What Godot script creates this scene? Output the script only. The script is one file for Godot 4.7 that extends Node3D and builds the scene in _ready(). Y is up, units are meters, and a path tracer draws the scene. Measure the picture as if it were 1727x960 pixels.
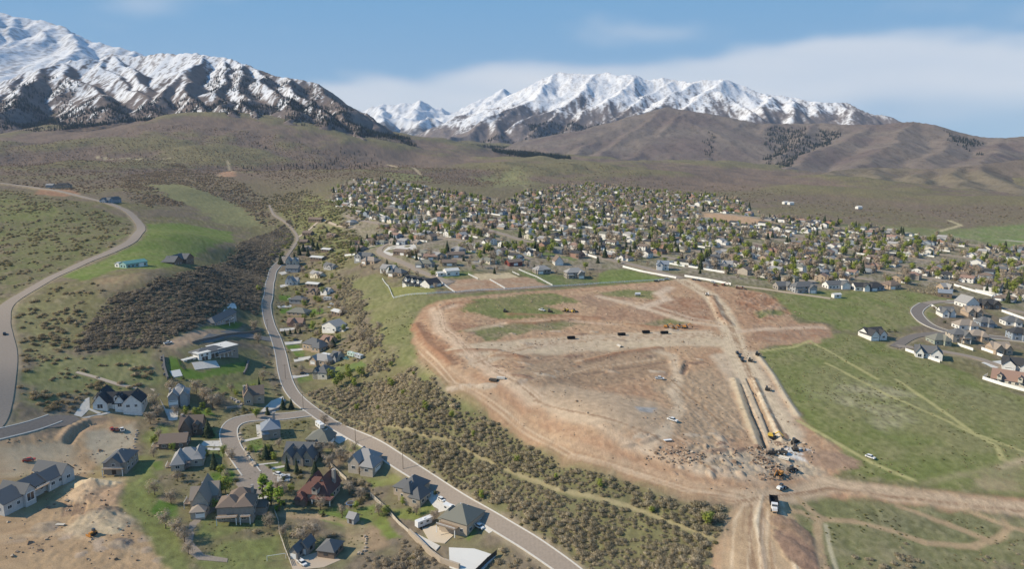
extends Node3D
# An aerial view over a hillside town: a graded building site on a bench, houses along a canyon road, snowy mountains behind.
# y is up, metres; the camera looks along -z.
var rng := RandomNumberGenerator.new()
var n_fine := FastNoiseLite.new()
var n_mid := FastNoiseLite.new()
var n_big := FastNoiseLite.new()
var M := {}
var used_names := {}
func rnd(a: float, b: float) -> float:
	return rng.randf_range(a, b)
func _ready() -> void:
	rng.seed = 77
	for p in [[n_fine, 0.22, 3], [n_mid, 0.035, 3], [n_big, 0.006, 3]]:
		p[0].noise_type = FastNoiseLite.TYPE_SIMPLEX_SMOOTH
		p[0].seed = 11
		p[0].frequency = p[1]
		p[0].fractal_octaves = p[2]
	# camera
	var cam := Camera3D.new()
	cam.name = "camera"
	cam.fov = 42.54
	cam.near = 1.0
	cam.far = 30000.0
	cam.position = Vector3(0, 150, 0)
	cam.rotation_degrees = Vector3(-10.57, 0, 0)
	add_child(cam)
	cam.current = true
	# sky and air
	var env := Environment.new()
	env.background_mode = Environment.BG_SKY
	env.sky = Sky.new()
	env.sky.sky_material = make_sky()
	env.background_energy_multiplier = 0.88
	env.tonemap_mode = Environment.TONE_MAPPER_LINEAR
	env.tonemap_exposure = 1.18
	env.sdfgi_enabled = true
	env.ssao_enabled = true
	env.ssil_enabled = true
	env.fog_enabled = true
	env.fog_density = 0.000033
	env.fog_light_color = Color(0.72, 0.82, 0.95)
	var we := WorldEnvironment.new()
	we.name = "world_environment"
	we.environment = env
	add_child(we)
	# the sun stands to the left, a little behind the mountains' line of sight
	var sun := DirectionalLight3D.new()
	sun.name = "sun"
	sun.light_color = Color(1.0, 0.95, 0.86)
	sun.light_energy = 1.6
	sun.light_angular_distance = 0.5
	sun.shadow_enabled = true
	add_child(sun)
	sun.look_at_from_position(Vector3(-0.81, 0.585, 0.06) * 100.0, Vector3.ZERO)
	make_materials()
	make_height_grid()
	build_ground()
	build_mountains()
	make_house_meshes()
	make_tree_kits()
	build_roads()
	build_near_houses()
	build_fences()
	build_vehicles()
	build_near_trees()
	build_mountain_conifers()
	build_town()
	build_ground_mesh()
	build_undergrowth()
func make_sky() -> PanoramaSkyMaterial:
	var w := 1024
	var h := 512
	var im := Image.create(w, h, false, Image.FORMAT_RGBF)
	var wisps := FastNoiseLite.new()
	wisps.seed = 5
	wisps.frequency = 1.0
	wisps.fractal_octaves = 5
	var soft := FastNoiseLite.new()
	soft.seed = 9
	soft.frequency = 1.0
	soft.fractal_octaves = 4
	for j in h:
		var el := (0.5 - (j + 0.5) / h) * PI
		for i in w:
			var az := wrapf((i + 0.5) / w * TAU, -PI, PI)          # 0 straight ahead of the camera
			var e := maxf(el, 0.0)
			var deg := rad_to_deg(e)
			var t := 1.0 - exp(-deg / 8.0)
			var c := Vector3(0.42, 0.585, 0.73).lerp(Vector3(0.10, 0.325, 0.615), t)
			c = c.lerp(Vector3(0.07, 0.22, 0.52), smoothstep(12.0, 70.0, deg))
			# a broad bank of high cloud, thinning upwards into wisps
			var dir := Vector3(sin(az) * cos(e), sin(e), -cos(az) * cos(e))
			var p := Vector3(dir.x * 2.2, dir.y * 9.0, dir.z * 2.2)
			var n := wisps.get_noise_3d(p.x * 1.3, p.y, p.z * 1.3)
			var n2 := soft.get_noise_3d(dir.x * 1.6 + 7.0, dir.y * 14.0 + dir.x * 1.2, dir.z * 1.6)
			var top := 5.6 + 1.7 * n2 + 0.8 * sin(az * 3.0 + 0.6) + 0.6 * smoothstep(0.15, 0.6, az) - 1.6 * smoothstep(-0.25, -0.6, az)
			var low := 1.2 + 1.8 * smoothstep(0.1, 0.5, az) + 1.2 * n2
			var bank := (1.0 - smoothstep(top - 0.7, top + 0.5, deg + n * 1.9)) * smoothstep(low - 2.2, low + 1.2, deg + n)
			bank *= 0.78 + 0.4 * n2
			bank *= smoothstep(-0.62, -0.15, az) * 0.55 + 0.45
			var wisp := smoothstep(0.12, 0.75, n + 0.5 * n2) * smoothstep(6.0, 9.0, deg) * (1.0 - smoothstep(25.0, 50.0, deg)) * 0.42
			var k := clampf(maxf(bank * 0.92, wisp), 0.0, 1.0)
			c = c.lerp(Vector3(0.84, 0.85, 0.87), k)
			if el < 0.0:
				c = Vector3(0.2, 0.19, 0.17)
			im.set_pixel(i, j, Color(c.x, c.y, c.z))
	var m := PanoramaSkyMaterial.new()
	m.panorama = ImageTexture.create_from_image(im)
	return m
# materials
func noise_tex(size: int, freq: float, lo: float, hi: float, octaves := 4, seed_ := 1) -> ImageTexture:
	var n := FastNoiseLite.new()
	n.seed = seed_
	n.frequency = freq
	n.fractal_octaves = octaves
	var im := n.get_seamless_image(size, size, false, false, 0.15, true)
	im.convert(Image.FORMAT_RGB8)
	var d := im.get_data()
	var table := PackedByteArray()
	for v in 256:
		var l := clampf(lo + (hi - lo) * v / 255.0, 0.0, 1.0)
		table.append(int(Color(l, l, l).linear_to_srgb().r * 255.0))
	for i in d.size():
		d[i] = table[d[i]]
	return ImageTexture.create_from_image(Image.create_from_data(size, size, false, Image.FORMAT_RGB8, d))
func mat(called: String, c: Color, rough := 0.85, tex: Texture2D = null, scale := 0.1, vertex := false) -> StandardMaterial3D:
	var m := StandardMaterial3D.new()
	m.resource_name = called
	m.albedo_color = c.linear_to_srgb()
	m.roughness = rough
	m.metallic_specular = 0.3
	if tex:
		m.albedo_texture = tex
		m.uv1_triplanar = true
		m.uv1_world_triplanar = true
		m.uv1_scale = Vector3.ONE * scale
	m.vertex_color_use_as_albedo = vertex
	M[called] = m
	return m
func make_materials() -> void:
	var grain := noise_tex(1024, 0.05, 0.62, 1.2, 5, 3)
	var soft := noise_tex(256, 0.02, 0.80, 1.08, 4, 8)
	var g := mat("ground", Color.WHITE, 0.95, grain, 1.0 / 36.0, true)
	g.metallic_specular = 0.1
	g.detail_enabled = true
	g.detail_albedo = soft
	g.detail_blend_mode = BaseMaterial3D.BLEND_MODE_MUL
	g.uv2_triplanar = true
	g.uv2_world_triplanar = true
	g.uv2_scale = Vector3.ONE / 173.0
	var mt := mat("mountain", Color.WHITE, 0.95, noise_tex(512, 0.05, 0.55, 1.2, 5, 4), 1.0 / 210.0, true)
	mt.metallic_specular = 0.1
	mat("asphalt",Color(0.30,0.245,0.195),0.95,soft,1.0 / 7.0)
	mat("new_asphalt",Color(0.20,0.17,0.145),0.95,soft,1.0 / 9.0)
	mat("concrete",Color(0.56,0.52,0.46),0.85,soft,1.0 / 6.0)
	mat("dirt_road",Color(0.50,0.40,0.30),0.95,grain,1.0 / 11.0)
	mat("twigs",Color.WHITE,0.95,null,0.1,true).metallic_specular = 0.1
	M["twigs"].backlight_enabled = true
	M["twigs"].backlight = Color(0.8, 0.75, 0.66)
	mat("leaves",Color.WHITE,0.8,null,0.1,true).metallic_specular = 0.15
	M["leaves"].backlight_enabled = true
	M["leaves"].backlight = Color(0.35, 0.4, 0.15)
	mat("pale_grey",Color(0.520,0.510,0.490),.85,soft,1.0 / 8.0)
	mat("white",Color(0.740,0.720,0.680),.85,soft,1.0 / 8.0)
	mat("cream",Color(0.620,0.570,0.470),.85,soft,1.0 / 8.0)
	mat("tan",Color(0.440,0.340,0.250),.85,soft,1.0 / 8.0)
	mat("beige",Color(0.460,0.400,0.330),.85,soft,1.0 / 8.0)
	mat("grey",Color(0.360,0.360,0.360),.85,soft,1.0 / 8.0)
	mat("blue_grey",Color(0.270,0.310,0.360),.85,soft,1.0 / 8.0)
	mat("brick",Color(0.360,0.220,0.170),.85,soft,1.0 / 8.0)
	mat("taupe",Color(0.320,0.285,0.250),.85,soft,1.0 / 8.0)
	mat("brown_wall",Color(0.200,0.150,0.115),.85,soft,1.0 / 8.0)
	mat("sandstone",Color(0.430,0.350,0.265),.85,soft,1.0 / 8.0)
	mat("sage",Color(0.300,0.330,0.270),.85,soft,1.0 / 8.0)
	mat("red_wall",Color(0.240,0.070,0.055),.85,soft,1.0 / 8.0)
	mat("teal_wall",Color(0.300,0.450,0.430),.85,soft,1.0 / 8.0)
	mat("charcoal",Color(0.060,0.060,0.062),.9,grain,1.0 / 5.0)
	mat("slate",Color(0.150,0.150,0.150),.9,grain,1.0 / 5.0)
	mat("brown",Color(0.205,0.155,0.122),.9,grain,1.0 / 5.0)
	mat("grey_roof",Color(0.330,0.315,0.300),.9,grain,1.0 / 5.0)
	mat("olive_roof",Color(0.205,0.200,0.165),.9,grain,1.0 / 5.0)
	mat("rust_roof",Color(0.300,0.195,0.150),.9,grain,1.0 / 5.0)
	mat("red_roof",Color(0.170,0.085,0.068),.9,grain,1.0 / 5.0)
	mat("blue_roof",Color(0.240,0.265,0.300),.9,grain,1.0 / 5.0)
	mat("taupe_roof",Color(0.320,0.265,0.215),.9,grain,1.0 / 5.0)
	mat("teal",Color(0.130,0.300,0.285),.9,soft,1.0 / 5.0)
	mat("trim",Color(0.780,0.770,0.740),0.60)
	mat("dark_door",Color(0.060,0.050,0.045),0.60)
	mat("deck",Color(0.240,0.180,0.130),0.80)
	mat("stone",Color(0.320,0.290,0.260),0.90)
	mat("dark_stone",Color(0.150,0.140,0.130),0.90)
	mat("rubber",Color(0.025,0.025,0.025),0.90)
	mat("metal",Color(0.450,0.460,0.480),0.40)
	mat("dark",Color(0.075,0.065,0.055),0.75)
	mat("black_metal",Color(0.018,0.018,0.020),0.55)
	mat("vinyl",Color(0.800,0.790,0.760),0.50)
	mat("wood",Color(0.250,0.190,0.140),0.85)
	mat("pale_wood",Color(0.500,0.440,0.360),0.85)
	mat("white_pad",Color(0.560,0.545,0.510),0.80)
	mat("patio",Color(0.500,0.420,0.320),0.85)
	mat("dark_slab",Color(0.160,0.155,0.150),0.85)
	mat("blue_pad",Color(0.100,0.170,0.300),0.60)
	mat("white_paint",Color(0.680,0.670,0.650),0.40)
	mat("silver_paint",Color(0.420,0.430,0.440),0.30)
	mat("red_paint",Color(0.340,0.050,0.040),0.35)
	mat("rust_paint",Color(0.240,0.100,0.060),0.50)
	mat("orange_paint",Color(0.500,0.220,0.050),0.45)
	mat("yellow_paint",Color(0.600,0.400,0.060),0.45)
	mat("black_paint",Color(0.020,0.020,0.022),0.30)
	mat("sage_paint",Color(0.420,0.520,0.450),0.40)
	mat("vertex_paint",Color.WHITE,0.85,null,0.1,true)
	mat("pane",Color(0.035,0.045,0.055),0.12).metallic_specular = 0.6
# terrain
const KNOT_SCALE := 500.0
const GX0 := -3600.0
const GZ0 := -5600.0
const GSTEP := 40.0
const GNX := 181
const GNZ := 146
var hgrid := PackedFloat32Array()
func make_height_grid() -> void:
	var kx := PackedFloat32Array()
	var kd := PackedFloat32Array()
	var kh := PackedFloat32Array()
	for k in KNOTS:
		kx.append(k[0] / KNOT_SCALE)
		kd.append(k[1] / KNOT_SCALE)
		kh.append(k[2])
	var n := kx.size()
	# thin-plate spline through surveyed spot heights, solved by elimination
	var m := n + 3
	var a: Array[PackedFloat64Array] = []
	for i in m:
		var row := PackedFloat64Array()
		row.resize(m + 1)
		if i < n:
			for j in n:
				var r2 := (kx[i] - kx[j]) ** 2 + (kd[i] - kd[j]) ** 2
				row[j] = 2e-4 if i == j else 0.5 * r2 * log(maxf(r2, 1e-9))
			row[n] = 1.0
			row[n + 1] = kx[i]
			row[n + 2] = kd[i]
			row[m] = kh[i]
		else:
			for j in n:
				row[j] = [1.0, kx[j], kd[j]][i - n]
		a.append(row)
	for c in m:
		var best := c
		for r in range(c + 1, m):
			if absf(a[r][c]) > absf(a[best][c]):
				best = r
		var swap := a[c]
		a[c] = a[best]
		a[best] = swap
		var pivot := a[c]
		for r in range(c + 1, m):
			var row := a[r]
			var f := row[c] / pivot[c]
			if f != 0.0:
				for j in range(c, m + 1):
					row[j] -= f * pivot[j]
				a[r] = row
	var w := PackedFloat64Array()
	w.resize(m)
	for c in range(m - 1, -1, -1):
		var s := a[c][m]
		for j in range(c + 1, m):
			s -= a[c][j] * w[j]
		w[c] = s / a[c][c]
	hgrid.resize(GNX * GNZ)
	for j in GNZ:
		var d := -(GZ0 + j * GSTEP) / KNOT_SCALE
		for i in GNX:
			var x := (GX0 + i * GSTEP) / KNOT_SCALE
			var h := w[n] + w[n + 1] * x + w[n + 2] * d
			for k in n:
				var r2 := (x - kx[k]) ** 2 + (d - kd[k]) ** 2 + 1e-9
				h += w[k] * 0.5 * r2 * log(r2)
			hgrid[j * GNX + i] = h
func cubic(a: float, b: float, c: float, d: float, t: float) -> float:
	return b + 0.5 * t * (c - a + t * (2.0 * a - 5.0 * b + 4.0 * c - d + t * (3.0 * (b - c) + d - a)))
func gh(x: float, z: float) -> float:
	var u := clampf((x - GX0) / GSTEP, 1.0, GNX - 2.001)
	var v := clampf((z - GZ0) / GSTEP, 1.0, GNZ - 2.001)
	var i := int(u)
	var j := int(v)
	var fu := u - i
	var fv := v - j
	var o := (j - 1) * GNX + i
	var r0 := cubic(hgrid[o - 1], hgrid[o], hgrid[o + 1], hgrid[o + 2], fu)
	o += GNX
	var r1 := cubic(hgrid[o - 1], hgrid[o], hgrid[o + 1], hgrid[o + 2], fu)
	o += GNX
	var r2 := cubic(hgrid[o - 1], hgrid[o], hgrid[o + 1], hgrid[o + 2], fu)
	o += GNX
	var r3 := cubic(hgrid[o - 1], hgrid[o], hgrid[o + 1], hgrid[o + 2], fu)
	return cubic(r0, r1, r2, r3, fv)
# the ground sheet: rings that lie closer together where the land is near
var ga := PackedFloat32Array()
var gr := PackedFloat32Array()
var gx := PackedFloat32Array()
var gz := PackedFloat32Array()
var gy := PackedFloat32Array()
var rel := PackedFloat32Array()
var nf := PackedFloat32Array()
var nm := PackedFloat32Array()
var nb := PackedFloat32Array()
var gcol := PackedColorArray()
var gcls := PackedByteArray()
var bare := PackedByteArray()     # 1 where no brush may grow
var NA := 0
var NR := 0
const CLASSES := ["ground","construction_ground","grass_field","lawn_ground"]
func idx_r(r: float) -> int:
	return clampi(gr.bsearch(r), 0, NR - 1)
func idx_a(a: float) -> int:
	return clampi(ga.bsearch(a), 0, NA - 1)
func is_bare(x: float, z: float) -> bool:
	return bare[idx_r(sqrt(x * x + z * z)) * NA + idx_a(atan2(x, -z))] == 1
func relief(x: float, z: float) -> float:
	return rel[idx_r(sqrt(x * x + z * z)) * NA + idx_a(atan2(x, -z))]
func build_ground() -> void:
	var a := -78.0
	while a <= 78.0:
		ga.append(deg_to_rad(a))
		a += 0.085 if absf(a + 0.02) < 37.0 else 1.5
	var r := 25.0
	while r < 5500.0:
		gr.append(r)
		r += 12.0 if r < 205.0 else minf(1.25 * r * r / 95000.0, 2.0 + r * 0.009)
	NA = ga.size()
	NR = gr.size()
	var n := NA * NR
	for arr in [gx, gz, gy, rel, nf, nm, nb]:
		arr.resize(n)
	gcol.resize(n)
	gcls.resize(n)
	bare.resize(n)
	var sn := PackedFloat32Array()
	var cs := PackedFloat32Array()
	for i in NA:
		sn.append(sin(ga[i]))
		cs.append(cos(ga[i]))
	var olive := Color(0.200, 0.180, 0.092)
	var brown := Color(0.215, 0.172, 0.122)
	var dry := Color(0.30, 0.255, 0.155)
	var far_brown := Color(0.20, 0.15, 0.115)
	for j in NR:
		var rr := gr[j]
		var ff := smoothstep(900.0, 2200.0, rr)
		var gully := smoothstep(1300.0, 2600.0, rr) * 7.0
		for i in NA:
			var k := j * NA + i
			var x := rr * sn[i]
			var z := -rr * cs[i]
			gx[k] = x
			gz[k] = z
			var f := n_fine.get_noise_2d(x, z)
			var m := n_mid.get_noise_2d(x, z)
			var b := n_big.get_noise_2d(x, z)
			nf[k] = f
			nm[k] = m
			nb[k] = b
			gy[k] = gh(x, z)
			rel[k] = f * 0.25 + m * 0.7 + gully * b
			var vast := 0.0
			if rr > 800.0:
				vast = n_big.get_noise_2d(x * 0.23 + 300.0, z * 0.23) * smoothstep(800.0, 2000.0, rr)
			rel[k] += vast * 30.0 * smoothstep(1300.0, 2200.0, rr)
			var c := olive.lerp(brown, smoothstep(-0.25, 0.35, m * 0.6 + b * 0.8))
			c = c.lerp(dry, smoothstep(0.15, 0.6, f * 0.5 + m * 0.5 - b * 0.3) * 0.5)
			if ff > 0.0:
				c = c.lerp(far_brown.lerp(olive, smoothstep(-0.05, 0.4, vast * 1.3 + b * 0.5 + m * 0.2) * 0.75), ff)
			gcol[k] = c * (1.0 + 0.25 * f)
	paint_everything()
func build_ground_mesh() -> void:
	var n := NA * NR
	var st: Array[PackedInt32Array] = []
	for c in CLASSES:
		st.append(PackedInt32Array())
	for j in NR - 1:
		for i in NA - 1:
			var k := j * NA + i
			var c: int = gcls[k]
			st[c].append_array(PackedInt32Array([k, k + NA, k + 1, k + 1, k + NA, k + NA + 1]))
	# smooth normals over the whole sheet, shared by its pieces
	var pos := PackedVector3Array()
	pos.resize(n)
	for k in n:
		pos[k] = Vector3(gx[k], gy[k] + rel[k], gz[k])
	var nor := PackedVector3Array()
	nor.resize(n)
	for j in NR:
		var j0 := maxi(j - 1, 0) * NA
		var j1 := mini(j + 1, NR - 1) * NA
		for i in NA:
			var du := pos[j * NA + mini(i + 1, NA - 1)] - pos[j * NA + maxi(i - 1, 0)]
			var dv := pos[j1 + i] - pos[j0 + i]
			nor[j * NA + i] = du.cross(dv).normalized() if du.cross(dv).y > 0.0 else dv.cross(du).normalized()
	for c in CLASSES.size():
		var remap := PackedInt32Array()
		remap.resize(n)
		remap.fill(-1)
		var vp := PackedVector3Array()
		var vn := PackedVector3Array()
		var vc := PackedColorArray()
		var ix: PackedInt32Array = st[c]
		for q in ix.size():
			var k := ix[q]
			if remap[k] < 0:
				remap[k] = vp.size()
				vp.append(pos[k])
				vn.append(nor[k])
				vc.append(gcol[k])
			ix[q] = remap[k]
		if vp.is_empty():
			continue
		var arr := []
		arr.resize(Mesh.ARRAY_MAX)
		arr[Mesh.ARRAY_VERTEX] = vp
		arr[Mesh.ARRAY_NORMAL] = vn
		arr[Mesh.ARRAY_COLOR] = vc
		arr[Mesh.ARRAY_INDEX] = ix
		var mesh := ArrayMesh.new()
		mesh.add_surface_from_arrays(Mesh.PRIMITIVE_TRIANGLES, arr)
		structure(CLASSES[c], mesh, M["ground"])
func structure(called: String, mesh: Mesh, material: Material, at := Vector3.ZERO) -> MeshInstance3D:
	var o := MeshInstance3D.new()
	o.name = numbered(called)
	o.mesh = mesh
	o.material_override = material
	o.position = at
	o.set_meta("kind", "structure")
	add_child(o, true)
	return o
func numbered(called: String) -> String:
	var k: int = used_names.get(called, 0)
	used_names[called] = k + 1
	return called if k == 0 else "%s_%03d" % [called, k]
# signed distance to a polygon given as [x, z, x, z ...]; below zero inside
func poly_sd(p: PackedFloat32Array, x: float, z: float) -> float:
	var n := p.size()
	var best := 1e18
	var inside := false
	var xj := p[n - 2]
	var zj := p[n - 1]
	for q in range(0, n, 2):
		var xi := p[q]
		var zi := p[q + 1]
		var ex := xj - xi
		var ez := zj - zi
		var wx := x - xi
		var wz := z - zi
		var t := clampf((wx * ex + wz * ez) / (ex * ex + ez * ez + 1e-9), 0.0, 1.0)
		var dx := wx - ex * t
		var dz := wz - ez * t
		best = minf(best, dx * dx + dz * dz)
		if (zi > z) != (zj > z) and x < (xj - xi) * (z - zi) / (zj - zi) + xi:
			inside = not inside
		xj = xi
		zj = zi
	return -sqrt(best) if inside else sqrt(best)
func window(p: PackedFloat32Array, grow: float) -> PackedInt32Array:
	var a0 := 9.0
	var a1 := -9.0
	var r0 := 1e9
	var r1 := 0.0
	for q in range(0, p.size(), 2):
		var r := sqrt(p[q] * p[q] + p[q + 1] * p[q + 1])
		var a := atan2(p[q], -p[q + 1])
		var da := grow / r
		a0 = minf(a0, a - da)
		a1 = maxf(a1, a + da)
		r0 = minf(r0, r - grow)
		r1 = maxf(r1, r + grow)
	# a straight edge comes nearer to the camera's foot than its two ends do
	var n := p.size()
	for q in range(0, n, 2):
		var ex := p[(q + 2) % n] - p[q]
		var ez := p[(q + 3) % n] - p[q + 1]
		var t := clampf(-(p[q] * ex + p[q + 1] * ez) / (ex * ex + ez * ez + 1e-9), 0.0, 1.0)
		r0 = minf(r0, Vector2(p[q] + ex * t, p[q + 1] + ez * t).length() - grow)
	return PackedInt32Array([idx_a(a0), idx_a(a1), idx_r(r0), idx_r(r1)])
# an area of ground: two colours mixed by noise, a wandering soft edge. cls -1 leaves the object it belongs to; flat 0..1 levels the small bumps, rough adds new ones
func area(pts: Array, ca: Color, cb: Color, soft := 3.0, wander := 4.0, cls := -1, clear := false, flat := 0.0, rough := 0.0, opacity := 1.0, speckle := 0.25) -> void:
	var p := PackedFloat32Array(pts)
	var w := window(p, soft + wander)
	for j in range(w[2], w[3] + 1):
		for i in range(w[0], w[1] + 1):
			var k := j * NA + i
			var sd := poly_sd(p, gx[k], gz[k]) + wander * (nm[k] * 1.2 + nf[k] * 0.6)
			var t := 1.0 - smoothstep(-soft, soft, sd)
			if t <= 0.0:
				continue
			var mix := clampf(0.5 + nm[k] * 0.9 + nf[k] * 0.5 + nb[k] * 0.5, 0.0, 1.0)
			gcol[k] = gcol[k].lerp(ca.lerp(cb, mix) * (1.0 + speckle * nf[k]), t * opacity)
			rel[k] = lerpf(rel[k], rel[k] * (1.0 - flat) + rough * (nf[k] * 0.8 + maxf(nm[k], -0.2) * 1.2), t)
			if t > 0.5:
				if cls >= 0:
					gcls[k] = cls
				if clear:
					bare[k] = 1
# a band along a line; rise lifts (or digs) it with a rounded profile
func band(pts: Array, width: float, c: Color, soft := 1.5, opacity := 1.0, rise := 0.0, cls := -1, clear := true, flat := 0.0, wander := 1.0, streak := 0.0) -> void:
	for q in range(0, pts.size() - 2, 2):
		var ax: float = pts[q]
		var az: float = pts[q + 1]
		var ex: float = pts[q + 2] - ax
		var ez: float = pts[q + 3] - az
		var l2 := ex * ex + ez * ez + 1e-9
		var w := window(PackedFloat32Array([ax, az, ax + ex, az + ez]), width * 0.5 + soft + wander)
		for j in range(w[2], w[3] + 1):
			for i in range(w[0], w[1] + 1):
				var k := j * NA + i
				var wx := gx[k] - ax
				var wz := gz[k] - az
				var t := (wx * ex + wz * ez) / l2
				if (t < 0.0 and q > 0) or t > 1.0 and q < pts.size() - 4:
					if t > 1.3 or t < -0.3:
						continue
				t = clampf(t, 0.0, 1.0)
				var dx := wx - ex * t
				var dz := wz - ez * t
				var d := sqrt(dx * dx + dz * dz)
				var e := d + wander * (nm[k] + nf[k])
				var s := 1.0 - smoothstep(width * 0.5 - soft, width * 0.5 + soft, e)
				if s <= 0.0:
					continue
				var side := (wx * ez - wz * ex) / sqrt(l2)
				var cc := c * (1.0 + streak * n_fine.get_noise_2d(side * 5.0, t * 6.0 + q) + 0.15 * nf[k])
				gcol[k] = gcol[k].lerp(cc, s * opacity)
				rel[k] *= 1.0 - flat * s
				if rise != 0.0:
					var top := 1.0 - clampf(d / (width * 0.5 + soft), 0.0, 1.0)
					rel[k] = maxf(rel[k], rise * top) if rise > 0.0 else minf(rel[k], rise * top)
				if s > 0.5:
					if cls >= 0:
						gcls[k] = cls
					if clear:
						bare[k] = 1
# a heap of earth: a cone with slumped, gullied sides
func heap(x: float, z: float, size: float, high: float, c: Color, long := 1.0, turn := 0.0) -> void:
	var reach := size * maxf(long, 1.0)
	var w := window(PackedFloat32Array([x - 0.1, z, x + 0.1, z]), reach * 1.3)
	for j in range(w[2], w[3] + 1):
		for i in range(w[0], w[1] + 1):
			var k := j * NA + i
			var dx := gx[k] - x
			var dz := gz[k] - z
			var u := (dx * cos(turn) + dz * sin(turn)) / long
			var v := -dx * sin(turn) + dz * cos(turn)
			var d := sqrt(u * u + v * v) / size
			d += 0.22 * nm[k] + 0.18 * nf[k] + 0.08 * n_fine.get_noise_2d(atan2(v, u) * 9.0, x)
			if d < 1.0:
				rel[k] = maxf(rel[k], high * pow(1.0 - d, 0.9))
				gcol[k] = gcol[k].lerp(c * (1.0 + 0.3 * nf[k]), smoothstep(1.0, 0.75, d))
				bare[k] = 1
func heaps(list: Array) -> void:
	var shades := [Color(0.44, 0.33, 0.235), Color(0.34, 0.235, 0.165), Color(0.5, 0.395, 0.29), Color(0.30, 0.195, 0.135)]
	for q in range(0, list.size(), 7):
		heap(list[q], list[q + 1], list[q + 2], list[q + 3], shades[int(list[q + 4])], list[q + 5], list[q + 6])
func paint_everything() -> void:
	paint_a()
	paint_b()
	paint_c()
	paint_d()
	paint_e()
	paint_f()
	paint_g()
func paint_a() -> void:
	area([-833.3,-1197.6,-684.8,-1056,-578.7,-1003.1,-483.5,-918.5,-402,-774.6,-376.6,-695,-378.1,-628.6,-364,-549.6,-359.6,-502.8],Color(.175,.18,.08),Color(.19,.165,.1),8,10)
	area([-718.9,-1031.2,-615.7,-984.5,-556.1,-922.8,-572.2,-877.3,-611.4,-872.2],Color(.19,.2,.08),Color(.21,.19,.1),6,8)
	area([-454.3,-911.5,-449.2,-981.4,-390,-1011.8,-326.5,-855.6,-318.9,-744.6,-295.7,-651.4,-286.7,-579.9,-312.6,-573.3,-316.4,-538.2,-340.5,-550,-358.2,-579.4,-354.9,-625.9,-359.2,-678.6,-372.7,-740.4],Color(.165,.215,.062),Color(.2,.22,.085),3,3,2,true,0.6)
	area([-311.3,-537.1,-282.6,-555.4,-269,-531.3,-275.7,-514.3,-289.7,-512.9],Color(.315,.223,.143),Color(.27,.22,.13),4,5,-1,true)
	area([-714.5,-1436.2,-681.3,-1503.6,-573,-1384.6,-490.8,-1309.6,-405.3,-1158.2,-377.4,-1096.4,-422.8,-1054.5,-498.6,-1165.8,-587.4,-1247.9],Color(.255,.245,.125),Color(.22,.215,.105),10,14,2,true,0,0,0.85)
	area([-261.6,-413.3,-239.4,-416.8,-214.5,-430.7,-198,-397.4,-213.9,-379.4,-234.6,-371.6,-240.6,-351.4,-244.4,-344.1,-263.1,-380.8,-271.6,-407.4],Color(.19,.2,.085),Color(.25,.235,.12),5,8)
	area([-336.1,-480,-331.1,-497.6,-296,-479.6,-265.6,-420.2,-269,-397.8,-285.1,-412.6],Color(.22,.2,.105),Color(.24,.225,.11),6,10)
	area([-195,-435,-175.4,-493.6,-144.9,-424.2,-131.9,-393.2,-191,-400.2],Color(.2,.18,.1),Color(.19,.185,.085),5,6)
	area([-401.1,-1447.3,-270.2,-1269.4,-148.9,-897.4,-181.2,-841.1,-200.1,-803.9,-307.9,-1039.1,-382.2,-1198.7],Color(.25,.24,.105),Color(.21,.2,.09),10,12)
	area([-241.8,-1068.8,-213.5,-1057.7,-186.6,-1027,-176.6,-927.6,-191.2,-932.4,-220.2,-1027.0],Color(.546,.424,.265),Color(.504,.382,.224),3,4,-1,true)
	area([-118.2,-404.4,-127.3,-418.4,-94.7,-424.4,-47.4,-391,-28.4,-357.4,-1,-334.1,34,-288.7,65.9,-263.5,81.9,-253.5,69.4,-234.3,66.3,-221,32.2,-230.9,-16,-288,-82.8,-367.0],Color(.165,.155,.085),Color(.185,.18,.075),4,5,-1,false,0,0,0.75)
	area([-257.8,-412.6,-282.3,-502.8,-270.5,-573.2,-308.1,-813,-344.2,-1135.5,-307.9,-1039.1,-268.1,-788.9,-215.1,-619.2,-208.1,-577.4,-214.7,-492.1,-216.2,-434.5],Color(.135,.13,.07),Color(.15,.135,.085),6,6,-1,false,0,0,0.8)
	area([-152.2,-690.5,-125.7,-683.6,-85.7,-564.7,-59,-555.4,-34.1,-561.5,-6.5,-582.6,146.6,-667.7,136.4,-644.8,17.7,-588.1,-33.1,-543,-66.9,-532.1,-69,-491.2,-60.7,-442.6,-48.3,-405.5,-29.1,-367.2,-8.3,-342.9,-21.6,-345.6,-49.4,-393.4,-83,-464.2,-113.6,-562.0],Color(.195,.2,.085),Color(.235,.22,.11),4,5,2,true)
	area([618,-1089.8,729.8,-1155.6,849.2,-1210.4,914.6,-1214.9,709.5,-935.9,651.2,-952.2,631.4,-1023.2],Color(.185,.235,.085),Color(.23,.235,.12),10,10,2,true)
	area([394,-1165.4,497.8,-1142.1,643.5,-1135.9,717.1,-1134.9,585.1,-1030.2,495.9,-1075.5],Color(.225,.22,.115),Color(.19,.205,.09),8,10)
	area([149.1,-436.9,178.1,-455.8,229.8,-494.4,250.6,-469.9,266.3,-429,282,-384.6,293,-367.2,222.1,-271.8,176.5,-275.3,139.8,-284.7,144.9,-299,139.2,-323.9,143.5,-388.9],Color(.185,.205,.072),Color(.25,.235,.112),3,4,2,true,0.5)
	area([178.7,-406.2,192.1,-394.1,211.2,-379.3,210.7,-355,195.1,-331.9,178.7,-333.5,166,-350.1,166.8,-373.6],Color(.416,.359,.235),Color(.2,.205,.085),10,10,2,true,0,0,0.75,0.9)
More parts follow.
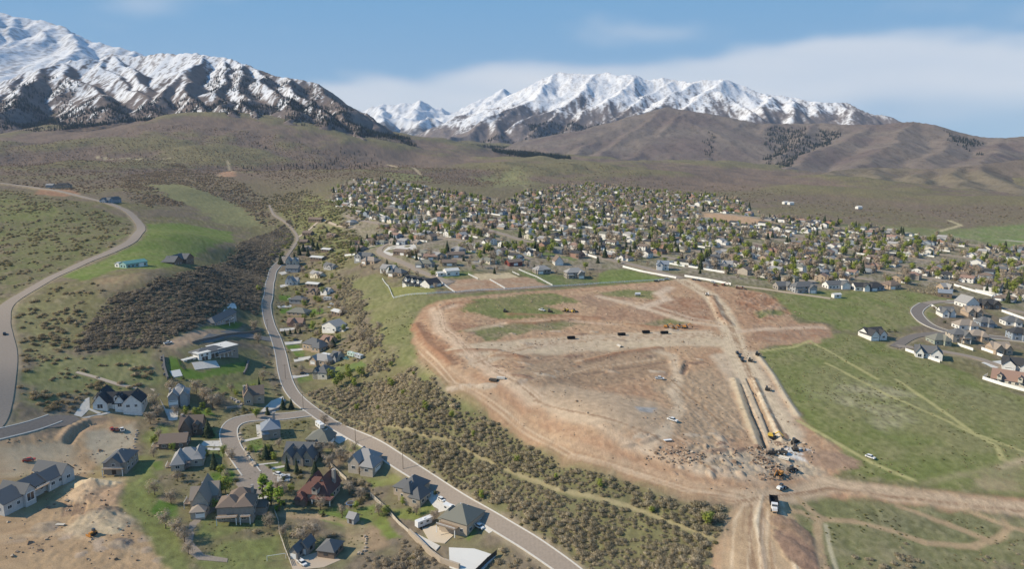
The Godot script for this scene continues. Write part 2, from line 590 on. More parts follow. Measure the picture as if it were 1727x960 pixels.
	area([236.9,-402.3,270.7,-381,261.5,-354.8,237.5,-359.0],Color(.28,.25,.145),Color(.22,.21,.1),8,8,2,true,0,0,0.6,0.6)
	area([217.2,-601.4,280.5,-632.7,358.8,-651.5,385.2,-623,348.2,-585.5,310.9,-535.7,267.9,-503.9,237.7,-493.5,228.9,-511.9,211.7,-528.5],Color(.185,.21,.072),Color(.245,.23,.11),4,4,2,true,0.4)
	area([107.5,-263.9,124,-264.6,160.9,-264.3,188,-259.6,210.2,-255.6,190.6,-228.8,100.3,-222.6],Color(.2,.198,.092),Color(.26,.23,.135),3,4,2,false,0.3)
	area([128.4,-259,158.2,-259.3,182.9,-255.1,170.6,-246,138.4,-246.9],Color(.19,.185,.095),Color(.215,.2,.12),5,6,2,false,0,0,0.8,0.5)
	area([-107.4,-623.6,-62.5,-589.8,-57.8,-556.9,-94.4,-565.9],Color(.22,.225,.08),Color(.26,.25,.1),2,2,3,true)
	area([-60.3,-617.6,-12.4,-640.9,20,-666.2,31.1,-612.5,-6.5,-582.6,-44.4,-561.9],Color(.42,.26,.163),Color(.42,.307,.214),2,2,-1,true,0.7)
	area([-36.9,-654.1,-3.1,-676,6.2,-656.9,-29.5,-623.5],Color(.582,.468,.298),Color(.541,.426,.269),1.5,1,-1,true,0.9)
	area([-96.4,-675.4,-40.8,-675.7,-34.2,-654.7,-61.7,-632.2],Color(.16,.2,.07),Color(.2,.2,.1),2,2,3,true)
	area([6.5,-685.3,20.8,-692.4,66.5,-664.9,78.3,-648.4,33.8,-616.5,14.4,-660.8],Color(.15,.185,.07),Color(.19,.19,.1),2,2,3,true)
	area([81.8,-687.7,100.9,-716.4,114.5,-709,150.2,-659.3,77.3,-639.7],Color(.17,.215,.065),Color(.2,.22,.085),2,1.5,2,true)
	area([-67.8,-498.3,-66.2,-526.4,-56.1,-539.4,-29.1,-552.9,17.8,-590.6,70.4,-624.6,144.8,-659.1,163.3,-668.6,195.1,-627.4,215.2,-610.3,209.3,-540,204.9,-510.8,225.8,-512.6,218,-484.4,200.2,-462.9,164.5,-449.7,151.7,-437.2,147.4,-398.1,140.3,-341.5,140.1,-324,146.1,-309.7,145.2,-298,137.1,-286.5,127.3,-280.7,153.1,-276.5,175.8,-274,218.9,-267.5,211.3,-257.1,168.3,-260.9,143,-265.5,121.1,-268.9,104.6,-263.6,103.1,-250.7,102.3,-231.8,99.5,-218.2,67.3,-220.8,70.7,-235.5,80,-247,84.6,-256.9,66.5,-266.3,45.6,-282.3,34.2,-290.7,9.8,-313.7,-12.8,-346,-40.1,-391.6,-54.7,-424.2,-64.2,-458.7],Color(.42,.26,.163),Color(.462,.313,.199),2.2,2.5,1,true,0.6,0.2,1,0.22)
	area([-63.7,-460.9,-54.1,-424.8,-39,-389.9,-12.2,-345.3,10.3,-312.9,34.2,-290.4,47.9,-281.8,68.7,-266,66.9,-268.5,48.3,-284.2,25.1,-303,4.7,-334.9,-19.2,-356.7,-40,-400.7,-52.8,-446.2],Color(.394,.249,.148),Color(.441,.297,.184),2,3,1,true,0,0,0.75)
	area([-64.2,-486,-48.9,-455.3,-25.5,-413.6,-1.2,-408.1,-20.9,-391.6,-41.9,-403.1,-55.2,-434.6],Color(.336,.185,.112),Color(.315,.201,.133),4,5,1,true,0,0.7)
	area([-4.2,-364.2,23.6,-422.5,69.7,-446,93.7,-435.3,90.7,-403.8,63.6,-383,29.8,-364.4,11,-355.7],Color(.42,.302,.199),Color(.367,.254,.168),5,6,1,true)
	area([79.1,-540.1,129.4,-586.7,158.4,-577.1,144.5,-508.3,106.3,-497.4,79.5,-512.7],Color(.336,.185,.112),Color(.399,.265,.178),4,5,1,true)
	area([191.9,-616.9,217.2,-601.4,207.9,-536.2,179.6,-505.5,175.8,-548.0],Color(.336,.185,.112),Color(.441,.307,.214),4,5,1,true,0,0.6)
	area([169.1,-499,222.7,-507.3,215.1,-479.6,165.9,-453.7,152.1,-458.2],Color(.41,.281,.194),Color(.336,.185,.112),4,4,1,true)
	area([46.1,-577.8,93.2,-604.8,135.3,-639.2,139.9,-612.4,91.5,-561.6,56.5,-538.1],Color(.42,.281,.189),Color(.367,.244,.163),4,5,1,true)
	area([11.2,-364.2,45.8,-398.2,85.3,-411.1,89,-399.1,62.9,-378.2,29.3,-358.7],Color(.326,.223,.148),Color(.378,.26,.168),3,4,1,true)
	area([82.6,-380.8,113,-397.9,116.8,-370.8,99.1,-345.6,85.7,-351.6],Color(.326,.228,.158),Color(.399,.286,.194),3,4,1,true)
	area([2.2,-411.9,45.9,-432,51.9,-421.5,12.2,-398.2],Color(.347,.233,.153),Color(.42,.292,.194),2,3,1,true)
	area([66.7,-549,82.2,-530.8,129.6,-491.1,104.1,-486.4,58,-511.1],Color(.347,.212,.138),Color(.41,.265,.173),2,3,1,true)
	area([-52.2,-487.6,-25.2,-477,-5.4,-484.4,-24.5,-461.7,-45.6,-460.7],Color(.315,.191,.122),Color(.378,.233,.153),2,3,1,true)
func paint_b() -> void:
	area([76.3,-299.4,93.9,-297.4,90.8,-282.2,76.4,-278.9,66.2,-288.0],Color(.378,.286,.194),Color(.462,.35,.24),2,4,1,true,0,0.4)
	area([19.5,-344.5,50.8,-337.9,60.2,-334.1,52.3,-311.4,31.6,-317.4],Color(.572,.447,.312),Color(.525,.403,.286),3,3,1,true,0.6)
	area([-28.6,-543.8,3.1,-568.1,32.2,-585.8,56.2,-557.9,25.3,-540.3,41.5,-517.9,15.3,-502.7,-18,-496.4,-35.7,-514.4],Color(.19,.205,.078),Color(.25,.225,.11),3,5,2,true)
	area([-32.1,-460.9,-13.4,-478.8,36,-500,51.6,-489.1,14.2,-466.4,-16,-439.5],Color(.205,.205,.09),Color(.28,.225,.14),3,4,2,true)
	area([67.1,-594.1,100,-615.9,121,-606.3,112.4,-574,94,-577.5],Color(.2,.205,.085),Color(.25,.225,.11),3,3,2,true)
	area([89.6,-496.6,122.7,-514.9,126,-501.8,95.9,-486.0],Color(.22,.21,.09),Color(.3,.235,.15),3,3,2,true)
	area([182.3,-539.8,206.2,-550.1,204.1,-531.9,180.9,-522.0],Color(.2,.205,.085),Color(.27,.235,.13),3,3,2,true)
	area([11,-355.7,29.8,-364.4,53.4,-356.4,73.2,-349.1,75.3,-330.9,67.2,-305.4,46.2,-305.2,26.5,-321.2,12.1,-343.1],Color(.493,.366,.25),Color(.483,.355,.24),5,5,1,true,0.6)
	area([120.4,-425.9,137.7,-435.9,151,-437.1,143.5,-388.9,136.5,-327.7,132.1,-309.4,111.9,-304.8,115.9,-347.4],Color(.557,.435,.311),Color(.493,.376,.265),3,3,1,true,0.5)
	area([76.9,-384.6,115,-405.4,114.4,-347.3,106.2,-312,81.9,-301.2,68.6,-312.2,79.5,-350.5],Color(.43,.313,.209),Color(.378,.27,.178),5,6,1,true,0.3,0.3)
	area([91,-296.4,131.7,-308.3,127.3,-284.3,104.7,-276.2,88.2,-277.4],Color(.489,.39,.278),Color(.43,.329,.235),4,5,1,true,0.2,0.4)
	area([85.5,-256.2,106.2,-260.6,102.6,-241.8,94.7,-218.2,70,-220.3,73.5,-236.5],Color(.493,.355,.224),Color(.452,.323,.204),3,3,1,true,0.6,0,1,0.12)
	area([-38.4,-422.2,13.7,-449.5,69.3,-469.8,130.6,-479.3,143.3,-461.1,136.4,-444,87.4,-440.9,12.8,-416,-20.8,-388.8],Color(.582,.458,.312),Color(.525,.408,.286),3,3,1,true,0.7)
	area([59,-335.6,69.6,-338.3,66.4,-329.1,59,-326.9],Color(.4,.38,.35),Color(.42,.39,.36),1.5,1.5,1,true)
	band([156.4,-662.5,163.6,-596.5,159.1,-545.4,148.9,-484,138.4,-438.3,133.6,-397.2,127,-340.8,122.6,-308.9],14,Color(.624,.494,.341),2.5,0.9,0,1,true,0.7,1,0.25)
	band([131.9,-476.5,107.2,-463.7,52.5,-460.2,13.2,-431.8,-21,-393.5],8,Color(.546,.419,.296),2.5,0.8,0,1,true,0.7,1,0.25)
	band([70.6,-582.3,98,-545.2,120.8,-506.4,142.2,-492.3],7,Color(.63,.488,.347),2.5,0.8,0,1,true,0.7,1,0.2)
	band([-45.2,-526.3,-55.6,-521.3,-46.1,-466.5,-25.5,-413.6,-9.1,-377.9,10.7,-346.3],10,Color(.588,.435,.306),3,0.9,0,1,true,0.6,1,0.25)
	band([150.4,-478.4,178.5,-490.1,219,-503.4],7,Color(.598,.445,.316),2.5,0.8,0,1,true,0.5,1,0.3)
	band([-28.3,-461.2,-5.4,-484.4,36,-500,72.2,-490.8],5,Color(.578,.424,.296),2,0.7,0,1,true,0.4,1,0.2)
	band([86.3,-434.9,96.8,-424.4,91.2,-385.9,84.4,-366.5,83,-342.4,67.8,-308.6,57.3,-294.2],6,Color(.598,.466,.326),2,0.8,0,1,true,0.5,1,0.25)
	band([97.3,-541.2,124.4,-574.6,122,-598.7,137.7,-625.6],9,Color(.63,.488,.357),3,0.8,0,1,true,0.5,1,0.2)
	band([146.6,-500.5,127.1,-515.2,108.3,-551.9,78.8,-571.6],4,Color(.609,.466,.337),2,0.7,0,1,true,0.4,1,0.2)
	band([-54.1,-424.8,-29,-365.9,-3.9,-338.9,24.7,-297.2,47.8,-281,68.6,-265.4,86.4,-259.0],9,Color(.42,.276,.173),2.5,0.45,0,1,true,0.4,1,0.35)
	band([-60.6,-457.5,-41.9,-403.1,-10,-351.1,17.8,-312.4,46.2,-286.7,73.8,-268.1,91.2,-263.6],5,Color(.504,.371,.25),2,0.5,0,1,true,0.3,1,0.35)
	band([-1.1,-364.9,26.9,-327.7,50.3,-298.3,76.4,-278.9,99.1,-273.7],6,Color(.609,.466,.326),3,0.6,0,1,true,0.3,1,0.3)
	band([88,-260.9,108.1,-265.7,129.5,-277.7,150.6,-271.5,172.1,-267.5,198.7,-262.9,213.6,-260.2],10,Color(.525,.392,.265),2.5,0.9,0,1,true,0.6,1,0.3)
	band([89.5,-262,78.8,-248.9,69.7,-220.4],1.1,Color(.42,.302,.194),0.5,0.8,0,1,true,0.2,0.4,0.2)
	band([91.4,-262.1,81.8,-248.6,72.3,-219.9],1.1,Color(.609,.466,.316),0.5,0.8,0,1,true,0.2,0.4,0.2)
	band([93.3,-262.3,84.7,-248.4,74.9,-219.5],1.1,Color(.42,.302,.194),0.5,0.8,0,1,true,0.2,0.4,0.2)
	band([95.2,-262.5,87.8,-248.3,77.5,-219.1],1.1,Color(.609,.466,.316),0.5,0.8,0,1,true,0.2,0.4,0.2)
	band([97.1,-262.7,90.8,-248.3,80.1,-218.9],1.1,Color(.42,.302,.194),0.5,0.8,0,1,true,0.2,0.4,0.2)
	band([99,-262.9,93.9,-248.3,82.8,-218.6],1.1,Color(.609,.466,.316),0.5,0.8,0,1,true,0.2,0.4,0.2)
	band([100.9,-263.1,97,-248.5,85.4,-218.4],1.1,Color(.42,.302,.194),0.5,0.8,0,1,true,0.2,0.4,0.2)
	band([96.9,-263.4,89.7,-248.3,86.1,-231.7,83.1,-218.6],1.6,Color(.686,.562,.403),0.6,0.9,0.3,1,true,0,0.5,0.2)
	band([103.4,-260.3,98.8,-245,97.3,-231.6,93.7,-218.2],1.8,Color(.655,.52,.365),0.6,0.9,0.4,1,true,0,0.5,0.2)
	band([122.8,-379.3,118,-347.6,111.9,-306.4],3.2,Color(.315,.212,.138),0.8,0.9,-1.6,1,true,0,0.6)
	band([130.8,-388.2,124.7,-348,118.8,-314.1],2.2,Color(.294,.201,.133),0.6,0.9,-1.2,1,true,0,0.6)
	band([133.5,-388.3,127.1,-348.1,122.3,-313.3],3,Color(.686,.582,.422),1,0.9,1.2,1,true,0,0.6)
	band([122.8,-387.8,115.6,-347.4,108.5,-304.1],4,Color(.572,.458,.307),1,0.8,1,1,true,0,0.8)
func paint_c() -> void:
	band([149.1,-430.2,146.7,-396.3,142.1,-362.4,139.8,-340.0],3,Color(.52,.437,.317),1,0.9,1,1,true,0,0.8)
	band([103.4,-414.4,96.2,-395.0],3,Color(.22,.15,.11),0.8,0.9,-1,1,true,0,0.5)
	band([41.4,-387.4,62.9,-399.9,91,-413.5],3,Color(.315,.212,.143),1.2,0.8,-0.8,1,true,0,1.2)
	band([-36.1,-415.4,-22.2,-416.2,-8.2,-417.4],5,Color(.336,.185,.112),2,0.8,1.3,1,true,0,1.6)
	band([-11.7,-416.1,2.2,-409.6,3.9,-404.9],5,Color(.336,.185,.112),2,0.8,1.3,1,true,0,1.6)
	band([-9.7,-407,5.6,-406.7],5,Color(.336,.185,.112),2,0.8,1.3,1,true,0,1.6)
	band([-1.4,-485.2,14.8,-486.8,40.2,-500.6],5,Color(.336,.185,.112),2,0.8,1.3,1,true,0,1.6)
	band([-66.5,-488.5,-53.1,-441.6,-34.6,-397.4],5,Color(.336,.185,.112),2,0.8,1.3,1,true,0,1.6)
	band([80.5,-491.3,106.9,-480.6],5,Color(.336,.185,.112),2,0.8,1.3,1,true,0,1.6)
	band([-1.5,-508.2,41,-510.8,61.7,-506.3],5,Color(.336,.185,.112),2,0.8,1.3,1,true,0,1.6)
	band([164.1,-589.4,151.3,-517.4,151.7,-496.4],5,Color(.336,.185,.112),2,0.8,1.3,1,true,0,1.6)
	band([40,-407.5,62.9,-424.5,90.4,-437.5],5,Color(.336,.185,.112),2,0.8,1.3,1,true,0,1.6)
	band([-53.4,-520.5,-45.6,-531.2,-28.2,-535.1],5,Color(.336,.185,.112),2,0.8,1.3,1,true,0,1.6)
	heaps([91,-304,0.9,0.7,2,2,2.3,77,-286,1.2,0.5,0,1.3,2.8,66,-282,1.2,0.6,1,1.4,1.9,103,-284,2,0.5,2,1.8,1.5,75,-288,0.9,1.1,2,1,0.9,108,-303,1.9,0.5,3,1.7,1.3,76,-293,1.9,0.4,0,1.6,3,93,-287,1.8,0.5,1,1.1,2.7,102,-297,1.1,0.7,2,1.8,0.6,81,-278,1.8,0.6,1,1.1,2.8,86,-308,1.3,0.5,2,1.9,2.9,68,-292,2.2,0.9,3,2,2.6,110,-312,1.7,1,2,1.2,1.1,123,-304,0.8,0.4,1,1.4,2.4,122,-296,1.4,0.5,1,1.1,0.2,107,-293,2.2,0.8,3,1.7,1,66,-277,1.2,1.1,1,1.6,0.7,94,-310,1.4,0.6,3,2,1.5,69,-294,1.1,0.5,1,1.5,0.8,80,-277,1.2,0.5,3,2.2,2,113,-290,0.9,0.7,3,1.3,2.6,112,-283,1.3,0.9,2,2,1.6,101,-288,1.2,1,3,1.1,2.9,118,-292,0.9,1,1,1.9,0.8,110,-285,1.8,0.7,3,1.9,2.8,125,-317,2,0.5,3,2.1,1.7,120,-309,1.7,0.6,3,2.1,1.3,69,-281,1,0.8,2,1.7,0.4,83,-281,1.5,0.4,2,2,0.3,98,-298,1.9,0.6,1,1.9,2.6,93,-308,2.1,1,2,1.6,1.3,111,-288,0.9,1,1,1.8,2.8,97,-308,1.6,0.7,1,1.2,0.4,95,-298,1.6,1,1,1,0.9,96,-294,1.8,0.7,0,1.6,1.2,84,-299,1.1,1,0,1.8,1.8,80,-276,1.5,1,2,2.1,1.5,89,-287,1.3,0.6,2,2.2,1,89,-287,1.7,0.8,2,2.1,1.1,100,-300,1.7,0.5,3,1.8,2.7,85,-294,1,1,0,1.6,2.3,71,-291,1.9,0.5,1,1.7,1.5,93,-278,1.9,1.1,0,1.2,1.4,120,-308,1.9,0.9,3,2.1,0.7,45,-464,2,0.9,3,2.8,-0.1,24,-386,1.9,0.7,0,1.5,0.5,36,-418,3.1,0.7,3,2.2,-0.4,-28,-367,3.5,1,2,2.8,0.3,39,-409,2.3,0.8,0,1.3,-0.3,7,-364,1.6,1,2,1,-0.3,96,-470,3.4,0.5,2,1.1,0.6,6,-369,2.8,0.9,3,2.9,0.5,81,-422,2.8,0.9,1,2,-0.4,105,-432,1.4,0.5,2,2,0,9,-432,1.6,0.4,0,1.6,0.2,8,-385,1.4,0.5,0,1.5,0.1,37,-400,1.6,1,3,1.7,-0.4,54,-470,2.3,1,2,1.6,0.2,111,-419,1.3,0.8,2,2.2,0.4,55,-395,2.3,1,0,2.8,0.5,107,-412,2.8,0.8,3,3,-0.2,-27,-388,2.3,0.8,1,1.1,0.2,14,-408,1.5,0.6,0,1.1,-0.3,3,-362,3.2,1.1,0,2,-0.4,17,-375,2.9,1,2,2.7,0.2,29,-470,2.3,0.4,2,2.1,-0.3,-7,-387,1.9,0.6,3,2.8,0.5,4,-386,2.1,0.8,3,1.6,0.1,1,-413,1.3,0.6,2,2.4,0.2,67,-453,3.4,0.9,0,2.4,0.5,0,-459,2.7,0.9,2,1,0.1,-9,-476,2.4,0.5,2,1.6,0.1,65,-383,1.4,1,1,2.8,0.3,82,-396,2.8,0.6,2,2.3,0.3,84,-392,3.5,0.5,1,1.1,-0.5,-14,-362,3.3,0.9,2,2.4,0.2,118,-488,1.7,0.5,3,2.2,-0,13,-429,2.1,0.4,0,1.4,-0.2,8,-437,3.2,1.1,2,1.8,0,-26,-455,3.5,0.5,1,1,-0.5,7,-395,1.9,0.8,0,2.9,0.4,108,-478,3.5,0.8,2,1.7,-0.1,-23,-484,3,0.9,3,1.4,-0.2,70,-494,1.4,0.5,0,1.4,0.1,74,-288,2.2,0.3,3,1.5,0.1,80,-309,2,0.4,2,2.1,-0.2,84,-288,1.9,0.5,2,2.9,-0.6,87,-295,2.3,0.3,1,3,-0.4,79,-289,1.1,0.8,0,2.4,-0.5,91,-312,1.3,0.7,2,2,0.4,88,-281,1.5,0.6,0,1.7,0.1,92,-303,1.3,0.7,3,2.6,-0.6,60,-302,2.1,0.7,0,3,-0.6,50,-297,1.8,0.6,0,2,-0.2,58,-300,2.1,0.3,0,1.1,-0.1,57,-304,2.2,0.5,2,2.3,-0.4,74,-288,2,0.7,0,1.3,0.3,73,-294,1.5,0.5,1,2,0,77,-290,1.9,0.6,1,1.5,0.1,73,-287,2.1,0.9,1,1.6,-0.2,63,-296,1.3,0.6,2,1.5,0.4,59,-305,1.4,0.8,1,1.4,-0.5,101,-322,1,0.8,0,2.8,0.2,92,-300,1.8,0.5,0,1.2,-0.5])
	heap(128.4,-299.7,7,1.2,Color(.6,.58,.55),1.6,0.4)
	heap(137.3,-296.4,9,0.9,Color(.378,.254,.173),1.5,0.2)
	heap(101.9,-240,6,1.4,Color(.315,.212,.143),2.4,1.3)
	heap(99.6,-230.1,6,1.6,Color(.27,.18,.13),2.4,1.2)
	band([-55.1,-432.9,-33.2,-375,-4.4,-339.9,24.5,-298.3,47.7,-281.8,68.8,-266.5,87.8,-260.1],0.860874,Color(.326,.212,.133),0.35,0.400666,0,1,true,0,0.5)
	band([-53.4,-427.3,-31.7,-370.8,-3.2,-338.4,25.4,-296.7,48.3,-280.6,69.2,-265.3,88.2,-258.7],0.908862,Color(.378,.249,.153),0.35,0.407442,0,1,true,0,0.5)
	band([-59,-434.1,-36.4,-375.8,-6.6,-339.6,22.4,-298,45.2,-281.6,66.3,-265.9,85,-259.0],0.687524,Color(.326,.212,.133),0.35,0.623266,0,1,true,0,0.5)
	band([-49.7,-422.2,-28.8,-369.1,-0.9,-337.9,27.5,-296.3,50.5,-280.4,71.2,-265.5,90.1,-259.2],0.824689,Color(.326,.212,.133),0.35,0.690531,0,1,true,0,0.5)
	band([-49.5,-420.3,-29,-368.5,-0.8,-337.5,27.5,-296,50.4,-280.1,70.9,-265.2,89.8,-258.8],0.717993,Color(.326,.212,.133),0.35,0.629292,0,1,true,0,0.5)
	band([-53.2,-436.3,-30.8,-377.2,-2.4,-341.2,26.2,-299.7,49.7,-283,70.4,-268.2,89.8,-262.4],0.864373,Color(.326,.212,.133),0.35,0.488256,0,1,true,0,0.5)
	band([-59.7,-440.4,-36.6,-381.4,-6.8,-341.9,22.5,-300.6,45.8,-283.5,66.8,-268.2,86,-261.8],0.773378,Color(.326,.212,.133),0.35,0.783499,0,1,true,0,0.5)
	band([-55.1,-429.7,-32.4,-371.7,-4.1,-338.7,24.4,-297.1,47.8,-280.8,68.7,-265.5,87.1,-258.8],0.660952,Color(.557,.419,.291),0.35,0.471816,0,1,true,0,0.5)
	band([-52.6,-431.8,-30.8,-374.2,-2,-339.8,26.5,-298.2,49.5,-282,70.7,-267,89.8,-260.9],0.901153,Color(.557,.419,.291),0.35,0.655764,0,1,true,0,0.5)
	band([-57.8,-436.7,-35,-377.8,-5.9,-340.8,23.4,-299.2,46.7,-282.5,67.3,-267.2,86.5,-260.7],1.0239,Color(.557,.419,.291),0.35,0.532,0,1,true,0,0.5)
	band([-51.5,-428.7,-29.7,-372,-1.3,-339,26.9,-297.5,49.7,-281.4,70.5,-266.5,89.6,-260.3],0.834812,Color(.557,.419,.291),0.35,0.568129,0,1,true,0,0.5)
	band([153.1,-655.4,161,-590.3,157,-542.3,146.4,-478.7,132.8,-402.3,125.5,-341.1,121.6,-309.1],0.853061,Color(.557,.419,.291),0.35,0.715693,0,1,true,0,0.5)
	band([155.8,-657.6,164.3,-592.4,159.9,-544.1,148.2,-480,134.7,-403.1,127.3,-341.8,123.4,-309.6],1.03849,Color(.557,.419,.291),0.35,0.613974,0,1,true,0,0.5)
	band([157.1,-656.9,165.4,-591.9,161,-543.8,150.2,-479.9,135.7,-402.9,128,-341.6,124.1,-309.5],0.574832,Color(.326,.212,.133),0.35,0.639601,0,1,true,0,0.5)
	band([155.1,-652,163.4,-587.7,159,-540.3,148.3,-477.2,134.6,-401.2,127.2,-340.4,123.1,-308.5],0.607828,Color(.326,.212,.133),0.35,0.663757,0,1,true,0,0.5)
	band([158.4,-657.3,166.8,-592.3,162.3,-544.2,150.6,-480.1,136.5,-403,128.6,-341.7,124.6,-309.6],0.69647,Color(.378,.249,.153),0.35,0.40309,0,1,true,0,0.5)
	band([154.1,-659.1,162.6,-593.6,158.2,-545,147.8,-480.8,133.5,-403.5,126.3,-342.1,122.2,-309.8],0.778778,Color(.326,.212,.133),0.35,0.600356,0,1,true,0,0.5)
	band([156.7,-655,164,-590.1,160.4,-542.4,148.9,-478.7,135.1,-402.2,127.6,-341.1,123.6,-309.1],0.76395,Color(.378,.249,.153),0.35,0.788974,0,1,true,0,0.5)
	band([153.8,-649.6,162.3,-585.6,157.9,-538.6,147.2,-475.9,133.5,-400.4,126.1,-339.7,122.3,-308.0],0.635405,Color(.326,.212,.133),0.35,0.453798,0,1,true,0,0.5)
	band([-21.4,-398.8,13.3,-436.7,52.4,-458.4,107.2,-464.6,142.2,-470.0],0.973654,Color(.326,.212,.133),0.35,0.528387,0,1,true,0,0.5)
	band([-23.3,-397.2,10.9,-433.3,49.6,-455.4,104.1,-461.6,138.5,-466.8],0.657919,Color(.557,.419,.291),0.35,0.70747,0,1,true,0,0.5)
	band([-20.9,-394.1,12.9,-430,51.8,-451.8,106.1,-457.9,139.6,-463.0],0.660746,Color(.378,.249,.153),0.35,0.747357,0,1,true,0,0.5)
func paint_d() -> void:
	band([-20.1,-395.8,14.6,-433,53.3,-454.4,107.8,-460.5,142.2,-465.8],0.686624,Color(.378,.249,.153),0.35,0.699601,0,1,true,0,0.5)
	band([-19.3,-397.5,15.9,-435.7,54.4,-456.9,109.4,-463.1,144.4,-468.6],1.05619,Color(.378,.249,.153),0.35,0.709399,0,1,true,0,0.5)
	band([-20.9,-402.7,13.7,-442.2,53.3,-463.9,108.7,-470.2,143.7,-475.8],0.503726,Color(.378,.249,.153),0.35,0.720283,0,1,true,0,0.5)
	band([-21.2,-396.9,13.4,-434,52,-455.7,106.8,-461.9,141.2,-467.2],0.929007,Color(.557,.419,.291),0.35,0.408214,0,1,true,0,0.5)
	band([-23.3,-396.2,10.7,-431.7,49.7,-453.9,104.2,-460.1,138.2,-465.2],1.07758,Color(.557,.419,.291),0.35,0.701548,0,1,true,0,0.5)
	band([-19.6,-401.6,15.5,-441.1,54.9,-462.6,110.4,-468.8,145.4,-474.5],0.649714,Color(.378,.249,.153),0.35,0.674641,0,1,true,0,0.5)
	band([85.2,-257.8,97.6,-261.3,127.9,-273,149.5,-268.4,171.1,-265.4,197.5,-260.7],0.982028,Color(.326,.212,.133),0.35,0.482636,0,1,true,0,0.5)
	band([86.2,-259.3,98.8,-263.1,129.1,-274.9,150.7,-270.2,172.8,-267,199.5,-262.4],1.09204,Color(.326,.212,.133),0.35,0.773363,0,1,true,0,0.5)
	band([85.1,-259.6,97.6,-263.4,128,-275.3,149.4,-270.5,171.3,-267.4,198.1,-262.7],0.938599,Color(.557,.419,.291),0.35,0.702919,0,1,true,0,0.5)
	band([84.9,-259.4,97.6,-263.1,127.7,-275,149.2,-270.2,171.3,-267.1,197.9,-262.5],0.717,Color(.378,.249,.153),0.35,0.536543,0,1,true,0,0.5)
	band([84.5,-258.9,96.9,-262.4,127.1,-274.3,148.7,-269.6,170.5,-266.5,197.4,-261.9],0.571555,Color(.326,.212,.133),0.35,0.652745,0,1,true,0,0.5)
	band([84.1,-258.9,96.6,-262.4,126.8,-274.3,148.4,-269.6,170.2,-266.5,197.1,-261.9],0.698214,Color(.326,.212,.133),0.35,0.639318,0,1,true,0,0.5)
	band([83.8,-258.7,96.3,-262.2,126.4,-274,148,-269.4,169.9,-266.3,196.2,-261.6],0.701786,Color(.326,.212,.133),0.35,0.656927,0,1,true,0,0.5)
	band([83.8,-259.6,96.5,-263.1,126.7,-275.1,148.5,-270.4,170.1,-267.2,196.9,-262.6],0.554401,Color(.557,.419,.291),0.35,0.468639,0,1,true,0,0.5)
	band([-53.9,-523.9,-45.7,-467.8,-25.4,-413.7,-8.4,-377.1,12,-346.1],0.853849,Color(.557,.419,.291),0.35,0.697402,0,1,true,0,0.5)
	band([-55.5,-526.7,-46.6,-469.6,-26.2,-415.5,-9.4,-378.5,11.5,-347.1],0.617886,Color(.326,.212,.133),0.35,0.610405,0,1,true,0,0.5)
	band([-51.4,-519.8,-43.2,-465.3,-23.1,-411.3,-6.9,-375.1,13.2,-344.6],0.514794,Color(.326,.212,.133),0.35,0.715951,0,1,true,0,0.5)
	band([-53.2,-513.3,-45.4,-460,-24.9,-406.6,-8.6,-370.1,11.4,-342.5],0.655483,Color(.557,.419,.291),0.35,0.732391,0,1,true,0,0.5)
	band([-56.3,-522.3,-47.6,-465.9,-27.2,-411.9,-10,-375,10.3,-345.6],0.807295,Color(.557,.419,.291),0.35,0.6405,0,1,true,0,0.5)
	band([-50.6,-525,-41.9,-469.5,-21.9,-415.5,-5.4,-379.4,14.5,-346.4],0.720229,Color(.378,.249,.153),0.35,0.450341,0,1,true,0,0.5)
	band([8.4,-345.4,34,-321.8,58.4,-304.9,78.7,-280.2],0.766145,Color(.557,.419,.291),0.35,0.646947,0,1,true,0,0.5)
	band([8.5,-345.5,34,-321.9,58.4,-304.9,78.2,-280.1],0.79643,Color(.557,.419,.291),0.35,0.736623,0,1,true,0,0.5)
	band([7.4,-349,33.2,-326.5,58.1,-308.7,78.3,-282.8],0.954572,Color(.557,.419,.291),0.35,0.6176,0,1,true,0,0.5)
	band([16.9,-350.6,42.2,-330.4,67.6,-313.8,86.9,-286.8],0.873437,Color(.557,.419,.291),0.35,0.487947,0,1,true,0,0.5)
	band([11.2,-345.3,36.5,-322.4,61.1,-305.9,81,-281.1],1.0215,Color(.326,.212,.133),0.35,0.784797,0,1,true,0,0.5)
	band([14.8,-351.1,40.9,-330.6,65.4,-313.5,85.4,-286.6],0.538418,Color(.378,.249,.153),0.35,0.453642,0,1,true,0,0.5)
	band([17.8,-347.9,43.7,-327.6,68.5,-311.7,88.1,-285.5],0.634019,Color(.557,.419,.291),0.35,0.407802,0,1,true,0,0.5)
	band([87.6,-255.9,81.7,-238.8,77.8,-220.9],0.651018,Color(.378,.249,.153),0.35,0.514165,0,1,true,0,0.5)
	band([95.5,-256.5,88.9,-238.7,84.7,-220.5],0.714772,Color(.378,.249,.153),0.35,0.645213,0,1,true,0,0.5)
	band([90.7,-257.1,84.7,-239.6,80.8,-221.5],0.873192,Color(.326,.212,.133),0.35,0.761904,0,1,true,0,0.5)
	band([88.1,-251.3,82.5,-234.7,78.4,-217.2],0.690823,Color(.326,.212,.133),0.35,0.664574,0,1,true,0,0.5)
	band([95.7,-259.1,89.5,-241,84.6,-222.5],0.605249,Color(.557,.419,.291),0.35,0.797459,0,1,true,0,0.5)
	band([99,-257.8,92,-239.6,87.4,-221.2],0.724282,Color(.557,.419,.291),0.35,0.420599,0,1,true,0,0.5)
	band([96.6,-251.5,90,-234.2,85.5,-216.5],0.631592,Color(.378,.249,.153),0.35,0.730455,0,1,true,0,0.5)
	band([94.4,-255.7,87.7,-238.1,83.4,-220.0],1.04283,Color(.326,.212,.133),0.35,0.710475,0,1,true,0,0.5)
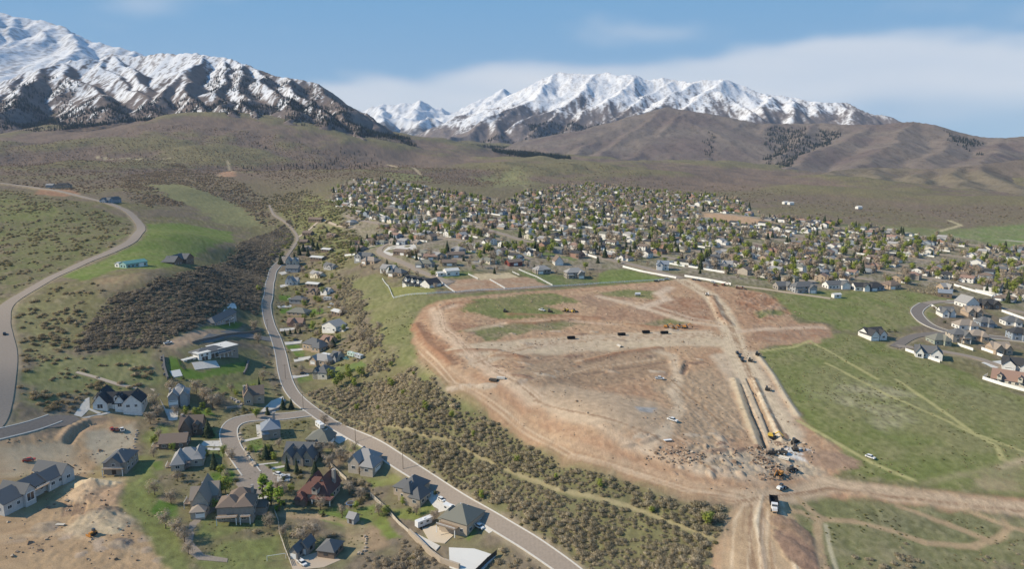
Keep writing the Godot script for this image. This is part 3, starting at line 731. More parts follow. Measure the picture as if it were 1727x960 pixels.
	band([93.1,-250.1,86.8,-233.3,82.6,-215.8],0.601205,Color(.557,.419,.291),0.35,0.686886,0,1,true,0,0.5)
	band([95.3,-396.6,103.9,-355.5,107.9,-319.6],0.542361,Color(.557,.419,.291),0.35,0.795154,0,1,true,0,0.5)
	band([86.9,-385.1,96,-344.6,100.3,-310.2],1.07772,Color(.326,.212,.133),0.35,0.660034,0,1,true,0,0.5)
	band([88.5,-395.3,97.7,-354.1,102.1,-317.7],0.852248,Color(.378,.249,.153),0.35,0.417334,0,1,true,0,0.5)
	band([81.2,-375.6,89.8,-334.9,95.2,-302.7],1.01451,Color(.557,.419,.291),0.35,0.643513,0,1,true,0,0.5)
func paint_e() -> void:
	band([86.7,-384,96.2,-343.7,100.4,-309.5],1.0455,Color(.378,.249,.153),0.35,0.757441,0,1,true,0,0.5)
	band([83.4,-382.7,92.7,-342.1,97,-307.8],0.735725,Color(.326,.212,.133),0.35,0.508736,0,1,true,0,0.5)
	band([15.7,-364.2,50.6,-399.4,91.1,-417.3],0.998918,Color(.378,.249,.153),0.35,0.785679,0,1,true,0,0.5)
	band([12.6,-365.1,47.6,-400.9,88.4,-419.0],0.511124,Color(.378,.249,.153),0.35,0.693696,0,1,true,0,0.5)
	band([7.8,-371.9,43,-408.3,84.7,-427.3],1.00399,Color(.326,.212,.133),0.35,0.726339,0,1,true,0,0.5)
	band([11.1,-364.2,45.9,-400.3,86.8,-418.4],1.00534,Color(.378,.249,.153),0.35,0.460375,0,1,true,0,0.5)
	band([7.6,-372.5,42.3,-408.8,84,-427.9],0.571325,Color(.326,.212,.133),0.35,0.63392,0,1,true,0,0.5)
	band([10.4,-363.9,45.5,-400.2,86.3,-418.3],0.969943,Color(.557,.419,.291),0.35,0.779824,0,1,true,0,0.5)
	area([-237.3,-320.1,-224.9,-334.3,-216.3,-348.9,-211.9,-361.8,-198.4,-365.5,-182.6,-333.5,-173.9,-309.7,-164.2,-284.7,-149.6,-269.4,-125.1,-250.2,-112.7,-236.5,-187.6,-227.4,-246.6,-310.7],Color(.462,.323,.194),Color(.41,.281,.168),2,3,1,true,0.6,0.2,1,0.15)
	area([-211.3,-345.2,-196.9,-362.4,-184.8,-336.8,-176,-314.9,-185.9,-314.2,-200.4,-325.5],Color(.447,.374,.269),Color(.416,.348,.25),2,2,1,true,0.7,0,1,0.12)
	area([-233.7,-314.1,-214.5,-330.7,-194,-314.2,-191.9,-301.1,-226.5,-302.6],Color(.546,.429,.286),Color(.473,.355,.23),3,3,1,true,0.6,0,1,0.12)
	band([-210.4,-359,-215.5,-352.7,-216.1,-343.3,-213.6,-333.0],3.5,Color(.347,.239,.153),1.2,0.8,-1.3,1)
	band([-209.8,-362.5,-217.2,-356,-219.9,-346,-217.5,-333.5],3,Color(.462,.318,.204),1,0.9,1,1)
	heap(-184.6,-299.7,8,3.6,Color(.63,.488,.316),1.6,-0.5)
	heap(-182.2,-290.9,8,2.6,Color(.546,.392,.25),1.3,0.3)
	heap(-168.2,-275.9,8,3.2,Color(.315,.228,.158),1.2,0)
	heap(-163.6,-269.2,8,2,Color(.478,.374,.25),1.9,-0.4)
	heap(-149.8,-257.4,5,1.9,Color(.25,.2,.16),1.1,0)
	heap(-183.9,-265.5,5,1.3,Color(.347,.265,.184),1.2,0)
	heap(-169.1,-292.4,9,1.8,Color(.42,.286,.184),1.7,-0.3)
	heap(-157.7,-266.1,4,1.4,Color(.572,.447,.288),1.5,0)
	band([-186.9,-284.7,-182.4,-275.4],1.1,Color(.27,.18,.125),0.5,0.8,-0.4,1,true,0,0.4)
	band([-185.3,-284.3,-181.6,-276.4],1.1,Color(.27,.18,.125),0.5,0.8,-0.4,1,true,0,0.4)
	band([-184.3,-284.8,-180.9,-277.4],1.1,Color(.27,.18,.125),0.5,0.8,-0.4,1,true,0,0.4)
	band([-182.7,-284.5,-178.6,-275.7],1.1,Color(.27,.18,.125),0.5,0.8,-0.4,1,true,0,0.4)
	band([-181.7,-285,-177.9,-276.8],1.1,Color(.27,.18,.125),0.5,0.8,-0.4,1,true,0,0.4)
	band([-180.1,-284.7,-177.1,-277.8],1.1,Color(.27,.18,.125),0.5,0.8,-0.4,1,true,0,0.4)
	band([-179,-285.2,-174.9,-276.1],1.1,Color(.27,.18,.125),0.5,0.8,-0.4,1,true,0,0.4)
	band([-222.8,-296.9,-206.7,-308.2,-185.9,-314.2],2.2,Color(.624,.499,.326),1,0.6,0,1,true,0,0.6)
	band([-195.7,-257.1,-171.7,-262.1,-142.3,-253.7],3,Color(.588,.445,.296),1.4,0.5,0,1,true,0,0.8)
	band([-236.6,-319,-223.8,-332.5,-213.3,-348.8,-211.8,-362.9],3,Color(.42,.286,.184),1.5,0.7,0,1)
	heaps([-179,-239,1.7,0.4,0,1.6,2.9,-172,-259,2.1,0.2,0,1.4,2.3,-158,-257,2.5,0.3,0,1.7,1.2,-186,-256,1.3,0.2,0,1.3,0.4,-160,-249,2.2,0.5,0,1.3,2,-142,-262,2.5,0.2,0,1.9,2.6,-131,-250,2.1,0.3,0,1.7,2.6,-155,-253,2.5,0.3,0,1.3,0.1,-139,-255,2.1,0.3,0,1.2,1.4,-143,-263,1.7,0.3,0,1.8,0.4,-149,-274,2.1,0.4,0,1.5,2.2,-180,-265,1.6,0.3,0,1.7,1.7])
	area([-229.1,-378.4,-202.5,-385.5,-192.8,-376.1,-196.1,-368.4,-220.3,-361.8],Color(.42,.307,.204),Color(.347,.265,.173),2,3,-1,true)
	area([-164.4,-285.7,-172.3,-309.8,-179.8,-330.3,-170.3,-328.1,-149.2,-287.7,-134.7,-271.7,-118.6,-245.2,-111.7,-236.6,-116.7,-236,-146.9,-267.6],Color(.21,.215,.088),Color(.19,.21,.075),2,2,3,true,0.5,0,1,0.3)
	area([-151.4,-291.2,-141.8,-287.9,-137.6,-279.3,-144.1,-275.6,-150.2,-281.9],Color(.085,.15,.032),Color(.12,.185,.05),0.7,0.8,3,true,0.8,0,1,0.18)
	area([-168.5,-321.9,-164.9,-325,-160.2,-315.9,-163.7,-314.3],Color(.115,.185,.04),Color(.15,.205,.058),0.7,0.8,3,true,0.8,0,1,0.18)
	area([-187.3,-350.1,-184.4,-363.3,-177.4,-362.8,-172.8,-347.6,-177.9,-339.8],Color(.21,.215,.088),Color(.19,.21,.075),2,2,3,true,0.5,0,1,0.3)
	area([-158.6,-361.9,-152.6,-364,-148.3,-351.3,-154.2,-351.0],Color(.115,.185,.04),Color(.15,.205,.058),0.7,0.8,3,true,0.8,0,1,0.18)
	area([-149.4,-339.3,-141.7,-340.4,-137.8,-333,-143.4,-330.0],Color(.115,.185,.04),Color(.15,.205,.058),0.7,0.8,3,true,0.8,0,1,0.18)
	area([-138.7,-322.4,-129.2,-318.9,-126.7,-313.5,-131.8,-311.5],Color(.115,.185,.04),Color(.15,.205,.058),0.7,0.8,3,true,0.8,0,1,0.18)
func paint_f() -> void:
	area([-139.5,-317.3,-129.3,-316.2,-125.8,-309,-133.1,-305.1],Color(.115,.185,.04),Color(.15,.205,.058),0.7,0.8,3,true,0.8,0,1,0.18)
	area([-135.2,-353.6,-129.4,-355.9,-123.9,-345,-125.7,-336.4],Color(.115,.185,.04),Color(.15,.205,.058),0.7,0.8,3,true,0.8,0,1,0.18)
	area([-121.5,-326.3,-111.3,-331.6,-109.5,-328.6,-118.4,-323.0],Color(.115,.185,.04),Color(.15,.205,.058),0.7,0.8,3,true,0.8,0,1,0.18)
	area([-116.9,-323.3,-108.2,-327.7,-104.5,-322.9,-113.5,-320.7],Color(.115,.185,.04),Color(.15,.205,.058),0.7,0.8,3,true,0.8,0,1,0.18)
	area([-126.3,-287.8,-126.6,-292.5,-120.6,-279.5,-100.4,-287.5,-98.7,-282.1,-103.1,-276.9,-118.7,-267.3,-125.9,-266.6,-128.7,-277.2],Color(.21,.215,.088),Color(.19,.21,.075),2,2,3,true,0.5,0,1,0.3)
	area([-112.9,-264.4,-94.1,-271.3,-85.3,-248.6,-98.5,-237.9,-118.1,-249.2],Color(.21,.215,.088),Color(.19,.21,.075),2,2,3,true,0.5,0,1,0.3)
	area([-83.9,-292.4,-73.8,-297.7,-66.6,-288.3,-69.8,-279.9,-81,-285.0],Color(.115,.185,.04),Color(.15,.205,.058),0.7,0.8,3,true,0.8,0,1,0.18)
	area([-72.7,-293,-58.2,-298,-49.9,-278.8,-43.9,-271.3,-53.1,-269.3,-64.1,-283.5],Color(.22,.235,.075),Color(.18,.22,.06),1.5,2,3,true,0.5)
	area([-69.5,-318.5,-53.6,-319.4,-50.6,-313.8,-63,-310.0],Color(.27,.255,.1),Color(.22,.235,.08),1,1,3,true,0.6)
	area([-80.8,-350.1,-76.5,-347.9,-69.7,-338.8,-73.6,-336.3,-80.9,-343.5],Color(.115,.185,.04),Color(.15,.205,.058),0.7,0.8,3,true,0.8,0,1,0.18)
	area([-51.6,-292.7,-34.3,-293.7,-31.6,-287.4,-40.4,-281.7,-47.9,-284.9],Color(.23,.245,.075),Color(.2,.22,.07),1,1,3,true,0.6)
	area([-19.6,-266.2,-15.5,-269.7,-13.5,-266.6,-17,-261.9],Color(.115,.185,.04),Color(.15,.205,.058),0.7,0.8,3,true,0.8,0,1,0.18)
	area([-197.9,-416.6,-183.5,-419.3,-170.6,-452.1,-164.1,-434.6,-182,-411.2,-194.1,-407.7],Color(.115,.185,.04),Color(.15,.205,.058),0.7,0.8,3,true,0.8,0,1,0.18)
	area([-207.2,-426.3,-202,-427.9,-193.9,-415.3,-197.9,-408.5],Color(.115,.185,.04),Color(.12,.19,.05),0.7,0.8,3,true,0.8,0,1,0.18)
	area([-212.8,-481.7,-208.4,-537.2,-203.7,-541.2,-200.9,-519.2,-208.1,-475.9],Color(.115,.185,.04),Color(.15,.205,.058),0.7,0.8,3,true,0.8,0,1,0.18)
	area([-217.4,-437,-212.4,-477.1,-199.6,-529.6,-192.5,-505.4,-200.6,-462.3,-206.2,-436.1],Color(.42,.302,.214),Color(.378,.276,.189),2,2,-1,true)
	area([-172.9,-380.3,-167,-383.2,-161.7,-377.8,-169.1,-374.8],Color(.115,.185,.04),Color(.15,.205,.058),0.7,0.8,3,true,0.8,0,1,0.18)
	area([-172.6,-408.9,-153.8,-429.5,-149.7,-417.1,-168.4,-402.2],Color(.21,.215,.088),Color(.19,.21,.075),2,2,3,true,0.5,0,1,0.3)
	area([-165.7,-518.1,-157.6,-524.6,-154.2,-514.2,-161.5,-509.9],Color(.115,.185,.04),Color(.15,.205,.058),0.7,0.8,3,true,0.8,0,1,0.18)
	area([-156.5,-505.8,-149.2,-508.6,-146,-494,-151.1,-494.5],Color(.115,.185,.04),Color(.15,.205,.058),0.7,0.8,3,true,0.8,0,1,0.18)
	area([-135.4,-440.8,-128.2,-448.6,-124.2,-437.6,-131.6,-434.0],Color(.115,.185,.04),Color(.15,.205,.058),0.7,0.8,3,true,0.8,0,1,0.18)
	area([-141,-529.2,-128,-521.3,-126.3,-506.4,-135.3,-515.2],Color(.16,.19,.075),Color(.15,.205,.058),0.7,0.8,3,true,0.8,0,1,0.18)
	area([-117.5,-459.5,-96.4,-451.9,-90.6,-441.5,-110,-443.7],Color(.15,.19,.07),Color(.15,.205,.058),0.7,0.8,3,true,0.8,0,1,0.18)
	area([-216.2,-663.9,-208,-673.4,-204.4,-660.8,-211.7,-652.7],Color(.115,.185,.04),Color(.15,.205,.058),0.7,0.8,3,true,0.8,0,1,0.18)
	area([-204.3,-628.4,-196.8,-638.2,-192.1,-625.9,-197.2,-610.5],Color(.115,.185,.04),Color(.15,.205,.058),0.7,0.8,3,true,0.8,0,1,0.18)
	area([-182.5,-624.9,-164.4,-621.9,-159.1,-600.9,-175.1,-604.2],Color(.115,.185,.04),Color(.15,.205,.058),0.7,0.8,3,true,0.8,0,1,0.18)
	area([-165.4,-569.2,-158.3,-569.7,-154.4,-554.8,-160.5,-556.5],Color(.115,.185,.04),Color(.15,.205,.058),0.7,0.8,3,true,0.8,0,1,0.18)
	area([-63.8,-284.5,-62.2,-286.3,-57.3,-263.9,-61.1,-257.6,-63.4,-261.9],Color(.441,.334,.219),Color(.378,.286,.184),1,1,-1,true,0.7)
	area([-61.5,-285.3,-51.2,-272.2,-49.1,-266.3,-56.4,-261.7],Color(.378,.27,.168),Color(.315,.228,.143),1.5,1.5,-1,true,0.6)
	band([-97.3,-288,-81.7,-287.8,-69.4,-283.6,-64.9,-275.3,-62.9,-259.7,-72.8,-253.3,-81.1,-250.9],4,Color(.42,.307,.194),1.2,0.9,0,-1,true,0.5,0.8)
	band([-127.7,-420.1,-102.8,-397.4,-69.1,-361.1,-41.8,-339.5,-28.2,-332.8,-20.6,-324.6,-3.6,-303.9,18.7,-280.8,45.5,-264.2,71.7,-241.8],2,Color(.374,.312,.178),0.8,0.85,0,-1,true,0.5,0.6)
	band([-63.4,-434.8,-40,-382.8,-29.2,-348.5,-28.2,-333.4],1.6,Color(.3,.27,.15),0.8,0.5,0,-1,true,0.3,0.6)
	band([187.1,-420.6,200.5,-371,213.9,-339.6,221.4,-315.2,215.5,-301.9,218.3,-294.4],2.4,Color(.46,.41,.19),0.8,0.9,0,-1,true,0.4,0.5)
	band([217.8,-398.5,218.8,-364,218.6,-328.2,240,-296.1],2.4,Color(.46,.41,.19),0.8,0.9,0,-1,true,0.4,0.5)
	band([137.6,-334.4,147.8,-308.6,154.2,-294.2,165.3,-281.3],2.4,Color(.46,.41,.19),0.8,0.9,0,-1,true,0.4,0.5)
	band([154.8,-437.6,179.7,-449.8,195.5,-465.7,206.7,-396.5],2.4,Color(.46,.41,.19),0.8,0.9,0,-1,true,0.4,0.5)
	band([225.8,-302.8,210.2,-293.8,202.7,-286.1,194.6,-281.1],4,Color(.478,.374,.24),2,0.9,0,-1,true,0.3,1.2)
	band([210.2,-293.8,188.5,-287.3,169.1,-279.4],3,Color(.374,.312,.182),2,0.5,0,-1,true,0.3,1.2)
	area([202.1,-293.1,220.1,-297.1,207.1,-275.3,186.8,-276.3],Color(.343,.281,.163),Color(.25,.23,.12),3,3,-1,true)
	band([111.1,-264.4,113,-257.4,115.3,-251.9,127.2,-251.3,138.4,-246.9,148.2,-241,164.8,-240,179.5,-246.3,185.1,-251.6,185.2,-255.1],3,Color(.441,.318,.194),0.9,0.95,0,-1,true,0.4,0.6)
func paint_g() -> void:
	band([149.6,-262.5,163.4,-252.4,172.2,-245.0],3,Color(.441,.318,.194),0.9,0.95,0,-1,true,0.4,0.6)
	band([102.6,-255.6,108.7,-255,113.2,-250.6],3,Color(.441,.318,.194),0.9,0.95,0,-1,true,0.4,0.6)
	band([113.7,-251.8,107.5,-235.4,103.9,-222.7],3,Color(.441,.318,.194),0.9,0.95,0,-1,true,0.4,0.6)
	band([177,-260.3,185.1,-251.6,196.1,-248.3],3,Color(.441,.318,.194),0.9,0.95,0,-1,true,0.4,0.6)
	band([115.3,-248.2,110.4,-232.4,108.1,-221.4],1.6,Color(.48,.42,.28),0.5,0.9,0,-1,true,0.2,0.3)
	area([-176.8,-807.4,-363.7,-1487.8,-350.1,-1593.2,-262.4,-1604.7,-121.9,-1461.7,-14.8,-1361.6,93.4,-1743.7,217.5,-1981.4,332.7,-1745.5,465.8,-1532.4,429.4,-1242.2,514.4,-1116.7,597.8,-1053.3,653.8,-1032.3,667,-908.6,429.3,-562.6,395.4,-575.5,386.6,-634.3,380.5,-681.8,328.2,-644.3,317.1,-666.7,268.9,-630,229.7,-637.4,196.1,-648.9,177.5,-681.3,139.8,-719.7,79.2,-706.3,37.4,-683.6,9.4,-693.7,-34.9,-669,-67.7,-666.9,-88.5,-657.5,-127.3,-727.0],Color(.225,.205,.12),Color(.3,.25,.195),8,8,-1,false,0.7,0,0.9,0.5)
	area([318.1,-1248.3,364.7,-1245,393.6,-1193.5,414.1,-1141.9,370.6,-1122.2,312.8,-1144.9],Color(.525,.35,.224),Color(.483,.318,.194),6,6,-1,true)
	area([185.5,-1337.5,223.6,-1306.3,204.7,-1254.3,182.5,-1277.4],Color(.504,.36,.235),Color(.462,.329,.214),6,6,-1,true)
	band([-460.6,-2578.3,-334.4,-2275.2,-239.2,-1968.2],9,Color(.437,.354,.23),3,0.9,0,-1,true,0,2)
	band([-1294.8,-2320.9,-1144.9,-2260.1,-1026.5,-2277.5],9,Color(.458,.395,.25),3,0.8,0,-1,true,0,2)
	band([-687.6,-1718.4,-714.6,-1901.9,-849.5,-2217.0],9,Color(.437,.354,.23),3,0.8,0,-1,true,0,2)
	band([-21.7,-2000.6,24.2,-1825.6,32.9,-1540.6],7,Color(.32,.28,.17),3,0.6,0,-1,true,0,2)
	area([-102.6,-2013.3,29.3,-2211.7,53.4,-1818.1,-30.1,-1588.2],Color(.27,.255,.13),Color(.235,.21,.11),25,25)
	area([-307.8,-1796.9,-254.9,-1943.4,-175.9,-1639.3,-242.5,-1558.9],Color(.255,.25,.12),Color(.22,.21,.105),14,14)
	area([-829.8,-1298.7,-740.9,-1237.1,-664.9,-1139.5,-657,-1080.6,-717.3,-1106.9],Color(.315,.18,.112),Color(.357,.223,.143),4,4,-1,true)
	area([-751.5,-1898.8,-746.4,-1987.2,-643.3,-1721.7,-663.2,-1680.6],Color(.378,.212,.133),Color(.399,.265,.173),8,6)
	band([651.1,-1108.6,729.2,-1186,740.9,-1239.2],7,Color(.52,.437,.269),2,0.9)
	band([535,-1031.2,636.8,-1061.1,719.7,-1021.2],6,Color(.5,.45,.36),2,0.9)
# mountains
# each is a field of ridges: every ridge line sinks away on both sides, and the highest wins
func ridge_mesh(called: String, x0: float, x1: float, z0: float, z1: float, nx: int, nz: int, ridges: Array, fall: float, rough: float, paint: Dictionary) -> Array:
	var seg := PackedFloat32Array()
	for r in ridges:
		for q in range(0, r.size() - 3, 3):
			for v in 6:
				seg.append(r[q + v])
	var cx := nx / 2 + 1
	var cz := nz / 2 + 1
	var coarse := PackedFloat32Array()
	coarse.resize(cx * cz)
	var warp := FastNoiseLite.new()
	warp.seed = 21
	warp.frequency = 0.0018
	warp.fractal_octaves = 3
	var ns := seg.size()
	for j in cz:
		for i in cx:
			var x := lerpf(x0, x1, float(i * 2) / nx)
			var z := lerpf(z0, z1, float(j * 2) / nz)
			var wx := x + float(paint.get("warp", 80.0)) * warp.get_noise_2d(x, z)
			var wz := z + float(paint.get("warp", 80.0)) * warp.get_noise_2d(x + 900.0, z)
			var best := -1e9
			for s in range(0, ns, 6):
				var ax := seg[s]
				var az := seg[s + 2]
				var ex := seg[s + 3] - ax
				var ez := seg[s + 5] - az
				var t := clampf(((wx - ax) * ex + (wz - az) * ez) / (ex * ex + ez * ez + 1e-6), 0.0, 1.0)
				var dx := wx - ax - ex * t
				var dz := wz - az - ez * t
				var d := sqrt(dx * dx + dz * dz)
				best = maxf(best, lerpf(seg[s + 1], seg[s + 4], t) - fall * d * (1.0 - 0.25 * minf(d / 900.0, 1.0)))
			coarse[j * cx + i] = best
	var fine := FastNoiseLite.new()
	fine.seed = 33
	fine.frequency = paint.get("grain", 0.0017)
	fine.fractal_type = FastNoiseLite.FRACTAL_RIDGED
	fine.fractal_octaves = 5
	fine.fractal_gain = 0.42
	var grit := FastNoiseLite.new()
	grit.seed = 34
	grit.frequency = 0.02
	grit.fractal_octaves = 3
	var vp := PackedVector3Array()
	var vc := PackedColorArray()
	var vn := PackedVector3Array()
	var ix := PackedInt32Array()
	for j in nz + 1:
		for i in nx + 1:
			var u := i * 0.5
			var v := j * 0.5
			var iu := mini(int(u), cx - 2)
			var iv := mini(int(v), cz - 2)
			var h := lerpf(lerpf(coarse[iv * cx + iu], coarse[iv * cx + iu + 1], u - iu), lerpf(coarse[iv * cx + cx + iu], coarse[iv * cx + cx + iu + 1], u - iu), v - iv)
			var x := lerpf(x0, x1, float(i) / nx)
			var z := lerpf(z0, z1, float(j) / nz)
			h += rough * (fine.get_noise_2d(x * 1.7, z * 0.5) * 1.3 + fine.get_noise_2d(x * 0.7 + 90.0, z * 0.7) * 0.5 + grit.get_noise_2d(x, z) * 0.12)
			vp.append(Vector3(x, h, z))
			if i < nx and j < nz:
				var k := j * (nx + 1) + i
				ix.append_array(PackedInt32Array([k, k + 1, k + nx + 1, k + 1, k + nx + 2, k + nx + 1]))
	var dot := FastNoiseLite.new()
	dot.seed = 35
	dot.frequency = float(paint.get("speck", 0.03))
	dot.fractal_octaves = 3
	for j in nz + 1:
		for i in nx + 1:
			var k := j * (nx + 1) + i
			var du := vp[j * (nx + 1) + mini(i + 1, nx)] - vp[j * (nx + 1) + maxi(i - 1, 0)]
			var dv := vp[mini(j + 1, nz) * (nx + 1) + i] - vp[maxi(j - 1, 0) * (nx + 1) + i]
			var no := dv.cross(du).normalized()
			if no.y < 0.0:
				no = -no
			vn.append(no)
			var p := vp[k]
			var d := dot.get_noise_3d(p.x * 1.4, p.y * 0.3, p.z * 0.35)
			var grain := grit.get_noise_3d(p.x * 2.6, p.y * 1.2, p.z * 1.3)
			var f := fine.get_noise_2d(p.x * 0.7 + 400.0, p.z * 0.7)
			var c: Color = paint.low.lerp(paint.high, smoothstep(-0.3, 0.5, f + d * 0.4))
			var line: float = paint.snow + paint.patch * f + paint.speckle * (d + 0.9 * grain) - paint.aspect * no.x * -1.0
			var snow := smoothstep(line - paint.soft, line + paint.soft, p.y)
			snow *= 1.0 - paint.steep * smoothstep(0.45, 0.75, 1.0 - no.y)
			c = c.lerp(Color(0.75, 0.755, 0.77), clampf(snow, 0.0, 1.0) * (1.0 - paint.brush * smoothstep(0.0, 0.35, d * 0.6 + grain * 0.8 + 0.1 * f)))
			c = c * (1.0 - 0.30 * smoothstep(0.0, 0.45, d * 0.6 + grain * 0.7) + 0.12 * smoothstep(0.0, 0.5, -d)) if snow < 0.5 else c
			vc.append(c)
	var arr := []
	arr.resize(Mesh.ARRAY_MAX)
	arr[Mesh.ARRAY_VERTEX] = vp
	arr[Mesh.ARRAY_NORMAL] = vn
	arr[Mesh.ARRAY_COLOR] = vc
	arr[Mesh.ARRAY_INDEX] = ix
	var mesh := ArrayMesh.new()
	mesh.add_surface_from_arrays(Mesh.PRIMITIVE_TRIANGLES, arr)
	structure(called, mesh, M["mountain"])
	return [vp, nx, nz, x0, x1, z0, z1]
func field_height(f: Array, x: float, z: float) -> float:
	var nx: int = f[1]
	var nz: int = f[2]
	var u: float = (x - f[3]) / (f[4] - f[3]) * nx
	var v: float = (z - f[5]) / (f[6] - f[5]) * nz
	if u < 0.0 or v < 0.0 or u >= nx or v >= nz:
		return -1e9
	var i := int(u)
	var j := int(v)
	var p: PackedVector3Array = f[0]
	var k := j * (nx + 1) + i
	return lerpf(lerpf(p[k].y, p[k + 1].y, u - i), lerpf(p[k + nx + 1].y, p[k + nx + 2].y, u - i), v - j)
const KNOTS := [[26,239,2],[-16,283,2],[-62,337,3],[-124,405,5],[-162,495,7],[-215,626,12],[-257,769,13],[-300,1013,24],[-455,1376,46],[-98,570,34],[-67,464,32],[-51,412,31],[-19,354,29],[10,317,26],[34,291,23],[57,277,20],[77,263,17],[82,242,14],[75,224,11],[-137,542,12],[-99,467,15],[-4,322,11],[32,270,8],[-57,410,17],[137,245,12],[176,229,8],[199,263,12],[156,299,18],[157,429,26],[258,605,27],[297,511,20],[292,413,16],[147,668,31],[20,672,33],[-85,630,35],[-130,706,36],[-171,793,35],[-158,906,41],[-306,1386,62],[-63,1231,52],[172,1559,51],[366,1344,43],[352,989,31],[489,1023,27],[408,780,24],[483,799,21],[504,707,18],[740,1157,25],[864,1232,27],[506,1162,34],[434,1389,45],[-43,412,31],[-4,353,29],[23,316,27],[47,292,24],[68,275,21],[-51,462,32],[16,531,33],[54,471,30],[82,413,27],[67,348,25],[-24,448,32],[152,545,30],[12,384,29],[106,339,22],[109,287,18],[-266,1118,52],[-294,1083,33],[-244,331,25],[-286,401,34],[-355,496,45],[-365,607,52],[-408,803,60],[-554,1032,72],[-840,1299,80],[-247,382,26],[-316,604,54],[-295,653,50],[-260,561,50],[-220,428,30],[-219,493,33],[-224,623,18],[-252,434,32],[-187,443,22],[-217,540,24],[-211,373,14],[-231,344,14],[-227,303,8],[-209,276,5],[-182,237,3],[-183,320,6],[-164,350,5],[-129,345,4],[-340,782,56],[-491,847,62],[-556,790,55],[-605,1333,76],[-430,1197,45],[-1046,1709,96],[-1487,2154,116],[-1080,2401,131],[-796,2407,112],[-1884,2743,182],[-343,1619,86],[-266,2025,86],[-129,2534,100],[148,2124,66],[121,1730,54],[-600,100,30],[600,100,4],[0,80,0],[-250,200,8],[0,200,2],[300,200,8],[-1500,600,130],[1400,600,12],[-3000,2500,330],[2800,2200,45],[700,2300,64],[1000,2000,46],[1300,1700,34],[1500,2200,40],[2200,2600,42],[1000,3000,66],[600,3000,88],[350,2400,78],[1700,1500,27],[0,5200,180],[-2000,5000,350],[2500,5000,110],[2000,3000,48],[3000,4000,60],[1500,4500,100],[0,3600,128],[-300,4500,165],[-1500,1500,130],[1000,200,8],[-1000,200,60],[-1294,2900,254],[-1558,2750,206],[-920,2800,207],[-588,2800,159],[-410,2800,123],[-1898,2900,200],[-2176,2900,191],[-1500,3500,290],[-900,3500,270],[-500,3500,200],[-2200,3500,290]]
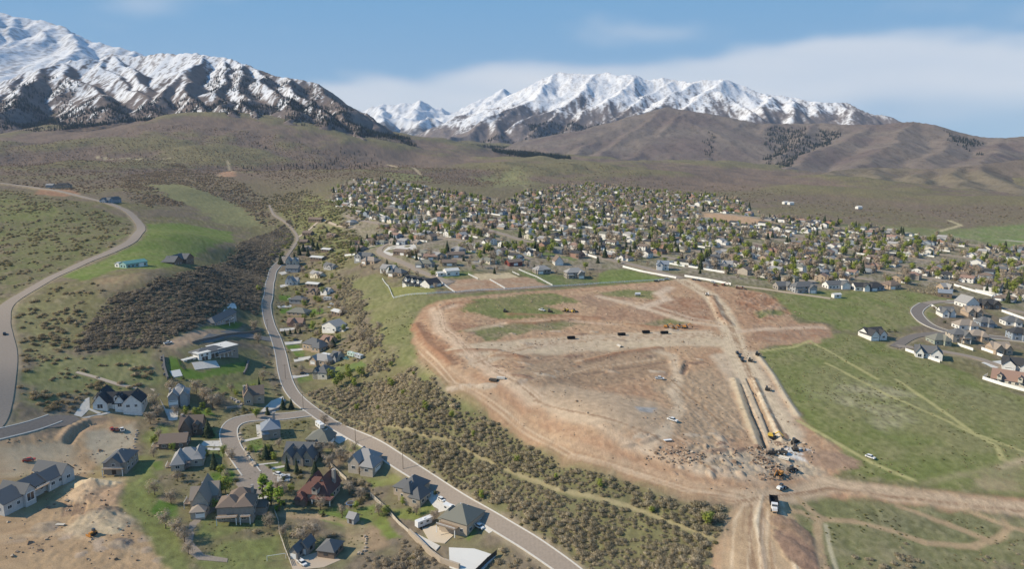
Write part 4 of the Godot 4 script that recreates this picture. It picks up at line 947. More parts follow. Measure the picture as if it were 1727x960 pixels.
func build_mountains() -> void:
	var f_far_peaks := ridge_mesh("mountain", -2922, 1163, -10800, -6700, 180, 110, [
		[-2522,558,-10500,-2186,663,-10500,-1852,711,-10500,-1546,738,-10400,-1254,780,-10300,-1071,714,-10400,-850,650,-10400,-557,709,-10300,-309,821,-10200,-116,914,-10200,36,859,-10200,334,781,-10200,763,616,-10000],
		[-1254,780,-10300,-1241,597,-9600,-1237,465,-9000],
		[-116,914,-10200,-254,685,-9600,-452,534,-9000],
		[-1852,711,-10500,-1605,519,-9500],
		[-1836,471,-8800,-1470,488,-8700,-977,464,-8600,-562,434,-8500,-91,414,-8500],
		[-977,464,-8600,-1038,368,-8000,-1047,298,-7600],
		[-562,434,-8500,-579,320,-7800],
		[-1470,488,-8700,-1482,368,-8000],
	], 0.58, 36.0, {"low": Color(0.130, 0.110, 0.105), "high": Color(0.200, 0.175, 0.160), "snow": 330, "patch": 120, "speckle": 90, "aspect": 60, "soft": 70, "steep": 0.35, "brush": 0.35, "speck": 0.012})
	var f_great := ridge_mesh("mountain", -1031, 3515, -7300, -4600, 440, 290, [
		[-731,97,-5600,-486,219,-5900,-442,361,-6300,-336,493,-6700,-83,581,-6800,50,636,-6700,229,728,-6700,438,809,-6700,566,780,-6600,699,790,-6500,827,775,-6500,915,751,-6400,1055,746,-6400,1146,722,-6400,1351,708,-6300,1433,666,-6200,1547,690,-6100,1658,681,-6000,1797,640,-6000,2007,569,-5900,2158,531,-5800,2302,499,-5700,2422,484,-5600,2543,436,-5500,2655,372,-5400,2702,327,-5300,2877,251,-5200,3215,190,-5200],
		[438,809,-6700,255,646,-6300,77,506,-5900,-80,385,-5500,-262,292,-5200,-404,188,-4900],
		[77,506,-5900,-78,315,-5300,-99,207,-4900],
		[699,790,-6500,582,621,-6100,412,459,-5700,263,339,-5400,168,249,-5100],
		[412,459,-5700,181,385,-5500,27,292,-5200],
		[1055,746,-6400,926,613,-6000,760,531,-5800,550,406,-5500,419,292,-5200],
		[1351,708,-6300,1075,560,-5900,869,432,-5600,691,339,-5400,564,263,-5200],
		[1547,690,-6100,1306,589,-5800,1070,457,-5500,809,352,-5200],
		[1658,681,-6000,1508,568,-5700,1372,491,-5500,1200,405,-5300],
		[1508,568,-5700,1632,482,-5500,1638,392,-5200],
		[2007,569,-5900,1851,457,-5500,1729,374,-5250],
		[2158,531,-5800,2032,422,-5400,1941,352,-5200],
		[2302,499,-5700,2226,401,-5400],
		[2422,484,-5600,2374,389,-5300,2352,330,-5150],
	], 0.60, 16.0, {"low": Color(0.160, 0.130, 0.120), "high": Color(0.210, 0.175, 0.160), "snow": 375, "patch": 170, "speckle": 120, "aspect": 170, "soft": 80, "steep": 0.3, "brush": 0.42, "speck": 0.02})
	var f_front_range := ridge_mesh("mountain", -124, 3450, -5300, -2000, 400, 240, [
		[208,73,-3900,374,133,-4200,554,245,-4700,709,310,-4800,843,355,-4900,1024,414,-5000,1148,389,-4900,1340,342,-4750,1542,302,-4650,1700,300,-4600,1841,300,-4500,1931,277,-4300,2036,274,-4200,2091,281,-4100,2131,284,-4000,2178,265,-3900,2225,233,-3800,2340,205,-3700,2381,195,-3600,2403,204,-3500,2529,216,-3400,2850,201,-3300],
		[709,310,-4800,456,183,-4200,285,97,-3700,176,51,-3300],
		[1024,414,-5000,773,273,-4500,531,150,-4000,331,64,-3400],
		[1148,389,-4900,896,253,-4400,674,134,-3900,467,56,-3300],
		[1277,355,-4800,1047,234,-4300,809,114,-3800,607,54,-3200],
		[1438,322,-4700,1207,209,-4200,980,106,-3700,750,47,-3100],
		[1591,300,-4600,1327,175,-4100,1113,87,-3600,871,36,-3000],
		[2036,274,-4200,1790,217,-3900,1539,155,-3600,1245,94,-3200,987,53,-2800,818,27,-2500],
		[1806,300,-4500,1533,187,-4000,1313,116,-3600],
		[2131,284,-4000,1852,192,-3600,1576,120,-3200,1316,73,-2800],
		[2225,233,-3800,1969,155,-3400,1695,103,-3000],
		[2381,195,-3600,2085,137,-3200,1784,101,-2800],
	], 0.31, 6.0, {"low": Color(0.165, 0.127, 0.110), "high": Color(0.200, 0.162, 0.132), "warp": 40, "snow": 1500, "patch": 0, "speckle": 0, "aspect": 0, "soft": 40, "steep": 0, "brush": 0.0, "speck": 0.02})
	var f_round_hills := ridge_mesh("mountain", 431, 2678, -2950, -1500, 240, 160, [
		[773,4,-2300,957,41,-2500,1119,68,-2600,1287,83,-2650,1409,82,-2600,1491,89,-2500,1594,99,-2500,1727,107,-2500,1970,126,-2500,2178,127,-2400],
		[1119,68,-2600,897,31,-2200,731,14,-1900],
		[1287,83,-2650,1056,42,-2200,862,10,-1850],
		[1409,82,-2600,1170,44,-2150,955,14,-1800],
		[1491,89,-2500,1287,47,-2100,1041,15,-1700],
		[1594,99,-2500,1413,50,-2100,1151,15,-1700],
		[1970,126,-2500,1544,53,-2050,1274,15,-1700],
	], 0.30, 4.0, {"low": Color(0.180, 0.142, 0.110), "high": Color(0.205, 0.170, 0.118), "snow": 1500, "patch": 0, "speckle": 0, "aspect": 0, "soft": 40, "steep": 0, "brush": 0.0, "speck": 0.02})
	var f_left_back := ridge_mesh("mountain", -5628, -1582, -6500, -4700, 280, 160, [
		[-5328,1501,-6200,-4693,1299,-6200,-4129,1231,-6200,-3968,1181,-6200,-3724,1140,-6200,-3515,1061,-6100,-3298,970,-6000,-2949,873,-5900,-2509,763,-5700,-1882,567,-5400],
		[-4129,1231,-6200,-3838,961,-5600,-3535,650,-5000],
		[-3724,1140,-6200,-3560,912,-5700,-3451,720,-5300],
		[-3515,1061,-6100,-3217,878,-5600,-3102,709,-5200],
		[-3968,1181,-6200,-3652,865,-5500],
		[-2949,873,-5900,-2892,762,-5500],
	], 0.58, 16.0, {"low": Color(0.150, 0.125, 0.115), "high": Color(0.200, 0.170, 0.150), "snow": 330, "patch": 120, "speckle": 110, "aspect": 90, "soft": 60, "steep": 0.25, "brush": 0.55, "speck": 0.02})
	var f_left := ridge_mesh("mountain", -3957, -240, -5000, -2700, 480, 280, [
		[-3657,459,-4000,-3173,435,-4100,-2846,503,-4200,-2724,559,-4250,-2551,615,-4300,-2459,644,-4350,-2391,653,-4400,-2368,698,-4500,-2299,694,-4500,-2163,682,-4450,-2065,692,-4450,-1926,676,-4400,-1818,683,-4350,-1747,673,-4300,-1619,648,-4250,-1510,620,-4200,-1378,560,-4100,-1184,507,-4000,-1040,479,-3950,-944,421,-3900,-791,330,-3800,-636,239,-3700,-520,178,-3600,-440,144,-3500],
		[-2551,615,-4300,-2334,524,-4050,-2116,443,-3800,-1871,372,-3500,-1703,314,-3250],
		[-2551,615,-4300,-2459,481,-3900,-2297,380,-3500,-2159,299,-3200],
		[-2724,559,-4250,-2550,397,-3750,-2330,304,-3300],
		[-2391,653,-4400,-2040,491,-3950,-1782,387,-3600,-1555,301,-3250,-1433,264,-3050],
		[-2368,698,-4500,-2073,565,-4150,-1808,439,-3750],
		[-1747,673,-4300,-1702,539,-3950,-1565,432,-3650,-1358,329,-3300,-1228,268,-3050],
		[-1702,539,-3950,-1674,432,-3650,-1604,360,-3400],
		[-1619,648,-4250,-1508,510,-3900,-1319,380,-3500,-1161,282,-3100],
		[-1510,620,-4200,-1410,516,-3900,-1253,397,-3550,-1118,314,-3250,-990,246,-2950],
		[-1378,560,-4100,-1203,454,-3750,-1028,347,-3400,-878,257,-3050],
		[-1184,507,-4000,-1015,404,-3650,-869,319,-3350,-744,240,-3050],
		[-1040,479,-3950,-822,343,-3550,-669,237,-3200,-572,178,-2950],
		[-791,330,-3800,-595,202,-3350,-475,138,-3000],
	], 0.70, 13.0, {"low": Color(0.160, 0.125, 0.108), "high": Color(0.200, 0.160, 0.137), "snow": 455, "patch": 120, "speckle": 150, "aspect": 380, "soft": 50, "steep": 0.3, "brush": 0.8, "speck": 0.016})
	fields = [f_left, f_front_range, f_great, f_round_hills]
var fields := []
# building kit
class Solid:
	var v := PackedVector3Array()
	var n := PackedVector3Array()
	var c := PackedColorArray()
	var tint := Color.WHITE
	func tri(a: Vector3, b: Vector3, d: Vector3, inside: Vector3) -> void:
		var m := (b - a).cross(d - a)
		if m.length_squared() < 1e-12:
			return
		m = m.normalized()
		if m.dot(a - inside) >= 0.0:
			v.append_array(PackedVector3Array([a, d, b]))
		else:
			m = -m
			v.append_array(PackedVector3Array([a, b, d]))
		n.append_array(PackedVector3Array([m, m, m]))
		c.append_array(PackedColorArray([tint, tint, tint]))
	# a leaf face: turned so that its front looks along the given direction
	func leaf(a: Vector3, b: Vector3, d: Vector3, out: Vector3, col: Color) -> void:
		var m := (b - a).cross(d - a)
		if m.length_squared() < 1e-12:
			return
		m = m.normalized()
		if m.dot(out) > 0.0:
			v.append_array(PackedVector3Array([a, d, b]))
		else:
			m = -m
			v.append_array(PackedVector3Array([a, b, d]))
		m = m.lerp(out, 0.6).normalized()
		n.append_array(PackedVector3Array([m, m, m]))
		c.append_array(PackedColorArray([col, col, col]))
	func quad(a: Vector3, b: Vector3, d: Vector3, e: Vector3, inside: Vector3) -> void:
		tri(a, b, d, inside)
		tri(a, d, e, inside)
	# eight corners: lower four, then the upper four above them
	func hexa(p: Array) -> void:
		var mid := Vector3.ZERO
		for q in p:
			mid += q / 8.0
		for f in [[0, 1, 2, 3], [4, 5, 6, 7], [0, 1, 5, 4], [1, 2, 6, 5], [2, 3, 7, 6], [3, 0, 4, 7]]:
			quad(p[f[0]], p[f[1]], p[f[2]], p[f[3]], mid)
	func box(at: Vector3, size: Vector3, turn := 0.0) -> void:
		var b := Basis(Vector3.UP, turn)
		var h := size * 0.5
		var p := []
		for y in [-h.y, h.y]:
			for q in [[-1, -1], [1, -1], [1, 1], [-1, 1]]:
				p.append(at + b * Vector3(h.x * q[0], y, h.z * q[1]))
		hexa(p)
	# a box whose top is smaller and shifted: cabs, hoods, buckets
	func taper(at: Vector3, lo: Vector2, hi: Vector2, high: float, shift := Vector2.ZERO) -> void:
		var p := []
		for s in [[lo, 0.0, Vector2.ZERO], [hi, high, shift]]:
			for q in [[-1, -1], [1, -1], [1, 1], [-1, 1]]:
				p.append(at + Vector3(s[0].x * 0.5 * q[0] + s[2].x, s[1], s[0].y * 0.5 * q[1] + s[2].y))
		hexa(p)
	func bar(a: Vector3, b: Vector3, r0: float, r1: float, sides := 5) -> void:
		var d := (b - a).normalized()
		var u := d.cross(Vector3.UP if absf(d.y) < 0.9 else Vector3.RIGHT).normalized()
		var w := d.cross(u)
		for s in sides:
			var p := u * cos(TAU * s / sides) + w * sin(TAU * s / sides)
			var q := u * cos(TAU * (s + 1) / sides) + w * sin(TAU * (s + 1) / sides)
			quad(a + p * r0, a + q * r0, b + q * r1, b + p * r1, (a + b) * 0.5)
	func wheel(at: Vector3, r: float, w: float) -> void:
		for s in 10:
			var p := Vector3(0, cos(TAU * s / 10), sin(TAU * s / 10)) * r
			var q := Vector3(0, cos(TAU * (s + 1) / 10), sin(TAU * (s + 1) / 10)) * r
			var o := Vector3(w * 0.5, 0, 0)
			quad(at + p - o, at + q - o, at + q + o, at + p + o, at)
			tri(at + o, at + p + o, at + q + o, at)
			tri(at - o, at + p - o, at + q - o, at)
	func mesh() -> ArrayMesh:
		var arr := []
		arr.resize(Mesh.ARRAY_MAX)
		arr[Mesh.ARRAY_VERTEX] = v
		arr[Mesh.ARRAY_NORMAL] = n
		arr[Mesh.ARRAY_COLOR] = c
		var m := ArrayMesh.new()
		m.add_surface_from_arrays(Mesh.PRIMITIVE_TRIANGLES, arr)
		return m
func thing(called: String, label: String, category: String, at: Vector3, turn := 0.0, group := "") -> Node3D:
	var o := Node3D.new()
	o.name = numbered(called)
	o.position = at
	o.rotation.y = turn
	add_child(o, true)
	tag(o, label, category, group)
	return o
func tag(o: Node3D, label: String, category: String, group := "") -> void:
	o.set_meta("label", label)
	o.set_meta("category", category)
	if group:
		o.set_meta("group", group)
func part(called: String, mesh: Mesh, material: Material, owner_: Node3D) -> MeshInstance3D:
	var o := MeshInstance3D.new()
	o.name = called
	o.mesh = mesh
	o.material_override = material
	owner_.add_child(o, true)
	var k := 0
	return o
func on_ground(x: float, z: float, lift := 0.0) -> Vector3:
	return Vector3(x, gh(x, z) + lift, z)
# roads and fences
func ribbon(called: String, pts: Array, width: float, material: Material, lift := 0.10, closed_round := false) -> void:
	var curve := Curve3D.new()
	var n := pts.size() / 2
	for q in n:
		var a := Vector3(pts[maxi(q - 1, 0) * 2], 0, pts[maxi(q - 1, 0) * 2 + 1])
		var b := Vector3(pts[mini(q + 1, n - 1) * 2], 0, pts[mini(q + 1, n - 1) * 2 + 1])
		var t := (b - a) / 6.0
		curve.add_point(Vector3(pts[q * 2], 0, pts[q * 2 + 1]), -t, t)
	curve.bake_interval = 1.0
	var length := curve.get_baked_length()
	var steps := maxi(int(length / 3.0), 2)
	var s := Solid.new()
	var prev: Array[Vector3] = []
	for k in steps + 1:
		var o := length * k / steps
		var p := curve.sample_baked(o)
		var e := curve.sample_baked(minf(o + 0.5, length)) - curve.sample_baked(maxf(o - 0.5, 0.0))
		var side := Vector3(-e.z, 0, e.x).normalized()
		var row: Array[Vector3] = []
		var far := lift + 0.0003 * p.length()
		for w in [-0.5, -0.5, 0.0, 0.5, 0.5]:
			var q: Vector3 = p + side * width * w
			q.y = gh(q.x, q.z) + far
			row.append(q)
		row[0].y -= 0.9
		row[4].y -= 0.9
		if k > 0:
			for w in 4:
				s.quad(prev[w], prev[w + 1], row[w + 1], row[w], (p - Vector3(0, 50, 0)) if w in [1, 2] else p - Vector3(0, 0.3, 0))
		prev = row
	structure(called, s.mesh(), material)
	if width > 2.9:
		band(pts, width + 4.0, Color(0.36, 0.29, 0.20), 1.2, 0.6, 0.0, -1, true, 1.0, 0.6)
# a road with a pale kerb along both edges
func kerbed(called: String, pts: Array, width: float, material: Material, lift := 0.10) -> void:
	ribbon(called,pts,width,material,lift)
	for side in [-1.0, 1.0]:
		var line := []
		var n := pts.size() / 2
		for q in n:
			var a := Vector2(pts[maxi(q - 1, 0) * 2], pts[maxi(q - 1, 0) * 2 + 1])
			var b := Vector2(pts[mini(q + 1, n - 1) * 2], pts[mini(q + 1, n - 1) * 2 + 1])
			var o: Vector2 = (b - a).normalized().orthogonal() * side * (width * 0.5 + 0.22)
			line.append_array([pts[q * 2] + o.x, pts[q * 2 + 1] + o.y])
		ribbon("kerb", line, 0.55, M["concrete"], lift + 0.12)
# a flat slab poured on the ground: driveways, patios, yards
func slab(called: String, pts: Array, material: Material, lift := 0.09) -> void:
	var poly := PackedVector2Array()
	for q in range(0, pts.size(), 2):
		poly.append(Vector2(pts[q], pts[q + 1]))
	var tris := Geometry2D.triangulate_polygon(poly)
	var s := Solid.new()
	for t in range(0, tris.size(), 3):
		var c := []
		for k in 3:
			var p := poly[tris[t + k]]
			c.append(Vector3(p.x, gh(p.x, p.y) + lift, p.y))
		# split once more so that a slab follows the slope
		var ab: Vector3 = (c[0] + c[1]) * 0.5
		var bc: Vector3 = (c[1] + c[2]) * 0.5
		var ca: Vector3 = (c[2] + c[0]) * 0.5
		for m in [ab, bc, ca]:
			m.y = gh(m.x, m.z) + lift
		ab.y = gh(ab.x, ab.z) + lift
		bc.y = gh(bc.x, bc.z) + lift
		ca.y = gh(ca.x, ca.z) + lift
		for f in [[c[0], ab, ca], [ab, c[1], bc], [ca, bc, c[2]], [ab, bc, ca]]:
			s.tri(f[0], f[1], f[2], f[0] - Vector3(0, 50, 0))
	for q in poly.size():
		var a := poly[q]
		var b := poly[(q + 1) % poly.size()]
		var pa := Vector3(a.x, gh(a.x, a.y) + lift, a.y)
		var pb := Vector3(b.x, gh(b.x, b.y) + lift, b.y)
		s.quad(pa, pb, pb - Vector3(0, 0.7, 0), pa - Vector3(0, 0.7, 0), (pa + pb) * 0.5 + Vector3(0.01, 0, 0.01))
	structure(called, s.mesh(), material)
	area(pts,Color(0.24,0.215,0.12),Color(0.2,0.2,0.09),1.5,0.3,-1,true,1,0,0.3)
# kind: "panel" solid vinyl, "rail" post and rail, "wood", "stone" wall
func fence(called: String, label: String, pts: Array, high: float, kind: String, material: Material, group := "", category := "fence") -> void:
	var o := thing(called, label, category, on_ground(pts[0], pts[1]), 0.0, group)
	var base := o.position
	var panels := Solid.new()
	var posts := Solid.new()
	var rails := [Solid.new(), Solid.new(), Solid.new()]
	for q in range(0, pts.size() - 2, 2):
		var a := Vector2(pts[q], pts[q + 1])
		var b := Vector2(pts[q + 2], pts[q + 3])
		var n := maxi(int(a.distance_to(b) / (2.5 if kind != "stone" else 3.5)), 1)
		for k in n:
			var p := a.lerp(b, float(k) / n)
			var r := a.lerp(b, float(k + 1) / n)
			var p3 := on_ground(p.x, p.y) - base
			var r3 := on_ground(r.x, r.y) - base
			var d := (r3 - p3)
			var side := Vector3(-d.z, 0, d.x).normalized() * (0.05 if kind != "stone" else 0.45)
			var bands := [[0.05 if kind != "stone" else -0.5, high]] if kind != "rail" else [[high * 0.28, high * 0.42], [high * 0.58, high * 0.72], [high * 0.88, high]]
			for w in bands.size():
				var s: Solid = rails[w] if kind == "rail" else panels
				var lo := Vector3(0, bands[w][0], 0)
				var hi := Vector3(0, bands[w][1], 0)
				s.hexa([p3 + lo - side, r3 + lo - side, r3 + lo + side, p3 + lo + side, p3 + hi - side, r3 + hi - side, r3 + hi + side, p3 + hi + side])
			if kind != "stone":
				posts.box(p3 + Vector3(0, high * 0.5, 0), Vector3(0.16, high + 0.25, 0.16))
	if kind == "rail":
		for w in 3:
			part("rail", rails[w].mesh(), material, o)
	else:
		part("panel" if kind != "stone" else "wall", panels.mesh(), material, o)
	if kind != "stone":
		part("post_line", posts.mesh(), material, o).set_meta("kind", "stuff")
# houses
# wing: [x, z, width, depth, wall height, roof, rise]   roof: "x" or "z" = gable with its ridge along that axis, "hip", "flat"
func wing_wall(s: Solid, w: Array, low: float) -> void:
	var x: float = w[0]
	var z: float = w[1]
	var hw: float = w[2] * 0.5
	var hd: float = w[3] * 0.5
	var h: float = w[4]
	s.box(Vector3(x, (h - low) * 0.5, z), Vector3(w[2], h + low, w[3]))
	var top: float = h + w[6] * 0.97
	if w[5] == "x":
		for q in [-1, 1]:
			s.tri(Vector3(x + hw * q, h, z - hd), Vector3(x + hw * q, h, z + hd), Vector3(x + hw * q, top, z), Vector3(x, h, z))
	elif w[5] == "z":
		for q in [-1, 1]:
			s.tri(Vector3(x - hw, h, z + hd * q), Vector3(x + hw, h, z + hd * q), Vector3(x, top, z + hd * q), Vector3(x, h, z))
func wing_roof(s: Solid, w: Array) -> void:
	var x: float = w[0]
	var z: float = w[1]
	var o := 0.45
	var hw: float = w[2] * 0.5 + o
	var hd: float = w[3] * 0.5 + o
	var h: float = w[4]
	var rise: float = w[6]
	var t := 0.22
	match w[5]:
		"flat":
			s.box(Vector3(x, h + 0.12, z), Vector3(w[2] + 0.7, 0.3, w[3] + 0.7))
		"hip":
			var y0 := h - o * rise / (minf(hw, hd))
			var rx := maxf(hw - hd, 0.0)
			var rz := maxf(hd - hw, 0.0)
			var e := [Vector3(x - hw, y0, z - hd), Vector3(x + hw, y0, z - hd), Vector3(x + hw, y0, z + hd), Vector3(x - hw, y0, z + hd)]
			var r0 := Vector3(x - rx, h + rise, z - rz)
			var r1 := Vector3(x + rx, h + rise, z + rz)
			var mid := Vector3(x, h, z)
			var u := Vector3(0, t, 0)
			for q in 4:
				s.quad(e[q], e[(q + 1) % 4], e[(q + 1) % 4] + u, e[q] + u, mid)
			s.quad(e[0], e[1], e[2], e[3], mid + Vector3(0, 1, 0))
			if rx >= rz:
				s.quad(e[0] + u, e[1] + u, r1 + u, r0 + u, mid)
				s.quad(e[2] + u, e[3] + u, r0 + u, r1 + u, mid)
				s.tri(e[1] + u, e[2] + u, r1 + u, mid)
				s.tri(e[3] + u, e[0] + u, r0 + u, mid)
			else:
				s.quad(e[1] + u, e[2] + u, r1 + u, r0 + u, mid)
				s.quad(e[3] + u, e[0] + u, r0 + u, r1 + u, mid)
				s.tri(e[0] + u, e[1] + u, r0 + u, mid)
				s.tri(e[2] + u, e[3] + u, r1 + u, mid)
		_:
			var along: float = hw if w[5] == "x" else hd
			var half: float = hd if w[5] == "x" else hw
			var y0 := h - o * rise / (half - o)
			for q in [-1, 1]:
				var p := []
				for y in [0.0, t]:
					for c in [[-along, half * q, y0], [along, half * q, y0], [along, 0.0, h + rise], [-along, 0.0, h + rise]]:
						p.append(Vector3(x + c[0], c[2] + y, z + c[1]) if w[5] == "x" else Vector3(x + c[1], c[2] + y, z + c[0]))
				s.hexa(p)
func covered(wings: Array, but: int, x: float, z: float, y: float) -> bool:
	for q in wings.size():
		var w: Array = wings[q]
		if q != but and absf(x - w[0]) < w[2] * 0.5 + 0.35 and absf(z - w[1]) < w[3] * 0.5 + 0.35 and y < w[4] + 1.0:
			return true
	return false
var pane_mesh: Mesh
var frame_mesh: Mesh
var garage_mesh: Mesh
var door_mesh: Mesh
# extras: each [what, wing, side (f b l r), offset along the wall, height above floor, width, height]
func house(label: String, x: float, z: float, turn: float, wings: Array, wall: Material, roof: Material, extras := [], detail := 2, lift := 0.0, category := "house", called := "house", group := "") -> Node3D:
	var low := 1e9
	var c := cos(turn)
	var s_ := sin(turn)
	var high := -1e9
	for w in wings:
		for q in [[-1, -1], [1, -1], [1, 1], [-1, 1]]:
			var lx: float = w[0] + w[2] * 0.5 * q[0]
			var lz: float = w[1] + w[3] * 0.5 * q[1]
			var g := gh(x + lx * c + lz * s_, z - lx * s_ + lz * c)
			low = minf(low, g)
			high = maxf(high, g)
	if x * x + z * z < 300000.0:
		var yard := []
		var w0: Array = wings[0]
		var yw: float = w0[2] * 0.5 + 7.0
		var yd: float = w0[3] * 0.5 + 7.0
		for q in [[-1, -1], [1, -1], [1, 1], [-1, 1]]:
			yard.append(x + yw * q[0] * c + yd * q[1] * s_)
			yard.append(z - yw * q[0] * s_ + yd * q[1] * c)
		area(yard, Color(0.25, 0.21, 0.125), Color(0.18, 0.195, 0.075), 2.0, 1.5, -1, true, 1.0, 0.0, 0.45)
	var floor_y := lerpf(low, high, 0.4) + 0.2 + lift
	var o := thing(called, label, category, Vector3(x, floor_y, z), turn, group)
	var deep := floor_y - low + 0.6
	var trim: Material = M["trim"]
	if detail == 2:
		wings = wings.duplicate(true)
		for w in wings:
			w[4] *= 0.88
	for q in wings.size():
		var w: Array = wings[q]
		var sw := Solid.new()
		wing_wall(sw, w, deep)
		var wm: Material = w[7] if w.size() > 7 and w[7] else wall
		part("wall", sw.mesh(), wm, o)
		var sr := Solid.new()
		wing_roof(sr, w)
		part("roof", sr.mesh(), w[8] if w.size() > 8 else roof, o)
	for e in extras:
		var w: Array = wings[e[1]]
		var at := side_point(w, e[2], e[3], e[4])
		var b := side_basis(e[2])
		match e[0]:
			"garage", "door":
				var d := Solid.new()
				d.box(Vector3(0, e[6] * 0.5, 0), Vector3(e[5], e[6], 0.16))
				var g := part("garage_door" if e[0] == "garage" else "door", d.mesh(), trim if e[0] == "garage" else M["dark_door"], o)
				g.transform = Transform3D(b, at)
				if e[0] == "garage" and detail > 1:
					var l := Solid.new()
					l.box(Vector3(0, e[6] * 0.82, 0.06), Vector3(e[5] * 0.86, 0.3, 0.1))
					part("pane", l.mesh(), M["pane"], g)
			"window":
				window_at(o, Transform3D(b, at), e[5], e[6], detail)
			"chimney":
				var d := Solid.new()
				d.box(Vector3(0, e[6] * 0.5 - 1.0, -e[5] * 0.4), Vector3(e[5], e[6] + 1.0, e[5] * 0.8))
				d.box(Vector3(0, e[6] + 0.1, -e[5] * 0.4), Vector3(e[5] + 0.25, 0.2, e[5] * 0.8 + 0.25))
				part("chimney", d.mesh(), M["stone"], o).transform = Transform3D(b, at)
			"deck":
				var d := Solid.new()
				d.box(Vector3(0, 0, e[6] * 0.5), Vector3(e[5], 0.22, e[6]))
				var dk := part("deck", d.mesh(), M["deck"], o)
				dk.transform = Transform3D(b, at)
				for q in [-1, 1]:
					var l := Solid.new()
					l.box(Vector3(e[5] * 0.48 * q, -1.6, e[6] * 0.95), Vector3(0.25, 3.4, 0.25))
					part("post", l.mesh(), trim, dk)
				var rl := Solid.new()
				rl.box(Vector3(0, 0.95, e[6] * 0.98), Vector3(e[5], 0.1, 0.08))
				rl.box(Vector3(0, 0.55, e[6] * 0.98), Vector3(e[5], 0.06, 0.05))
				part("railing", rl.mesh(), trim, dk)
			"dormer":
				var d := Solid.new()
				wing_wall(d, [0.0, 0.0, e[5], e[6] * 1.6, e[6] * 0.75, "z", e[6] * 0.5], 1.2)
				var dm := part("dormer", d.mesh(), wall, o)
				dm.transform = Transform3D(b, at)
				var r := Solid.new()
				wing_roof(r, [0.0, 0.0, e[5], e[6] * 1.6, e[6] * 0.75, "z", e[6] * 0.5])
				part("roof", r.mesh(), roof, dm)
				var p := Solid.new()
				p.box(Vector3(0, e[6] * 0.38, e[6] * 0.8), Vector3(e[5] * 0.5, e[6] * 0.45, 0.1))
				part("pane", p.mesh(), M["pane"], dm)
			"porch":
				var d := Solid.new()
				wing_roof(d, [0.0, e[6] * 0.5, e[5], e[6], 2.7, "flat", 0.0])
				var pr := part("porch_roof", d.mesh(), roof, o)
				pr.transform = Transform3D(b, at)
				for q in [-0.46, -0.15, 0.15, 0.46]:
					var l := Solid.new()
					l.box(Vector3(e[5] * q, 1.35, e[6] * 0.9), Vector3(0.28, 2.75, 0.28))
					part("column", l.mesh(), trim, pr)
	if detail == 2:
		for q in 3:
			var w: Array = wings[q % wings.size()]
			var v := Solid.new()
			v.box(Vector3.ZERO, Vector3(0.45, 1.1, 0.45))
			part("vent", v.mesh(), M["metal"], o).position = Vector3(w[0] + w[2] * (0.12 * q - 0.14), w[4] + w[6] * 0.72, w[1] - w[3] * 0.1)
	if detail > 0:
		auto_windows(o, wings, extras, detail)
	return o
func side_basis(side: String) -> Basis:
	return Basis(Vector3.UP, {"f": 0.0, "r": PI / 2, "b": PI, "l": -PI / 2}[side])
func side_point(w: Array, side: String, along: float, y: float) -> Vector3:
	match side:
		"f":
			return Vector3(w[0] + along, y, w[1] + w[3] * 0.5)
		"b":
			return Vector3(w[0] - along, y, w[1] - w[3] * 0.5)
		"r":
			return Vector3(w[0] + w[2] * 0.5, y, w[1] - along)
	return Vector3(w[0] - w[2] * 0.5, y, w[1] + along)
func window_at(o: Node3D, t: Transform3D, wide: float, high: float, detail: int) -> void:
	if detail > 1:
		var f := part("window", frame_mesh, M["trim"], o)
		f.transform = t * Transform3D(Basis.from_scale(Vector3(wide, high, 1)), Vector3.ZERO)
		part("pane", pane_mesh, M["pane"], f)
	else:
		part("window", pane_mesh, M["pane"], o).transform = t * Transform3D(Basis.from_scale(Vector3(wide, high, 1)), Vector3.ZERO)
func auto_windows(o: Node3D, wings: Array, extras: Array, detail: int) -> void:
	for q in wings.size():
		var w: Array = wings[q]
		for side in ["f", "l", "r"] if detail < 3 else ["f", "l", "r", "b"]:
			var length: float = w[2] if side in ["f", "b"] else w[3]
			var n := int((length - 1.0) / 3.4)
			var floors := maxi(int(w[4] / 2.7), 1)
			for fl in floors:
				for k in n:
					var along := (k + 0.5 - n * 0.5) * length / (n + 0.3)
					var y := fl * 2.85 + 0.95
					var p := side_point(w, side, along, y)
					if covered(wings, q, p.x, p.z, y):
						continue
					var taken := false
					for e in extras:
						if e[1] == q and e[2] == side and absf(e[3] - along) < e[5] * 0.5 + 0.9 and y + 1.3 > e[4] and y < e[4] + e[6] and e[0] != "dormer":
							taken = true
					if taken:
						continue
					window_at(o, Transform3D(side_basis(side), p), 1.3 if (k + fl) % 3 else 1.75, 1.35, detail)
func make_house_meshes() -> void:
	var f := Solid.new()
	f.box(Vector3(0, 0.5, 0.02), Vector3(1.14, 1.14, 0.1))
	frame_mesh = f.mesh()
	var p := Solid.new()
	p.box(Vector3(-0.26, 0.5, 0.05), Vector3(0.46, 0.96, 0.09))
	p.box(Vector3(0.26, 0.5, 0.05), Vector3(0.46, 0.96, 0.09))
	pane_mesh = p.mesh()
